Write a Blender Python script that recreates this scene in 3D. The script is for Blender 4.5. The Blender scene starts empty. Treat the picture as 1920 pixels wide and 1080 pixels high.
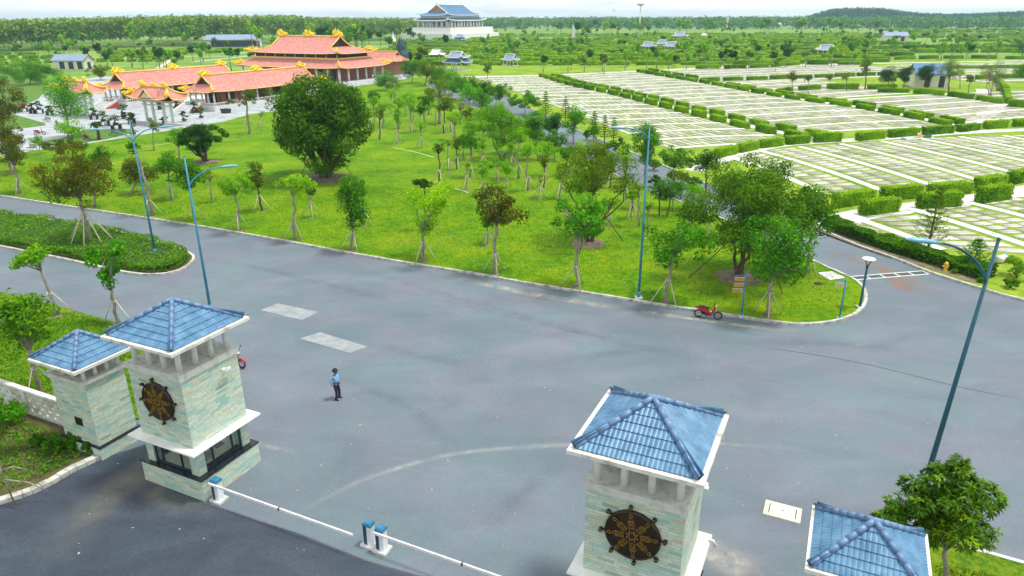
import bpy, bmesh, math, random
import numpy as np
from mathutils import Vector, Matrix, geometry

scene = bpy.context.scene
R = math.radians

# ------------------------------------------------------------------ camera
F_PX, PITCH, CAM_H, ROLL = 1325.0, R(21.1), 19.0, R(-.25)
cam_data = bpy.data.cameras.new("camera")
cam_data.sensor_width = 36; cam_data.lens = F_PX / 1920 * 36
cam_data.clip_start = .5; cam_data.clip_end = 9000
cam = bpy.data.objects.new("camera", cam_data)
scene.collection.objects.link(cam)
cam.matrix_world = Matrix.Translation((0, 0, CAM_H)) @ Matrix.Rotation(R(90) - PITCH, 4, 'X') @ Matrix.Rotation(ROLL, 4, 'Z')
scene.camera = cam

# ------------------------------------------------------------------ world, sun, exposure
SUN_EL, SUN_AZ = R(70), R(88)          # azimuth: clockwise from +Y (away from camera) towards +X
world = bpy.data.worlds.new("World"); scene.world = world; world.use_nodes = True
wn = world.node_tree; wn.nodes.clear()
wo = wn.nodes.new('ShaderNodeOutputWorld'); bg = wn.nodes.new('ShaderNodeBackground')
sky = wn.nodes.new('ShaderNodeTexSky'); sky.sky_type = 'NISHITA'; sky.sun_disc = False
sky.sun_elevation = SUN_EL; sky.sun_rotation = SUN_AZ; sky.altitude = 50; sky.air_density = 1.0; sky.dust_density = 1.5
tc = wn.nodes.new('ShaderNodeTexCoord'); mp = wn.nodes.new('ShaderNodeMapping'); mp.inputs['Scale'].default_value = (1.6, 1.6, 14)
nz = wn.nodes.new('ShaderNodeTexNoise'); nz.inputs['Scale'].default_value = 2.2; nz.inputs['Detail'].default_value = 7; nz.inputs['Roughness'].default_value = .6
rp = wn.nodes.new('ShaderNodeValToRGB'); rp.color_ramp.elements[0].position = .36; rp.color_ramp.elements[0].color = (.55, .55, .55, 1)
rp.color_ramp.elements[1].position = .56; rp.color_ramp.elements[1].color = (1, 1, 1, 1)
mx = wn.nodes.new('ShaderNodeMixRGB'); mx.inputs['Color2'].default_value = (8.8, 9.1, 9.3, 1)   # the white cloud deck
wn.links.new(tc.outputs['Generated'], mp.inputs[0]); wn.links.new(mp.outputs[0], nz.inputs['Vector'])
wn.links.new(nz.outputs['Fac'], rp.inputs[0]); wn.links.new(rp.outputs[0], mx.inputs['Fac'])
wn.links.new(sky.outputs[0], mx.inputs['Color1']); wn.links.new(mx.outputs[0], bg.inputs['Color'])
bg.inputs['Strength'].default_value = .06
wn.links.new(bg.outputs[0], wo.inputs[0])
sl = bpy.data.lights.new("sun", 'SUN'); sl.energy = 1.5; sl.angle = R(10); sl.color = (1, .96, .9)
so = bpy.data.objects.new("sun", sl); scene.collection.objects.link(so)
sdir = Vector((math.sin(SUN_AZ) * math.cos(SUN_EL), math.cos(SUN_AZ) * math.cos(SUN_EL), math.sin(SUN_EL)))
so.rotation_euler = sdir.to_track_quat('Z', 'Y').to_euler()
scene.view_settings.view_transform = 'Standard'; scene.view_settings.look = 'None'
scene.view_settings.exposure = 1.27; scene.view_settings.gamma = 1
scene.view_settings.use_curve_mapping = False
scene.cycles.max_bounces = 5; scene.cycles.diffuse_bounces = 3; scene.cycles.transparent_max_bounces = 8
scene.cycles.volume_bounces = 0; scene.cycles.use_denoising = True

# ------------------------------------------------------------------ pixel -> world helpers (1920x1080 photo pixels)
cr_, sr_, cp_, sp_ = math.cos(ROLL), math.sin(ROLL), math.cos(PITCH), math.sin(PITCH)
def ray(px, py):
    a, b = px - 960, py - 540
    u = a * cr_ + b * sr_; v = -a * sr_ + b * cr_
    return u, F_PX * cp_ - v * sp_, -(F_PX * sp_ + v * cp_)
def G(px, py, z=0.0):
    dx, dy, dz = ray(px, py); t = (z - CAM_H) / dz
    return Vector((dx * t, dy * t, z))
def at_y(px, py, Y):
    dx, dy, dz = ray(px, py); t = Y / dy
    return Vector((dx * t, Y, CAM_H + dz * t))
def depth(x, y, z=0): return y * cp_ + (CAM_H - z) * sp_
def mpp(x, y, z=0): return depth(x, y, z) / F_PX        # metres per photo pixel
def GP(pts, z=0.0): return [tuple(G(p[0], p[1], z)[:2]) for p in pts]

# ------------------------------------------------------------------ object helpers
COL = scene.collection
def link(o, parent=None):
    COL.objects.link(o)
    if parent is not None: o.parent = parent
    return o
def tag(o, label=None, cat=None, group=None, kind=None):
    if label: o['label'] = label
    if cat: o['category'] = cat
    if group: o['group'] = group
    if kind: o['kind'] = kind
    elif cat: o['kind'] = 'thing'
    return o
def empty(name, loc=(0, 0, 0), rz=0.0, label=None, cat=None, group=None):
    o = bpy.data.objects.new(name, None); o.empty_display_size = .3
    COL.objects.link(o); o.location = loc; o.rotation_euler = (0, 0, rz)
    return tag(o, label, cat, group)
def kids(o): return [c for c in ALLKIDS.get(o.name, [])]
ALLKIDS = {}
def reg(o, parent):
    if parent is not None: ALLKIDS.setdefault(parent.name, []).append(o)
def copy_tree(o, loc=None, rz=None, label=None, parent=None, scale=None):
    c = o.copy(); COL.objects.link(c)
    if parent is not None: c.parent = parent; reg(c, parent)
    if loc is not None: c.location = loc
    if rz is not None: c.rotation_euler = (0, 0, rz)
    if scale is not None: c.scale = scale
    if label: c['label'] = label
    for ch in kids(o): copy_tree(ch, parent=c)
    return c

class MB:
    """collects shapes and links them as ONE mesh object (UVs in metres)"""
    def __init__(s): s.v = []; s.f = []; s.m = []; s.uv = []; s.sm = []
    def add(s, vs, fs, mi=0, uvs=None, smooth=False):
        b = len(s.v); s.v += [tuple(q) for q in vs]
        for i, f in enumerate(fs):
            s.f.append([b + k for k in f]); s.m.append(mi); s.sm.append(smooth)
            if uvs: s.uv.append(uvs[i])
            else:
                p = [Vector(vs[k]) for k in f]
                n = (p[1] - p[0]).cross(p[2] - p[0])
                ax, ay, az = abs(n.x), abs(n.y), abs(n.z)
                if az >= ax and az >= ay: s.uv.append([(q.x, q.y) for q in p])
                elif ax > ay: s.uv.append([(q.y + 3.17, q.z) for q in p])
                else: s.uv.append([(q.x, q.z) for q in p])
        return s
    def box(s, x0, x1, y0, y1, z0, z1, mi=0, M=None, tx=0, ty=0):
        vs = [(x0, y0, z0), (x1, y0, z0), (x1, y1, z0), (x0, y1, z0), (x0 + tx, y0 + ty, z1), (x1 - tx, y0 + ty, z1), (x1 - tx, y1 - ty, z1), (x0 + tx, y1 - ty, z1)]
        if M is not None: vs = [M @ Vector(q) for q in vs]
        return s.add(vs, [(0, 3, 2, 1), (4, 5, 6, 7), (0, 1, 5, 4), (1, 2, 6, 5), (2, 3, 7, 6), (3, 0, 4, 7)], mi)
    def tube(s, pts, rad, n=8, mi=0, cap=True, smooth=True):
        pts = [Vector(p) for p in pts]; k = len(pts)
        if not hasattr(rad, '__len__'): rad = [rad] * k
        vs = []; prev = None
        for i, p in enumerate(pts):
            d = (pts[min(i + 1, k - 1)] - pts[max(i - 1, 0)])
            if d.length < 1e-9: d = Vector((0, 0, 1))
            d.normalize()
            if prev is None:
                a = Vector((0, 0, 1)) if abs(d.z) < .9 else Vector((1, 0, 0)); x = d.cross(a).normalized()
            else:
                x = prev - d * prev.dot(d)
                if x.length < 1e-6: x = d.cross(Vector((0, 0, 1)))
                x.normalize()
            y = d.cross(x); prev = x
            for j in range(n):
                a = 2 * math.pi * j / n
                vs.append(p + (x * math.cos(a) + y * math.sin(a)) * rad[i])
        fs = []
        for i in range(k - 1):
            for j in range(n):
                a = i * n + j; b = i * n + (j + 1) % n
                fs.append((a, b, b + n, a + n))
        if cap: fs += [tuple(range(n - 1, -1, -1)), tuple(range((k - 1) * n, k * n))]
        return s.add(vs, fs, mi, smooth=smooth)
    def cyl(s, x, y, z0, z1, r, n=12, mi=0, r2=None): return s.tube([(x, y, z0), (x, y, z1)], [r, r if r2 is None else r2], n, mi)
    def lathe(s, prof, n=16, mi=0, c=(0, 0, 0), M=None):
        vs = [(c[0] + r * math.cos(2 * math.pi * j / n), c[1] + r * math.sin(2 * math.pi * j / n), c[2] + z) for r, z in prof for j in range(n)]
        if M is not None: vs = [M @ Vector(q) for q in vs]
        fs = [(i * n + j, i * n + (j + 1) % n, (i + 1) * n + (j + 1) % n, (i + 1) * n + j) for i in range(len(prof) - 1) for j in range(n)]
        return s.add(vs, fs, mi, smooth=True)
    def sph(s, c, r, n=8, mi=0, sc=(1, 1, 1)):
        k = max(4, n // 2 + 1)
        prof = [(max(1e-3, math.sin(math.pi * i / k)) * r, -math.cos(math.pi * i / k) * r) for i in range(k + 1)]
        M = Matrix.Translation(c) @ Matrix.Diagonal((*sc, 1))
        return s.lathe(prof, n, mi, M=M)
    def build(s, name, mats, parent=None, loc=None, rz=None):
        me = bpy.data.meshes.new(name); me.from_pydata(s.v, [], s.f)
        for m in (mats if isinstance(mats, (list, tuple)) else [mats]): me.materials.append(m)
        me.polygons.foreach_set('material_index', s.m); me.polygons.foreach_set('use_smooth', s.sm)
        u = me.uv_layers.new(name='UVMap'); u.data.foreach_set('uv', [c for f in s.uv for q in f for c in q])
        me.update()
        o = bpy.data.objects.new(name, me); link(o, parent); reg(o, parent)
        if loc is not None: o.location = loc
        if rz is not None: o.rotation_euler = (0, 0, rz)
        return o

def np_mesh(name, V, Fq, mat, face_tone=None, smooth=False):
    """quad mesh from numpy arrays, with an optional per-face tone value"""
    me = bpy.data.meshes.new(name); nf = len(Fq)
    me.vertices.add(len(V)); me.vertices.foreach_set('co', np.asarray(V, np.float32).ravel())
    me.loops.add(nf * 4); me.loops.foreach_set('vertex_index', np.asarray(Fq, np.int32).ravel())
    me.polygons.add(nf); me.polygons.foreach_set('loop_start', np.arange(0, nf * 4, 4, dtype=np.int32))
    for m in (mat if isinstance(mat, (list, tuple)) else [mat]): me.materials.append(m)
    if face_tone is not None:
        a = me.attributes.new('face_tone', 'FLOAT', 'FACE'); a.data.foreach_set('value', np.asarray(face_tone, np.float32))
    me.update(calc_edges=True); me.validate()
    return me

# ------------------------------------------------------------------ materials
def nt(name):
    m = bpy.data.materials.new(name); m.use_nodes = True; t = m.node_tree; b = t.nodes['Principled BSDF']
    return m, t, b
def N(t, typ, **kw):
    n = t.nodes.new(typ)
    for k, v in kw.items():
        if k.startswith('i_'): n.inputs[k[2:].replace('_', ' ')].default_value = v
        else: setattr(n, k, v)
    return n
def ramp(t, stops, interp='LINEAR'):
    n = t.nodes.new('ShaderNodeValToRGB'); cr = n.color_ramp; cr.interpolation = interp
    while len(cr.elements) < len(stops): cr.elements.new(.5)
    for e, (p, c) in zip(cr.elements, stops): e.position = p; e.color = (*c, 1)
    return n
def mat_noise(name, c1, c2, scale=3.0, rough=.7, bump=0.0, detail=6, metal=0, coord='Object', c3=None, stretch=None, bscale=None, spec=.4):
    m, t, b = nt(name); L = t.links.new
    tc = N(t, 'ShaderNodeTexCoord'); mp = N(t, 'ShaderNodeMapping')
    if stretch: mp.inputs['Scale'].default_value = stretch
    L(tc.outputs[coord], mp.inputs[0])
    n = N(t, 'ShaderNodeTexNoise', i_Scale=scale, i_Detail=detail, i_Roughness=.6); L(mp.outputs[0], n.inputs['Vector'])
    st = [(.32, c1), (.68, c2)] if c3 is None else [(.3, c1), (.5, c2), (.7, c3)]
    r = ramp(t, st); L(n.outputs['Fac'], r.inputs[0]); L(r.outputs[0], b.inputs['Base Color'])
    b.inputs['Roughness'].default_value = rough; b.inputs['Metallic'].default_value = metal; b.inputs['Specular IOR Level'].default_value = spec
    if bump:
        n2 = N(t, 'ShaderNodeTexNoise', i_Scale=bscale or scale * 6, i_Detail=4); L(mp.outputs[0], n2.inputs['Vector'])
        bp = N(t, 'ShaderNodeBump', i_Strength=bump, i_Distance=.05); L(n2.outputs['Fac'], bp.inputs['Height']); L(bp.outputs[0], b.inputs['Normal'])
    return m
LG = (1.5, 1.6, .35)
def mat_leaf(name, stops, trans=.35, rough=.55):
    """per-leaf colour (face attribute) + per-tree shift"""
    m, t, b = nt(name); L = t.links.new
    at = N(t, 'ShaderNodeAttribute', attribute_name='face_tone'); oi = N(t, 'ShaderNodeObjectInfo')
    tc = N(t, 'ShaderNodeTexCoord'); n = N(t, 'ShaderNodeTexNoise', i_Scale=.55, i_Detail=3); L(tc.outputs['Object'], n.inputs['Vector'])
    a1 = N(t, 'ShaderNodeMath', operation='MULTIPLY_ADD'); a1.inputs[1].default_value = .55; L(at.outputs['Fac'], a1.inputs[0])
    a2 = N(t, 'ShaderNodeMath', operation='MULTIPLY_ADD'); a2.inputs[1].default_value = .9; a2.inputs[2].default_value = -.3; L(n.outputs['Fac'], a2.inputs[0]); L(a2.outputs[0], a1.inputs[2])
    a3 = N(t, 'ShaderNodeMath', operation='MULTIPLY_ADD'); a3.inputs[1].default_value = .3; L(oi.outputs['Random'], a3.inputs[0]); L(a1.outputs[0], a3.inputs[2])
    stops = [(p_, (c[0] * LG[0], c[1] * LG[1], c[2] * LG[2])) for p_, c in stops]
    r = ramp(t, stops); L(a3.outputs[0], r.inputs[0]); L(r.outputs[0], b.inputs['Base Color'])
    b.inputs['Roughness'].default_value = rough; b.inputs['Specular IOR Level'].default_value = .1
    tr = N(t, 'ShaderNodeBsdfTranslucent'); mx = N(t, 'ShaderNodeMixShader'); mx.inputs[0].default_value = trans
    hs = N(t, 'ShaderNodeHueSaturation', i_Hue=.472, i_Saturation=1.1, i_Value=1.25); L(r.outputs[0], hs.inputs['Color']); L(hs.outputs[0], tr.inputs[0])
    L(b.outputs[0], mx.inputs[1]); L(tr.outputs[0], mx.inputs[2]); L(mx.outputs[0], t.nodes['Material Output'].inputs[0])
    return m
LEAF = dict(
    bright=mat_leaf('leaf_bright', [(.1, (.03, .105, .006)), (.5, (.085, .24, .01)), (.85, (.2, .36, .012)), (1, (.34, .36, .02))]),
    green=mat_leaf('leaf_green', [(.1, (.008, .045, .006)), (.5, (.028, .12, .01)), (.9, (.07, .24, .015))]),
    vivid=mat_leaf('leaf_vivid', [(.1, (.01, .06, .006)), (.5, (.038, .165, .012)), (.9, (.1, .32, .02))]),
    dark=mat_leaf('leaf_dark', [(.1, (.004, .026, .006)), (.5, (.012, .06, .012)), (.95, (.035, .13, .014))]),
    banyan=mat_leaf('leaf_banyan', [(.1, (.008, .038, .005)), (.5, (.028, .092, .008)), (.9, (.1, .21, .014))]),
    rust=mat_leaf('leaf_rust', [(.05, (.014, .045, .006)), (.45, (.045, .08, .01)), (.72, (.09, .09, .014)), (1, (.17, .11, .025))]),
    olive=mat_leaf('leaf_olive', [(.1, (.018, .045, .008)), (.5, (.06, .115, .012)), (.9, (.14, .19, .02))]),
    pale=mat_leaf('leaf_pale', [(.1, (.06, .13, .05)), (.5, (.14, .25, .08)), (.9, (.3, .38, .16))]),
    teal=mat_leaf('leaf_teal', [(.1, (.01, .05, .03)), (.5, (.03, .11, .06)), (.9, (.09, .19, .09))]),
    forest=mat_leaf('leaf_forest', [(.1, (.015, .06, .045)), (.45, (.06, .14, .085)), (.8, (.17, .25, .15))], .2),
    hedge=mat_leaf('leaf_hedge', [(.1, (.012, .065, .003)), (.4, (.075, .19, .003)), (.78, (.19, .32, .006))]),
    shrub=mat_leaf('leaf_shrub', [(.1, (.012, .06, .006)), (.5, (.045, .14, .01)), (.9, (.12, .25, .012))]),
    purple=mat_leaf('leaf_purple', [(.1, (.12, .01, .2)), (.9, (.35, .04, .5))]),
)
BARK = mat_noise('bark', (.16, .13, .10), (.42, .38, .32), 5, .9, .3, stretch=(1, 1, .3))
BARKD = mat_noise('bark_dark', (.05, .035, .025), (.16, .11, .08), 5, .9, .3, stretch=(1, 1, .3))
STAKE = mat_noise('stake_wood', (.42, .36, .24), (.68, .62, .46), 3, .8)
STAKED = mat_noise('stake_dark', (.05, .04, .03), (.12, .09, .06), 3, .8)
WHITE = mat_noise('white_paint', (.62, .62, .58), (.8, .8, .77), 1.2, .6, .05)
CONC = mat_noise('pale_concrete', (.34, .33, .29), (.6, .6, .55), 1.1, .85, .1, c3=(.72, .72, .68))
KERB = mat_noise('kerb_concrete', (.2, .18, .15), (.46, .45, .4), 2.3, .9, .2, c3=(.62, .6, .54))
BLACKST = mat_noise('black_granite', (.006, .008, .012), (.02, .024, .03), 20, .18)
BRONZE = mat_noise('bronze_dark', (.02, .012, .008), (.05, .03, .015), 6, .35, metal=.3)
GOLD = mat_noise('gold_paint', (.26, .15, .02), (.46, .29, .05), 8, .35, metal=.5)
DARKMET = mat_noise('dark_blue_frame', (.015, .028, .04), (.03, .05, .07), 4, .4)
BLACK = mat_noise('black_rubber', (.008, .008, .01), (.02, .02, .022), 9, .7)

# ================================================================== SETTING
def smooth(pts, n=6, closed=False):
    out = []; k = len(pts)
    for i in range(k if closed else k - 1):
        g = (lambda j: pts[j % k]) if closed else (lambda j: pts[max(0, min(k - 1, j))])
        p0, p1, p2, p3 = (np.array(g(i + d), float) for d in (-1, 0, 1, 2))
        for s in range(n):
            t = s / n
            out.append(tuple(.5 * ((2 * p1) + (-p0 + p2) * t + (2 * p0 - 5 * p1 + 4 * p2 - p3) * t * t + (-p0 + 3 * p1 - 3 * p2 + p3) * t ** 3)))
    if not closed: out.append(tuple(pts[-1]))
    return out
def sheet(name, pts, z, mat, kind='structure', thick=0.0, label=None, cat=None):
    tri = geometry.tessellate_polygon([[Vector((p[0], p[1], 0)) for p in pts]])
    n = len(pts); mb = MB()
    vs = [(p[0], p[1], z) for p in pts]; fs = []
    for a, b, c in tri:
        nrm = (Vector(vs[b]) - Vector(vs[a])).cross(Vector(vs[c]) - Vector(vs[a])).z
        fs.append((a, b, c) if nrm > 0 else (a, c, b))
    if thick:
        vs += [(p[0], p[1], z - thick) for p in pts]
        ar = sum(pts[i][0] * pts[(i + 1) % n][1] - pts[(i + 1) % n][0] * pts[i][1] for i in range(n))
        for i in range(n):
            j = (i + 1) % n
            fs.append((i, i + n, j + n, j) if ar > 0 else (j, j + n, i + n, i))
    mb.add(vs, fs); o = mb.build(name, mat)
    return tag(o, label, cat, kind=kind)
def offset(pts, d):
    out = []
    for i, p in enumerate(pts):
        a = np.array(pts[max(0, i - 1)]); b = np.array(pts[min(len(pts) - 1, i + 1)]); t = b - a; t = t / (np.linalg.norm(t) + 1e-9)
        out.append((p[0] - t[1] * d, p[1] + t[0] * d))
    return out
def kerb(pts, w=.22, h=.17, name='kerb', mat=None, z0=-.02):
    """a row of kerb stones with small joints, swept along a line"""
    mb = MB(); A = offset(pts, w / 2); B = offset(pts, -w / 2); rr = random.Random(len(pts))
    for i in range(len(pts) - 1):
        a0, a1, b0, b1 = (np.array(q) for q in (A[i], A[i + 1], B[i], B[i + 1]))
        L = np.linalg.norm(a1 - a0); k = max(1, int(round(L / 1.0)))
        for s in range(k):
            t0, t1 = s / k, (s + 1) / k - .02 / max(L / k, .1)
            q = [a0 + (a1 - a0) * t0, a0 + (a1 - a0) * t1, b0 + (b1 - b0) * t1, b0 + (b1 - b0) * t0]
            hh = h + rr.uniform(-.012, .012)
            vs = [(*p, z0) for p in q] + [(*p, hh) for p in q]
            if np.cross(q[1] - q[0], q[3] - q[0]) > 0: fs = [(4, 5, 6, 7), (0, 1, 5, 4), (1, 2, 6, 5), (2, 3, 7, 6), (3, 0, 4, 7)]
            else: fs = [(7, 6, 5, 4), (4, 5, 1, 0), (5, 6, 2, 1), (6, 7, 3, 2), (7, 4, 0, 3)]
            mb.add(vs, fs)
    return tag(mb.build(name, mat or KERB), kind='structure')

def grass_mat(name, a, b_, c, sc=.16, fine=2.2, dirt=(.2, .17, .05)):
    m, t, b = nt(name); L = t.links.new
    tc = N(t, 'ShaderNodeTexCoord')
    n1 = N(t, 'ShaderNodeTexNoise', i_Scale=sc, i_Detail=8, i_Roughness=.68); L(tc.outputs['Object'], n1.inputs['Vector'])
    n2 = N(t, 'ShaderNodeTexNoise', i_Scale=fine, i_Detail=6, i_Roughness=.75); L(tc.outputs['Object'], n2.inputs['Vector'])
    ad = N(t, 'ShaderNodeMath', operation='MULTIPLY_ADD'); ad.inputs[1].default_value = .5; L(n2.outputs['Fac'], ad.inputs[0])
    m2 = N(t, 'ShaderNodeMath', operation='MULTIPLY'); m2.inputs[1].default_value = .5; L(n1.outputs['Fac'], m2.inputs[0]); L(m2.outputs[0], ad.inputs[2])
    r = ramp(t, [(.4, a), (.5, b_), (.6, c)]); L(ad.outputs[0], r.inputs[0])
    n3 = N(t, 'ShaderNodeTexNoise', i_Scale=.23, i_Detail=9, i_Roughness=.75); mp = N(t, 'ShaderNodeMapping'); mp.inputs['Location'].default_value = (31, 7, 3)
    L(tc.outputs['Object'], mp.inputs[0]); L(mp.outputs[0], n3.inputs['Vector'])
    r3 = ramp(t, [(.56, (0, 0, 0)), (.74, (.45, .45, .45))]); L(n3.outputs['Fac'], r3.inputs[0])
    mx = N(t, 'ShaderNodeMixRGB'); mx.inputs['Color2'].default_value = (*dirt, 1); L(r3.outputs[0], mx.inputs['Fac']); L(r.outputs[0], mx.inputs['Color1'])
    L(mx.outputs[0], b.inputs['Base Color']); b.inputs['Roughness'].default_value = .9; b.inputs['Specular IOR Level'].default_value = .1
    n4 = N(t, 'ShaderNodeTexNoise', i_Scale=9, i_Detail=5); L(tc.outputs['Object'], n4.inputs['Vector'])
    bp = N(t, 'ShaderNodeBump', i_Strength=.7, i_Distance=.12); L(n4.outputs['Fac'], bp.inputs['Height']); L(bp.outputs[0], b.inputs['Normal'])
    return m
GRASS = grass_mat('lawn_grass', (.04, .15, .001), (.108, .235, .001), (.2, .28, .002))
GRASS2 = grass_mat('near_grass', (.045, .12, .006), (.11, .2, .006), (.2, .24, .012), sc=.5, fine=4)
GRASSF = grass_mat('field_grass', (.1, .2, .01), (.18, .3, .015), (.3, .38, .04), sc=.1, fine=1.2, dirt=(.35, .33, .16))
SOIL = mat_noise('planter_soil', (.03, .06, .008), (.1, .075, .035), 1.6, .95, .5, c3=(.07, .13, .01))
FARG = mat_noise('far_ground', (.04, .13, .008), (.13, .25, .015), .02, .9, 0, detail=10, c3=(.26, .34, .07), stretch=(.35, 1.6, 1))

def asphalt(name, dark, mid, light, sc):
    m, t, b = nt(name); L = t.links.new
    tc = N(t, 'ShaderNodeTexCoord'); rt = N(t, 'ShaderNodeMapping'); rt.inputs['Rotation'].default_value = (0, 0, R(25)); rt.inputs['Scale'].default_value = (.7, 1.2, 1)
    L(tc.outputs['Object'], rt.inputs[0])
    n1 = N(t, 'ShaderNodeTexNoise', i_Scale=sc, i_Detail=9, i_Roughness=.62, i_Distortion=.6); L(rt.outputs[0], n1.inputs['Vector'])
    n2 = N(t, 'ShaderNodeTexNoise', i_Scale=6.5, i_Detail=9, i_Roughness=.92); L(tc.outputs['Object'], n2.inputs['Vector'])
    n5 = N(t, 'ShaderNodeTexNoise', i_Scale=.075, i_Detail=4, i_Roughness=.5); L(tc.outputs['Object'], n5.inputs['Vector'])
    s0 = N(t, 'ShaderNodeMath', operation='MULTIPLY'); s0.inputs[1].default_value = .3; L(n1.outputs['Fac'], s0.inputs[0])
    s1 = N(t, 'ShaderNodeMath', operation='MULTIPLY_ADD'); s1.inputs[1].default_value = .2; L(n5.outputs['Fac'], s1.inputs[0]); L(s0.outputs[0], s1.inputs[2])
    ad = N(t, 'ShaderNodeMath', operation='MULTIPLY_ADD'); ad.inputs[1].default_value = .5; L(n2.outputs['Fac'], ad.inputs[0]); L(s1.outputs[0], ad.inputs[2])
    r = ramp(t, [(.4, dark), (.5, mid), (.6, light)]); L(ad.outputs[0], r.inputs[0])
    n3 = N(t, 'ShaderNodeTexNoise', i_Scale=.2, i_Detail=4); L(tc.outputs['Object'], n3.inputs['Vector'])
    rr = ramp(t, [(.4, (.86, .98, 1.0)), (.6, (1.0, .95, 1.04))]); L(n3.outputs['Fac'], rr.inputs[0])
    mu = N(t, 'ShaderNodeMixRGB', blend_type='MULTIPLY'); mu.inputs['Fac'].default_value = 1; L(r.outputs[0], mu.inputs['Color1']); L(rr.outputs[0], mu.inputs['Color2'])
    # pale grit specks
    v = N(t, 'ShaderNodeTexVoronoi', i_Scale=1.3); L(tc.outputs['Object'], v.inputs['Vector'])
    vr = ramp(t, [(.022, (1, 1, 1)), (.035, (0, 0, 0))]); L(v.outputs['Distance'], vr.inputs[0])
    wn_ = N(t, 'ShaderNodeMath', operation='GREATER_THAN'); wn_.inputs[1].default_value = .72
    sep = N(t, 'ShaderNodeSeparateColor'); L(v.outputs['Color'], sep.inputs[0]); L(sep.outputs[0], wn_.inputs[0])
    mm = N(t, 'ShaderNodeMath', operation='MULTIPLY'); L(wn_.outputs[0], mm.inputs[0]); L(vr.outputs[0], mm.inputs[1])
    mx = N(t, 'ShaderNodeMixRGB'); mx.inputs['Color2'].default_value = (.55, .52, .42, 1); L(mm.outputs[0], mx.inputs['Fac']); L(mu.outputs[0], mx.inputs['Color1'])
    L(mx.outputs[0], b.inputs['Base Color'])
    b.inputs['Roughness'].default_value = .75; b.inputs['Specular IOR Level'].default_value = .35
    bp = N(t, 'ShaderNodeBump', i_Strength=.25, i_Distance=.02); L(n2.outputs['Fac'], bp.inputs['Height']); L(bp.outputs[0], b.inputs['Normal'])
    return m
ASPH = asphalt('asphalt', (.105, .13, .144), (.136, .164, .179), (.176, .206, .22), .3)
ASPHD = asphalt('dark_asphalt', (.026, .034, .046), (.045, .057, .075), (.085, .095, .11), .5)
def stain(name, color, strength=.8, scale=1.2, along=.15, rough=.85, lo=.35, hi=.65, edge=.5):
    m, t, b = nt(name); L = t.links.new; m.blend_method = 'BLEND' if hasattr(m, 'blend_method') else None
    uv = N(t, 'ShaderNodeUVMap', uv_map='UVMap'); sp = N(t, 'ShaderNodeSeparateXYZ'); L(uv.outputs[0], sp.inputs[0])
    def tri(sock):      # 1 in the middle of 0..1, 0 at both ends
        a = N(t, 'ShaderNodeMath', operation='PINGPONG'); a.inputs[1].default_value = .5; L(sock, a.inputs[0])
        c = N(t, 'ShaderNodeMapRange'); c.inputs['From Max'].default_value = edge; c.interpolation_type = 'SMOOTHSTEP'; L(a.outputs[0], c.inputs[0]); return c.outputs[0]
    e1 = tri(sp.outputs['Y']); a = N(t, 'ShaderNodeMath', operation='PINGPONG'); a.inputs[1].default_value = .5; L(sp.outputs['X'], a.inputs[0])
    c = N(t, 'ShaderNodeMapRange'); c.inputs['From Max'].default_value = along; L(a.outputs[0], c.inputs[0])
    mu = N(t, 'ShaderNodeMath', operation='MULTIPLY'); L(e1, mu.inputs[0]); L(c.outputs[0], mu.inputs[1])
    tc = N(t, 'ShaderNodeTexCoord'); n = N(t, 'ShaderNodeTexNoise', i_Scale=scale, i_Detail=8, i_Roughness=.7); L(tc.outputs['Object'], n.inputs['Vector'])
    r = ramp(t, [(lo, (0, 0, 0)), (hi, (1, 1, 1))]); L(n.outputs['Fac'], r.inputs[0])
    m2 = N(t, 'ShaderNodeMath', operation='MULTIPLY'); L(mu.outputs[0], m2.inputs[0]); L(r.outputs[0], m2.inputs[1])
    m3 = N(t, 'ShaderNodeMath', operation='MULTIPLY'); m3.inputs[1].default_value = strength; L(m2.outputs[0], m3.inputs[0]); L(m3.outputs[0], b.inputs['Alpha'])
    b.inputs['Base Color'].default_value = (*color, 1); b.inputs['Roughness'].default_value = rough; b.inputs['Specular IOR Level'].default_value = .2
    return m
def strip(name, pts, widths, z, mat, kind='structure'):
    if not hasattr(widths, '__len__'): widths = [widths] * len(pts)
    mb = MB(); n = len(pts); tot = [0]
    for i in range(1, n): tot.append(tot[-1] + math.dist(pts[i], pts[i - 1]))
    vs = []; 
    for i, p in enumerate(pts):
        a, b = pts[max(0, i - 1)], pts[min(n - 1, i + 1)]; tx, ty = b[0] - a[0], b[1] - a[1]; l = math.hypot(tx, ty) or 1
        w = widths[i] / 2; vs += [(p[0] - ty / l * w, p[1] + tx / l * w, z), (p[0] + ty / l * w, p[1] - tx / l * w, z)]
    fs, uvs = [], []
    for i in range(n - 1):
        u0, u1 = tot[i] / tot[-1], tot[i + 1] / tot[-1]
        fs.append((2 * i + 1, 2 * i + 3, 2 * i + 2, 2 * i)); uvs.append([(u0, 0), (u1, 0), (u1, 1), (u0, 1)])
    mb.add(vs, fs, uvs=uvs); return tag(mb.build(name, mat), kind=kind)

GA = R(-25.4)                        # direction of the gate line and of the big road
EX = Vector((math.cos(GA), math.sin(GA), 0)); EY = Vector((-math.sin(GA), math.cos(GA), 0))

# far ground, one sheet to the horizon
sheet('ground', [(-4500, -300), (4500, -300), (4500, 5500), (-4500, 5500)], -.03, FARG)
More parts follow.
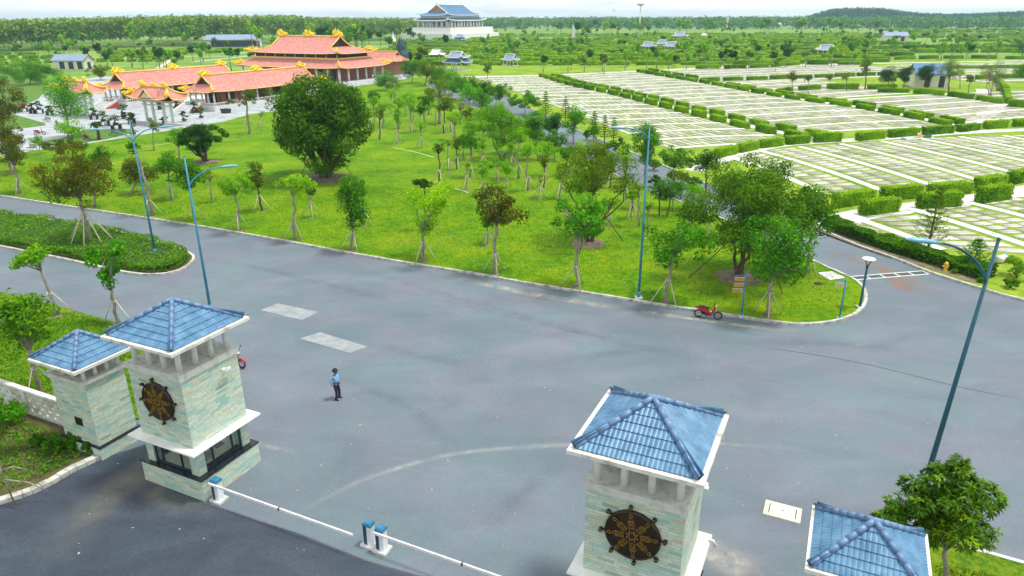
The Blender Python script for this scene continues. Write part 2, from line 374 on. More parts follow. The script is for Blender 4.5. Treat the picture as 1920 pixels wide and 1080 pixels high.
# asphalt
kerb_px = [(0, 368), (140, 390), (287, 412), (400, 430), (533, 453), (640, 473), (760, 494), (873, 512), (973, 530), (1157, 560), (1280, 580), (1380, 595), (1447, 605), (1497, 610), (1547, 607), (1580, 600), (1605, 589), (1621, 571), (1622, 550), (1607, 530), (1573, 513), (1533, 495), (1510, 483)]
kerb_w = [(-125, 111)] + GP(kerb_px)
side_left = [(24.5, 56), (22.3, 64), (18.6, 74), (14.2, 85), (10.8, 99), (6.4, 115), (-1.5, 140), (-10.5, 167), (-19, 194), (-25.6, 217)]
side_right = [(-15.5, 219), (-4, 190), (3.5, 160), (12.7, 122), (19.3, 99), (23.6, 82), (27, 72), (29.4, 62.6), (30.4, 58.8), (31.8, 55.4), (32.8, 52.1), (34.6, 48.6), (36.2, 46.2), (40, 42.6), (60, 30)]
sl_s, sr_s = smooth(side_left, 5), smooth(side_right, 5)
sheet('road', [(-125, 112)] + [(-58.3, 79.6), (-36, 69.3), (-14.7, 58.6), (.5, 51), (18, 44), (23, 60), (22, 66), (13, 86), (5, 116), (-12, 168), (-27, 220), (-14, 224), (4, 165), (14, 124), (25, 83), (30.5, 63.5), (37.5, 46.5), (62, 32), (62, -20), (-80, -20), (-125, 60)], 0.0, ASPH)
lawn_edge = smooth(kerb_w[1:], 3)
plaza_px = [(540, 205), (470, 214), (420, 228), (345, 240), (240, 257), (160, 270), (60, 283), (0, 292)]
plaza_w = GP(plaza_px, .1)
sheet('lawn', [(-125, 111.2)] + lawn_edge + sl_s[1:] + [(-26, 240), (-33.5, 240), (-33.5, 233), (-46, 208), (-50.5, 196), (-51.5, 176)] + plaza_w + [(-140, 118)], .12, GRASS, thick=.14)
kerb([(-125, 111)] + lawn_edge + sl_s[1:])
# right-hand side: verge and grave fields lie on one sheet of grass
sheet('field_grass', sr_s + [(260, 20), (330, 330), (-30, 330), (-34, 262), (-20, 238)], .12, GRASSF, thick=.14)
kerb(sr_s[::-1])
# darker asphalt outside the gate, joined along the gate line
dk = GP([(-80, 930), (165, 868), (190, 862), (262, 905), (385, 943), (560, 1000), (690, 1052), (900, 1110)])
sheet('outer_road', [(-24, 24.2)] + [(-19.0, 27.6), (-16.4, 29.6), (-15.2, 25.9)] + GP([(385, 944), (560, 1000), (690, 1052), (860, 1100)]) + [(14, 12.5), (14, -12), (-50, -12), (-50, 22)], .004, ASPHD)
CRACK = stain('asphalt_seam', (.05, .055, .06), .45, 6, .1, lo=.3, hi=.5, edge=.3)
SEAMP = stain('pale_seam', (.2, .2, .19), .4, 3, .1, lo=.3, hi=.6)
DUST = stain('beige_dust', (.26, .25, .19), .6, .8, .5, lo=.3, hi=.66, edge=.5)
PALE = stain('pale_wear', (.42, .44, .44), .6, 1.4, .25, lo=.32, hi=.62, edge=.5)
GREYDUST = stain('grey_dust', (.42, .41, .37), .75, 1.1, .3, lo=.36, hi=.6, edge=.4)
ORANGE = stain('orange_clay', (.5, .2, .05), .6, 1.1, .4, lo=.36, hi=.66, edge=.5)
RUBBER = stain('tyre_dark', (.09, .11, .15), .16, 1.0, .3, lo=.34, hi=.64, edge=.5)
def pst(name, px, w, z, mat): return strip(name, smooth(GP(px), 5), w, z, mat)
pst('road_seam', [(385, 944), (560, 1000), (690, 1052), (860, 1100)], .22, .009, SEAMP)
pst('road_seam', [(1425, 650), (1600, 678), (1810, 728), (1920, 748)], .12, .006, CRACK)
pst('road_seam', [(700, 540), (860, 570), (1060, 620), (1200, 640)], .3, .006, RUBBER)
pst('tyre_mark', [(520, 990), (590, 945), (700, 893), (850, 852), (1000, 838), (1150, 832), (1350, 832), (1550, 848)], .55, .007, PALE)
pst('tyre_mark', [(430, 800), (480, 830), (560, 850)], .5, .0075, PALE)
for q in ([(600, 700), (760, 760), (900, 900)], [(900, 1000), (1010, 900), (1060, 860)], [(650, 500), (900, 570), (1150, 640), (1400, 690)], [(380, 480), (560, 520), (800, 580)], [(1350, 640), (1650, 650), (1800, 690)],
          [(960, 690), (1100, 670), (1250, 650)], [(700, 640), (760, 660), (900, 690)]):
    pst('tyre_mark', q, [1.4] * (5 * (len(q) - 1) + 1), .005, RUBBER)
pst('dust_patch', [(330, 800), (260, 880), (180, 950), (115, 1030), (90, 1070)], [2.4 + .04 * i for i in range(21)], .008, DUST)
pst('dust_patch', [(170, 905), (260, 900), (330, 940), (420, 960)], 2.0, .0085, DUST)
pst('dust_patch', [(800, 508), (900, 530), (1000, 552), (1100, 568), (1220, 592)], 1.3, .0055, GREYDUST)
pst('dust_patch', [(1130, 575), (1280, 595), (1420, 614), (1540, 622)], .9, .0065, GREYDUST)
pst('dust_patch', [(1720, 1010), (1800, 1010), (1900, 1030)], 2.0, .0055, GREYDUST)
pst('dust_patch', [(1280, 990), (1360, 1050), (1450, 1080)], 2.2, .0055, GREYDUST)
pst('clay_stain', [(1590, 483), (1640, 500), (1680, 520), (1720, 540)], [1.0 + .05 * i for i in range(16)], .006, ORANGE)
pst('clay_stain', [(1655, 515), (1680, 530), (1715, 552)], [1.7] * 11, .0068, ORANGE)
pst('clay_stain', [(1545, 470), (1600, 485), (1700, 520), (1760, 560)], [2.0] * 16, .0062, stain('clay_faint', (.42, .24, .1), .4, .8, .4, lo=.36, hi=.66, edge=.5))
# pale concrete patches and the cover slab
PATCH = mat_noise('patch_concrete', (.2, .22, .23), (.32, .34, .345), 1.4, .9, .1)
sheet('road_patch', GP([(488, 582), (520, 569), (598, 585), (566, 600)]), .010, PATCH)
sheet('road_patch', GP([(562, 635), (600, 623), (690, 650), (656, 662)]), .010, PATCH)

# left grass, planter, median island
sheet('side_lawn', [(-75, 65.5), (-33, 46.5), (-24.8, 42.2), (-20.4, 39.7), (-18.6, 36), (-17.8, 31.6), (-20.9, 29.9), (-24.2, 31.4), (-60, 48)], .10, GRASS2, thick=.12)
planter_edge = smooth([(-18.75, 27.95), (-19.7, 26.8), (-20.4, 25.4), (-21.6, 24.4), (-24.5, 22.6), (-30, 19.5), (-50, 9)], 4)
sheet('planter_soil', planter_edge + [(-75, 20), (-75, 55), (-60, 48), (-24.2, 31.3), (-20.9, 29.8), (-20.9, 28.6)], .10, SOIL, thick=.12)
kerb(planter_edge, .34, .2)
isl_px = [(0, 463), (120, 487), (240, 513), (300, 516), (340, 507), (362, 490), (355, 476), (300, 456), (200, 432), (100, 415), (0, 401)]
isl_w = GP(isl_px)
isl_loop = [(-90, 77)] + smooth(isl_w, 3) + [(-90, 86)]
sheet('median_soil', isl_loop, .10, SOIL, thick=.12)
kerb(isl_loop)
br_edge = GP([(1690, 1008), (1760, 1021), (1850, 1040), (1920, 1060), (2200, 1130)])
sheet('corner_grass', br_edge + [(30, -5), (13.5, 8), (13.2, 16.8), (12.6, 20)], .10, GRASS2, thick=.12)
kerb([(12.6, 20.0)] + br_edge, .16, .14, mat=CONC)

# ================================================================== GATE TOWERS
def slate_mat():
    m, t, b = nt('slate_cladding'); L = t.links.new
    uv = N(t, 'ShaderNodeUVMap', uv_map='UVMap'); sp = N(t, 'ShaderNodeSeparateXYZ'); L(uv.outputs[0], sp.inputs[0])
    def M(op, a, b_=None, c=None):
        n = N(t, 'ShaderNodeMath', operation=op)
        for i, q in enumerate((a, b_, c)):
            if q is None: continue
            if isinstance(q, (int, float)): n.inputs[i].default_value = q
            else: L(q, n.inputs[i])
        return n.outputs[0]
    vv = M('DIVIDE', sp.outputs['Y'], .115); row = M('FLOOR', vv)
    wr = N(t, 'ShaderNodeTexWhiteNoise', noise_dimensions='1D'); L(row, wr.inputs['W'])
    uu = M('ADD', M('DIVIDE', sp.outputs['X'], .52), M('MULTIPLY', wr.outputs['Value'], 7)); colm = M('FLOOR', uu)
    cb = N(t, 'ShaderNodeCombineXYZ'); L(colm, cb.inputs[0]); L(row, cb.inputs[1])
    w2 = N(t, 'ShaderNodeTexWhiteNoise', noise_dimensions='2D'); L(cb.outputs[0], w2.inputs['Vector'])
    r = ramp(t, [(0, (.42, .56, .48)), (.14, (.25, .47, .43)), (.26, (.5, .62, .52)), (.42, (.56, .62, .48)), (.54, (.36, .54, .5)), (.66, (.62, .66, .56)), (.8, (.46, .56, .43)), (.9, (.56, .5, .34)), (.955, (.24, .3, .26)), (.975, (.58, .42, .28))], 'CONSTANT')
    L(w2.outputs['Value'], r.inputs[0])
    tc = N(t, 'ShaderNodeTexCoord'); mp = N(t, 'ShaderNodeMapping'); mp.inputs['Scale'].default_value = (3, 3, 9); L(tc.outputs['Object'], mp.inputs[0])
    n = N(t, 'ShaderNodeTexNoise', i_Scale=1.6, i_Detail=7, i_Roughness=.65); L(mp.outputs[0], n.inputs['Vector'])
    r2 = ramp(t, [(.3, (.78, .85, .84)), (.7, (1.15, 1.08, 1.0))]); L(n.outputs['Fac'], r2.inputs[0])
    pl = N(t, 'ShaderNodeMixRGB'); pl.inputs['Fac'].default_value = .2; pl.inputs['Color2'].default_value = (.58, .66, .56, 1); L(r.outputs[0], pl.inputs['Color1'])
    mu = N(t, 'ShaderNodeMixRGB', blend_type='MULTIPLY'); mu.inputs['Fac'].default_value = 1; L(pl.outputs[0], mu.inputs['Color1']); L(r2.outputs[0], mu.inputs['Color2'])
    # thin joints
    fu = M('PINGPONG', uu, .5); fv = M('PINGPONG', vv, .5)
    j = M('MINIMUM', M('GREATER_THAN', fu, .018), M('GREATER_THAN', fv, .06))
    mj = N(t, 'ShaderNodeMixRGB'); mj.inputs['Color1'].default_value = (.34, .4, .34, 1); L(j, mj.inputs['Fac']); L(mu.outputs[0], mj.inputs['Color2'])
    L(mj.outputs[0], b.inputs['Base Color']); b.inputs['Roughness'].default_value = .6
    hgt = M('ADD', M('MULTIPLY', j, .4), M('MULTIPLY', w2.outputs['Value'], .9))
    bp = N(t, 'ShaderNodeBump', i_Strength=.6, i_Distance=.015); L(hgt, bp.inputs['Height']); L(bp.outputs[0], b.inputs['Normal'])
    return m
SLATE = slate_mat()
SLAB = mat_noise('weathered_slab', (.33, .33, .28), (.66, .65, .58), 1.7, .8, .15, c3=(.74, .73, .67))
SLABDIRT = mat_noise('stained_slab', (.36, .36, .31), (.56, .56, .5), 2.6, .85, .2, c3=(.6, .59, .52))
TILE = mat_noise('blue_glazed_tile', (.045, .13, .24), (.08, .2, .33), 2.2, .38, .05, c3=(.14, .28, .42), spec=.45)
CAPT = mat_noise('blue_ridge_tile', (.09, .17, .31), (.16, .26, .43), 2.6, .4, .05, spec=.5)
def glass_mat():
    m, t, b = nt('window_glass'); L = t.links.new
    tr = N(t, 'ShaderNodeBsdfTransparent'); tr.inputs[0].default_value = (.9, .95, .95, 1)
    gl = N(t, 'ShaderNodeBsdfGlossy', i_Roughness=.02); mx = N(t, 'ShaderNodeMixShader'); mx.inputs[0].default_value = .1; L(tr.outputs[0], mx.inputs[1]); L(gl.outputs[0], mx.inputs[2]); L(mx.outputs[0], t.nodes['Material Output'].inputs[0])
    return m
GLASS = glass_mat()

def tile_roof(parent, a, b, z0, z1, rows, wave=.142):
    """four hipped faces of interlocking wave tiles, plus the hip cap tiles"""
    mb = MB(); H = z1 - z0
    for k in range(4):
        half, run = (a, b) if k % 2 == 0 else (b, a)
        th = k * math.pi / 2; c, s = math.cos(th), math.sin(th)
        sl = math.hypot(run, H); nx = (0, -H / sl, run / sl)     # outward normal in face frame (eave towards -y)
        step = wave / 6; nu = int(2 * half / step) + 1
        us = [(-half + 2 * half * i / nu) for i in range(nu + 1)]
        def P(u, v, off):
            y = -run * (1 - v); z = z0 + H * v
            y += nx[1] * off; z += nx[2] * off
            return (u * c - y * s, u * s + y * c, z)
        for r_ in range(rows):
            vs, uvs = [], []
            for u in us:
                vm = max(0, 1 - abs(u) / half); v0 = min(r_ / rows, vm); v1 = min((r_ + 1) / rows, vm)
                wv = .5 + .5 * math.sin(2 * math.pi * u / wave); wv = .024 * wv ** 1.5
                f1 = (v1 * rows - r_)
                wv *= min(1, (vm - v0) * rows * 1.5) if vm - v0 > 0 else 0
                vs += [P(u, v0, .0), P(u, v0, .036 + wv), P(u, v1, .036 * (1 - f1) + wv + .004)]
            fs = []
            for i in range(nu):
                q = 3 * i; w = 3 * (i + 1)
                if vs[q + 1] == vs[q + 2] and vs[w + 1] == vs[w + 2]: continue
                fs += [(q + 1, w + 1, w + 2, q + 2), (q, w, w + 1, q + 1)]
            mb.add(vs, fs, smooth=False)
    mb.build('tiles', TILE, parent)
    hb = MB()
    for sx, sy in ((1, 1), (1, -1), (-1, 1), (-1, -1)):
        n = 7; p0 = Vector((sx * (a - .02), sy * (b - .02), z0 + .065)); p1 = Vector((0, 0, z1 + .075))
        for i in range(n):
            q0 = p0.lerp(p1, i / n); q1 = p0.lerp(p1, (i + 1.12) / n if i < n - 1 else 1)
            hb.tube([q0, q1], [.098, .082], 10)
    hb.sph((0, 0, z1 + .05), .11, 10)
    hb.build('ridge_caps', CAPT, parent)

def wheel(cx, cy, z, n_spokes=8, rad=.87, label=None, name='wheel_emblem', parent=None):
    """dark bronze eight-spoked wheel relief, built in the xz plane facing -y"""
    r = empty(name); 
    if parent: r.parent = parent; reg(r, parent)
    r.location = (cx, cy, z)
    M = Matrix.Rotation(R(90), 4, 'X')
    mb = MB()
    mb.lathe([(.001, .10), (rad * .93, .10), (rad, .085), (rad, .0), (.001, 0)], 40, M=M)
    mb.lathe([(rad * .985, .08), (rad * .975, .13), (rad * .93, .13), (rad * .92, .09)], 40, M=M)
    mb.build('disc', BRONZE, r)
    for k in range(n_spokes):
        g = MB(); kb = MB()
        an = 2 * math.pi * k / n_spokes + R(6); ca, sa = math.cos(an), math.sin(an)
        F = Matrix(((ca, -sa, 0, 0), (0, 0, -1, 0), (sa, ca, 0, 0), (0, 0, 0, 1)))   # local x = radial, y = tangential, z = out
        def B(x0, x1, y0, y1, h=.125): g.box(x0 * rad, x1 * rad, y0 * rad, y1 * rad, .09, h, M=F)
        for s_ in (1, -1):
            B(.30, .45, *(sorted((s_ * .085, s_ * .105)))); B(.48, .62, *(sorted((s_ * .09, s_ * .112))))
            B(.30, .46, *(sorted((s_ * .03, s_ * .048)))); B(.64, .72, *(sorted((s_ * .03, s_ * .055))))
        for x in (.30, .44, .6): B(x, x + .014, -.09, .09)
        for c0, rr_ in ((.55, .055), (.83, .062)):
            g.tube([F @ Vector((c0 * rad + math.cos(q) * rr_ * rad, math.sin(q) * rr_ * rad, .12)) for q in [2 * math.pi * i / 10 for i in range(11)]], .012, 5, cap=False)
        g.tube([F @ Vector((c0 * rad, 0, .11)) for c0 in (.88, .97)], .012, 5)
        kb.tube([F @ Vector((q * rad, 0, .06)) for q in (.96, 1.1)], [.035, .028], 8)
        kb.tube([F @ Vector((1.15 * rad, 0, q)) for q in (.02, .14)], [.065, .065], 10)
        g.tube([F @ Vector((1.15 * rad + math.cos(q) * .04, math.sin(q) * .04, .142)) for q in [2 * math.pi * i / 8 for i in range(9)]], .009, 4, cap=False)
        for q in range(2):
            a2 = an + q * math.pi / n_spokes; rr_ = (.13, .2)[q] * rad
            g.sph((math.cos(a2) * rr_, -.11, math.sin(a2) * rr_), .028, 6)
        kb.build('knob', BRONZE, r); g.build('gilded_spoke', GOLD, r)
    return r

def ring_columns(parent, a, b, z0, z1, per, rad):
    pts = []
    for i in range(per):
        t = -1 + 2 * i / (per - 1)
        pts += [(a * t, -b), (a * t, b)]
        if 0 < i < per - 1: pts += [(-a, b * t), (a, b * t)]
    for x, y in pts:
        m = MB(); m.cyl(0, 0, z0, z1, rad, 14); m.build('column', WHITE, parent, loc=(x, y, 0))

def roof_top(t, a, b, ztop, zapex, ca, cb, ctz, cbz, per, crad, inset, rows, tile_a, tile_b):
    m = MB(); m.box(-ca, ca, -cb, cb, cbz, ctz); m.build('collar', SLABDIRT, t)
    ring_columns(t, ca - inset, cb - inset, ctz, ztop - .17, per, crad)
    m = MB(); m.box(-a + .1, a - .1, -b + .1, b - .1, ztop - .20, ztop - .13); m.box(-a, a, -b, b, ztop - .13, ztop); sl = m.build('roof_slab', SLAB, t)
    rf = empty('tiled_roof'); rf.parent = t; reg(rf, t)
    tile_roof(rf, tile_a, tile_b, ztop + .003, zapex, rows)

def big_tower(x, y, label, desk_seed):
    t = empty('gate_tower', (x, y, 0), GA, label, 'gatehouse')
    mb = MB(); mb.box(-1.8, 1.8, -1.6, 1.6, 0, 1.0)
    mb.build('base', SLATE, t)
    m = MB(); m.box(-1.83, 1.83, -1.64, 1.64, 1.0, 1.06); m.build('sill', BLACKST, t)
    lo = MB()     # booth: four corner piers, back wall with door-side panels
    wa, wb = 1.51, 1.43; pw = .42
    for sx in (-1, 1):
        for sy in (-1, 1):
            q_ = MB(); q_.box(*(sorted((sx * wa, sx * (wa - pw)))), *(sorted((sy * wb, sy * (wb - pw)))), 1.06, 2.38); q_.build('pier', SLATE, t)
    lo.box(-wa + .01, -wa + .12, -wb + pw, wb - pw, 1.06, 2.38) if desk_seed == 2 else None
    if lo.v: lo.build('booth_wall', SLATE, t)
    def window(ax, c0, c1, yy, rot):
        w = empty('window'); w.parent = t; reg(w, t); w.rotation_euler = (0, 0, rot)
        f = MB(); z0, z1 = 1.07, 2.37
        f.box(c0, c1, yy, yy + .07, z0, z0 + .08); f.box(c0, c1, yy, yy + .07, z1 - .07, z1)
        n = 3; ws = [0, .2, .72, 1] if ax == 0 else [0, .24, .76, 1]
        for q in ws:
            xx = c0 + (c1 - c0) * q; xx = min(max(xx, c0 + .035), c1 - .035)
            f.box(xx - .035, xx + .035, yy + .002, yy + .068, z0 + .08, z1 - .07)
        f.build('window_frame', DARKMET, w)
        p = MB(); p.box(c0 + .04, c1 - .04, yy + .03, yy + .036, z0 + .06, z1 - .06); p.build('pane', GLASS, w)
    window(0, -wa + pw, wa - pw, -wb + .06, 0)
    window(1, -wb + pw, wb - pw, -wa + .06, R(90))
    window(0, -wa + pw, wa - pw, -wb + .06, R(180))
    if desk_seed != 2: window(1, -wb + pw, wb - pw, -wa + .06, R(-90))
    # furniture seen through the glass
    CR = mat_noise('cream_wall', (.75, .7, .52), (.85, .8, .64), 2, .8); WD = mat_noise('desk_wood', (.2, .09, .04), (.32, .16, .07), 3, .5); RD = mat_noise('red_chair', (.35, .03, .02), (.5, .05, .03), 3, .5)
    i1 = MB(); i1.box(-.55, -.45, .1, 1.0, 1.06, 2.36); i1.box(.75, 1.05, .9, 1.15, 1.06, 2.0); i1.box(-wa + .42, wa - .42, -wb + .2, wb - .2, 1.062, 1.075); i1.build('inner_partition', CR, t)
    i2 = MB(); i2.box(-.9, .95, -.62, -.12, 1.42, 1.47)
    for q in (-.85, .88): i2.box(q - .04, q + .04, -.58, -.16, 1.06, 1.42)
    i2.box(.45, .95, .12, .55, 1.35, 1.4); i2.build('desk', WD, t)
    i3 = MB(); i3.box(.15, .6, -.05, .4, 1.32, 1.38); i3.box(.15, .6, .4, .45, 1.38, 1.95)
    for q in range(4): i3.box(.15, .6, .36, .398, 1.5 + q * .1, 1.53 + q * .1)
    i3.build('office_chair', RD, t)
    i4 = MB(); i4.box(-.5, -.1, -.5, -.46, 1.5, 1.78); i4.box(-.35, -.25, -.48, -.44, 1.47, 1.5); i4.build('monitor', BLACK, t)
    i5 = MB(); i5.lathe([(.001, 0), (.13, .02), (.14, .2), (.05, .3), (.001, .31)], 12, c=(.8, -.35, 1.47)); i5.box(.2, .45, -.5, -.3, 1.47, 1.49); i5.build('water_jug', WHITE, t)
    m = MB(); m.box(-1.95, 1.95, -1.87, 1.87, 2.38, 2.45, tx=.02, ty=.02); m.build('canopy_slab', WHITE, t)
    m = MB(); m.box(-1.52, 1.52, -1.47, 1.47, 2.45, 5.54); m.build('shaft', SLATE, t)
    roof_top(t, 2.0, 2.0, 7.08, 8.22, 1.58, 1.53, 5.81, 5.54, 4, .115, .32, 7, 1.82, 1.82)
    wheel(0.02, -1.47, 4.34, parent=t)
    m = MB()      # small floodlight / camera on the road side
    m.box(1.52, 1.74, .62, .66, 5.18, 5.22); m.box(1.66, 1.76, .55, .86, 5.1, 5.2, tx=.01, ty=.02); m.box(1.70, 1.82, .35, .52, 5.2, 5.3)
    m.build('security_camera', WHITE, t)
    return t
TL = big_tower(-13.84, 26.67, 'taller left gate tower with slate cladding, bronze wheel and glazed guard booth', 1)
TR = big_tower(4.24, 18.6, 'right gate tower with bronze wheel facing the camera and no barrier beside it', 2)
# cream drain spout on the right tower's canopy
m = MB(); m.tube([(1.9, 1.5, 2.5), (2.05, 1.5, 2.5), (2.12, 1.5, 2.3)], .045, 8); m.build('drain_spout', WHITE, TR)

def small_tower(x, y, label, plaque):
    t = empty('gate_pillar', (x, y, 0), GA, label, 'gate pillar')
    m = MB(); m.box(-1.3, 1.3, -1.05, 1.05, 0, .62); m.build('base', SLATE, t)
    m = MB(); m.box(-1.335, 1.335, -1.085, 1.085, .62, .69); m.build('sill', BLACKST, t)
    m = MB(); m.box(-1.2, 1.2, -.97, .97, .69, 3.88); m.build('shaft', SLATE, t)
    roof_top(t, 1.57, 1.5, 4.79, 5.78, 1.34, 1.12, 4.03, 3.88, 4, .085, .28, 6, 1.45, 1.37)
    if plaque:
        m = MB(); m.box(-.1, .38, -1.0, -.97, 1.55, 1.95); m.build('plaque', BRONZE, t)
    return t
small_tower(-19.55, 28.95, 'low left gate pillar with small brown plaque beside the perforated wall', True)
small_tower(10.07, 16.0, 'low gate pillar under the leafy tree at the bottom right corner', False)

# perforated wall running left from the low pillar
def perforated_wall():
    t = empty('perforated_wall', (-20.75, 29.62, 0), GA + math.pi, 'pale perforated concrete wall between lawn and shrub bed, left of the pillar', 'wall')
    L_ = 26.0; m = MB()
    m.box(0, L_, -.1, .1, 0, .25)
    cw = .3; nx = int(L_ / cw)
    for i in range(nx):
        if i % 14 == 0: m.box(i * cw, (i + 1) * cw, -.14, .14, .25, 1.44); continue
        for j in range(4):
            z = .25 + j * cw
            hole = (i + j) % 2 == 1
            if hole: m.box(i * cw, i * cw + .025, -.05, .05, z, z + cw); m.box((i + 1) * cw - .025, (i + 1) * cw, -.05, .05, z, z + cw); m.box(i * cw + .025, (i + 1) * cw - .025, -.05, .05, z, z + .03); m.box(i * cw + .025, (i + 1) * cw - .025, -.05, .05, z + cw - .03, z + cw)
            else: m.box(i * cw, (i + 1) * cw, -.055, .055, z, z + cw)
        
    m.build('lattice', CONC, t)
    m = MB(); m.box(-.02, L_, -.15, .15, 1.455, 1.56, ty=.02); m.build('coping', CONC, t)
perforated_wall()

# ================================================================== BARRIERS
BOOMW = mat_noise('boom_white', (.68, .68, .68), (.82, .82, .82), 5, .4)
CABW = mat_noise('cabinet_white', (.6, .64, .68), (.78, .8, .82), 2, .4)
CABB = mat_noise('cabinet_navy', (.02, .05, .09), (.035, .075, .12), 2, .35)
CABT = mat_noise('cabinet_teal', (.02, .14, .26), (.04, .2, .34), 2, .35)
STRIPE = mat_noise('faded_red_stripe', (.6, .5, .54), (.72, .66, .68), 6, .5)
def barrier(x, y, label, boom=None):
    t = empty('barrier_gate', (x, y, 0), GA, label, 'barrier')
    m = MB(); m.box(-.3, .3, -.26, .26, .0, .1); m.build('plinth', CONC, t)
    m = MB(); m.box(-.17, .17, -.15, .15, .1, .96, tx=.01, ty=.01); m.box(-.172, -.02, -.153, .153, .1, .955, mi=1); m.build('cabinet', [CABW, CABB], t)
    m = MB(); m.box(-.19, .19, -.17, .17, .96, 1.06, tx=.02, ty=.02); m.box(-.17, .17, -.15, .15, 1.06, 1.12, tx=.05, ty=.05); m.build('lid', CABT, t)
    if boom:
        s, L_ = boom
        b = MB(); x0, x1 = sorted((-s * .18, s * L_)); b.box(x0, x1, -.25, -.19, .86, .96)
        k = int(L_ / 1.0)
        for q in range(k):
            xx = s * (q * 1.0 + .5); a, c = sorted((xx, xx + s * .34)); b.box(a, c, -.252, -.188, .915, .962, mi=1)
        b.build('boom', [BOOMW, STRIPE], t)
        b = MB(); b.box(*sorted((s * L_ * .5, s * (L_ * .5 + .05))), -.27, -.17, .85, .97); b.build('boom_clamp', BLACK, t)
barrier(-12.37, 24.58, 'white and navy barrier post at the corner of the left booth, boom lowered rightwards', (1, 7.15))
barrier(-5.50, 21.85, 'left one of the two paired navy barrier posts on the concrete island')
barrier(-4.98, 21.55, 'right one of the paired barrier posts, its white boom running towards the right tower', (1, 7.2))

# ================================================================== FOLIAGE BUILDERS
def leaf_cloud(rng, C, Rd, n, size, flat=.75, shell=.55, up=.25, asp=.5, tone_shift=0.0, curl=.25):
    """n leaf-sized quads spread through the outer part of a set of lobes"""
    C = np.asarray(C, float); Rd = np.asarray(Rd, float)
    w = Rd ** 2; k = rng.choice(len(C), n, p=w / w.sum())
    d = rng.normal(size=(n, 3)); d /= np.linalg.norm(d, axis=1)[:, None]
    r = Rd[k] * (shell + (1 - shell) * rng.random(n) ** .6) * rng.normal(1, .07, n)
    P = C[k] + d * r[:, None] * np.array([1, 1, flat])
    nrm = d * .7 + rng.normal(size=(n, 3)) * .45 + np.array([0, 0, up]); nrm /= np.linalg.norm(nrm, axis=1)[:, None]
    a = np.cross(nrm, rng.normal(size=(n, 3))); a /= np.linalg.norm(a, axis=1)[:, None]; b = np.cross(nrm, a)
    s = size * rng.uniform(.6, 1.35, n)
    A = a * s[:, None] * .5; B = b * (s * asp)[:, None] * .5; dr = nrm * (s * curl * .3)[:, None]
    V = np.stack([P - A - dr, P - B * 1.0 + A * .1, P + A - dr, P + B + A * .1], 1).reshape(-1, 3)
    F = np.arange(n * 4).reshape(-1, 4)
    lob = rng.random(len(C))[k]
    face_tone = np.clip(.5 * rng.random(n) + .3 * lob + .25 * (d[:, 2] * .5 + .5) * rng.random(n) + tone_shift, 0, 1)  # random tone, lighter for leaves on the upper side of a lobe
    return V, F, face_tone
def crown_mesh(name, rng, C, Rd, n, size, mat, **kw):
    V, F, face_tone = leaf_cloud(rng, C, Rd, n, size, **kw); return np_mesh(name, V, F, mat, face_tone)
def lobes(rng, rx, rz, n, lr=.42, shape='round', ry=None):
    """lobe centres and radii inside an rx x rz crown centred on the origin"""
    C, Q = [], []; ry = ry or rx
    for i in range(n):
        if shape == 'round':
            d = rng.normal(size=3); d /= np.linalg.norm(d); q = rng.random() ** .45 * (1 - lr * .8)
            c = d * q * np.array([rx, ry, rz])
        elif shape == 'umbrella':
            a = rng.random() * 2 * np.pi; q = rng.random() ** .5 * (1 - lr * .6)
            c = np.array([np.cos(a) * q * rx, np.sin(a) * q * ry, rz * (.75 - 1.1 * q * q) * rng.uniform(.3, 1) - rz * .1])
        elif shape == 'tall':
            z = rng.uniform(-1, 1); a = rng.random() * 2 * np.pi; q = rng.random() ** .6 * .55 * (1 - .35 * abs(z))
            c = np.array([np.cos(a) * q * rx, np.sin(a) * q * ry, z * rz * (1 - lr * .5)])
        elif shape == 'dome':
            d = rng.normal(size=3); d[2] = d[2] * .8 + .25; d /= np.linalg.norm(d); q = (1 - lr * .75) * rng.uniform(.82, 1.02) if i > n * .25 else rng.uniform(.2, .6)
            c = d * q * np.array([rx, ry, rz])
        elif shape == 'vee':
            a = rng.random() * 2 * np.pi; t = rng.random(); q = t * .8
            c = np.array([np.cos(a) * q * rx, np.sin(a) * q * ry, (t * 1.7 - 1) * rz * .8])
        C.append(c); Q.append(min(rx, max(rz, rx * .5)) * lr * rng.uniform(.6, 1.15))
    return np.array(C), np.array(Q)
def trunk_mb(mb, rng, base, tip, r0, r1, wob=.06, n=6):
    base, tip = Vector(base), Vector(tip); pts = []
    L_ = (tip - base).length
    for i in range(n + 1):
        t = i / n; p = base.lerp(tip, t); s = math.sin(math.pi * t) * wob * L_
        pts.append(p + Vector((rng.normal() * s, rng.normal() * s, 0)) * (1 if 0 < i < n else 0))
    mb.tube(pts, [r0 + (r1 - r0) * (i / n) ** .8 + (.35 * r0 if i == 0 else 0) for i in range(n + 1)], 7)
    return pts
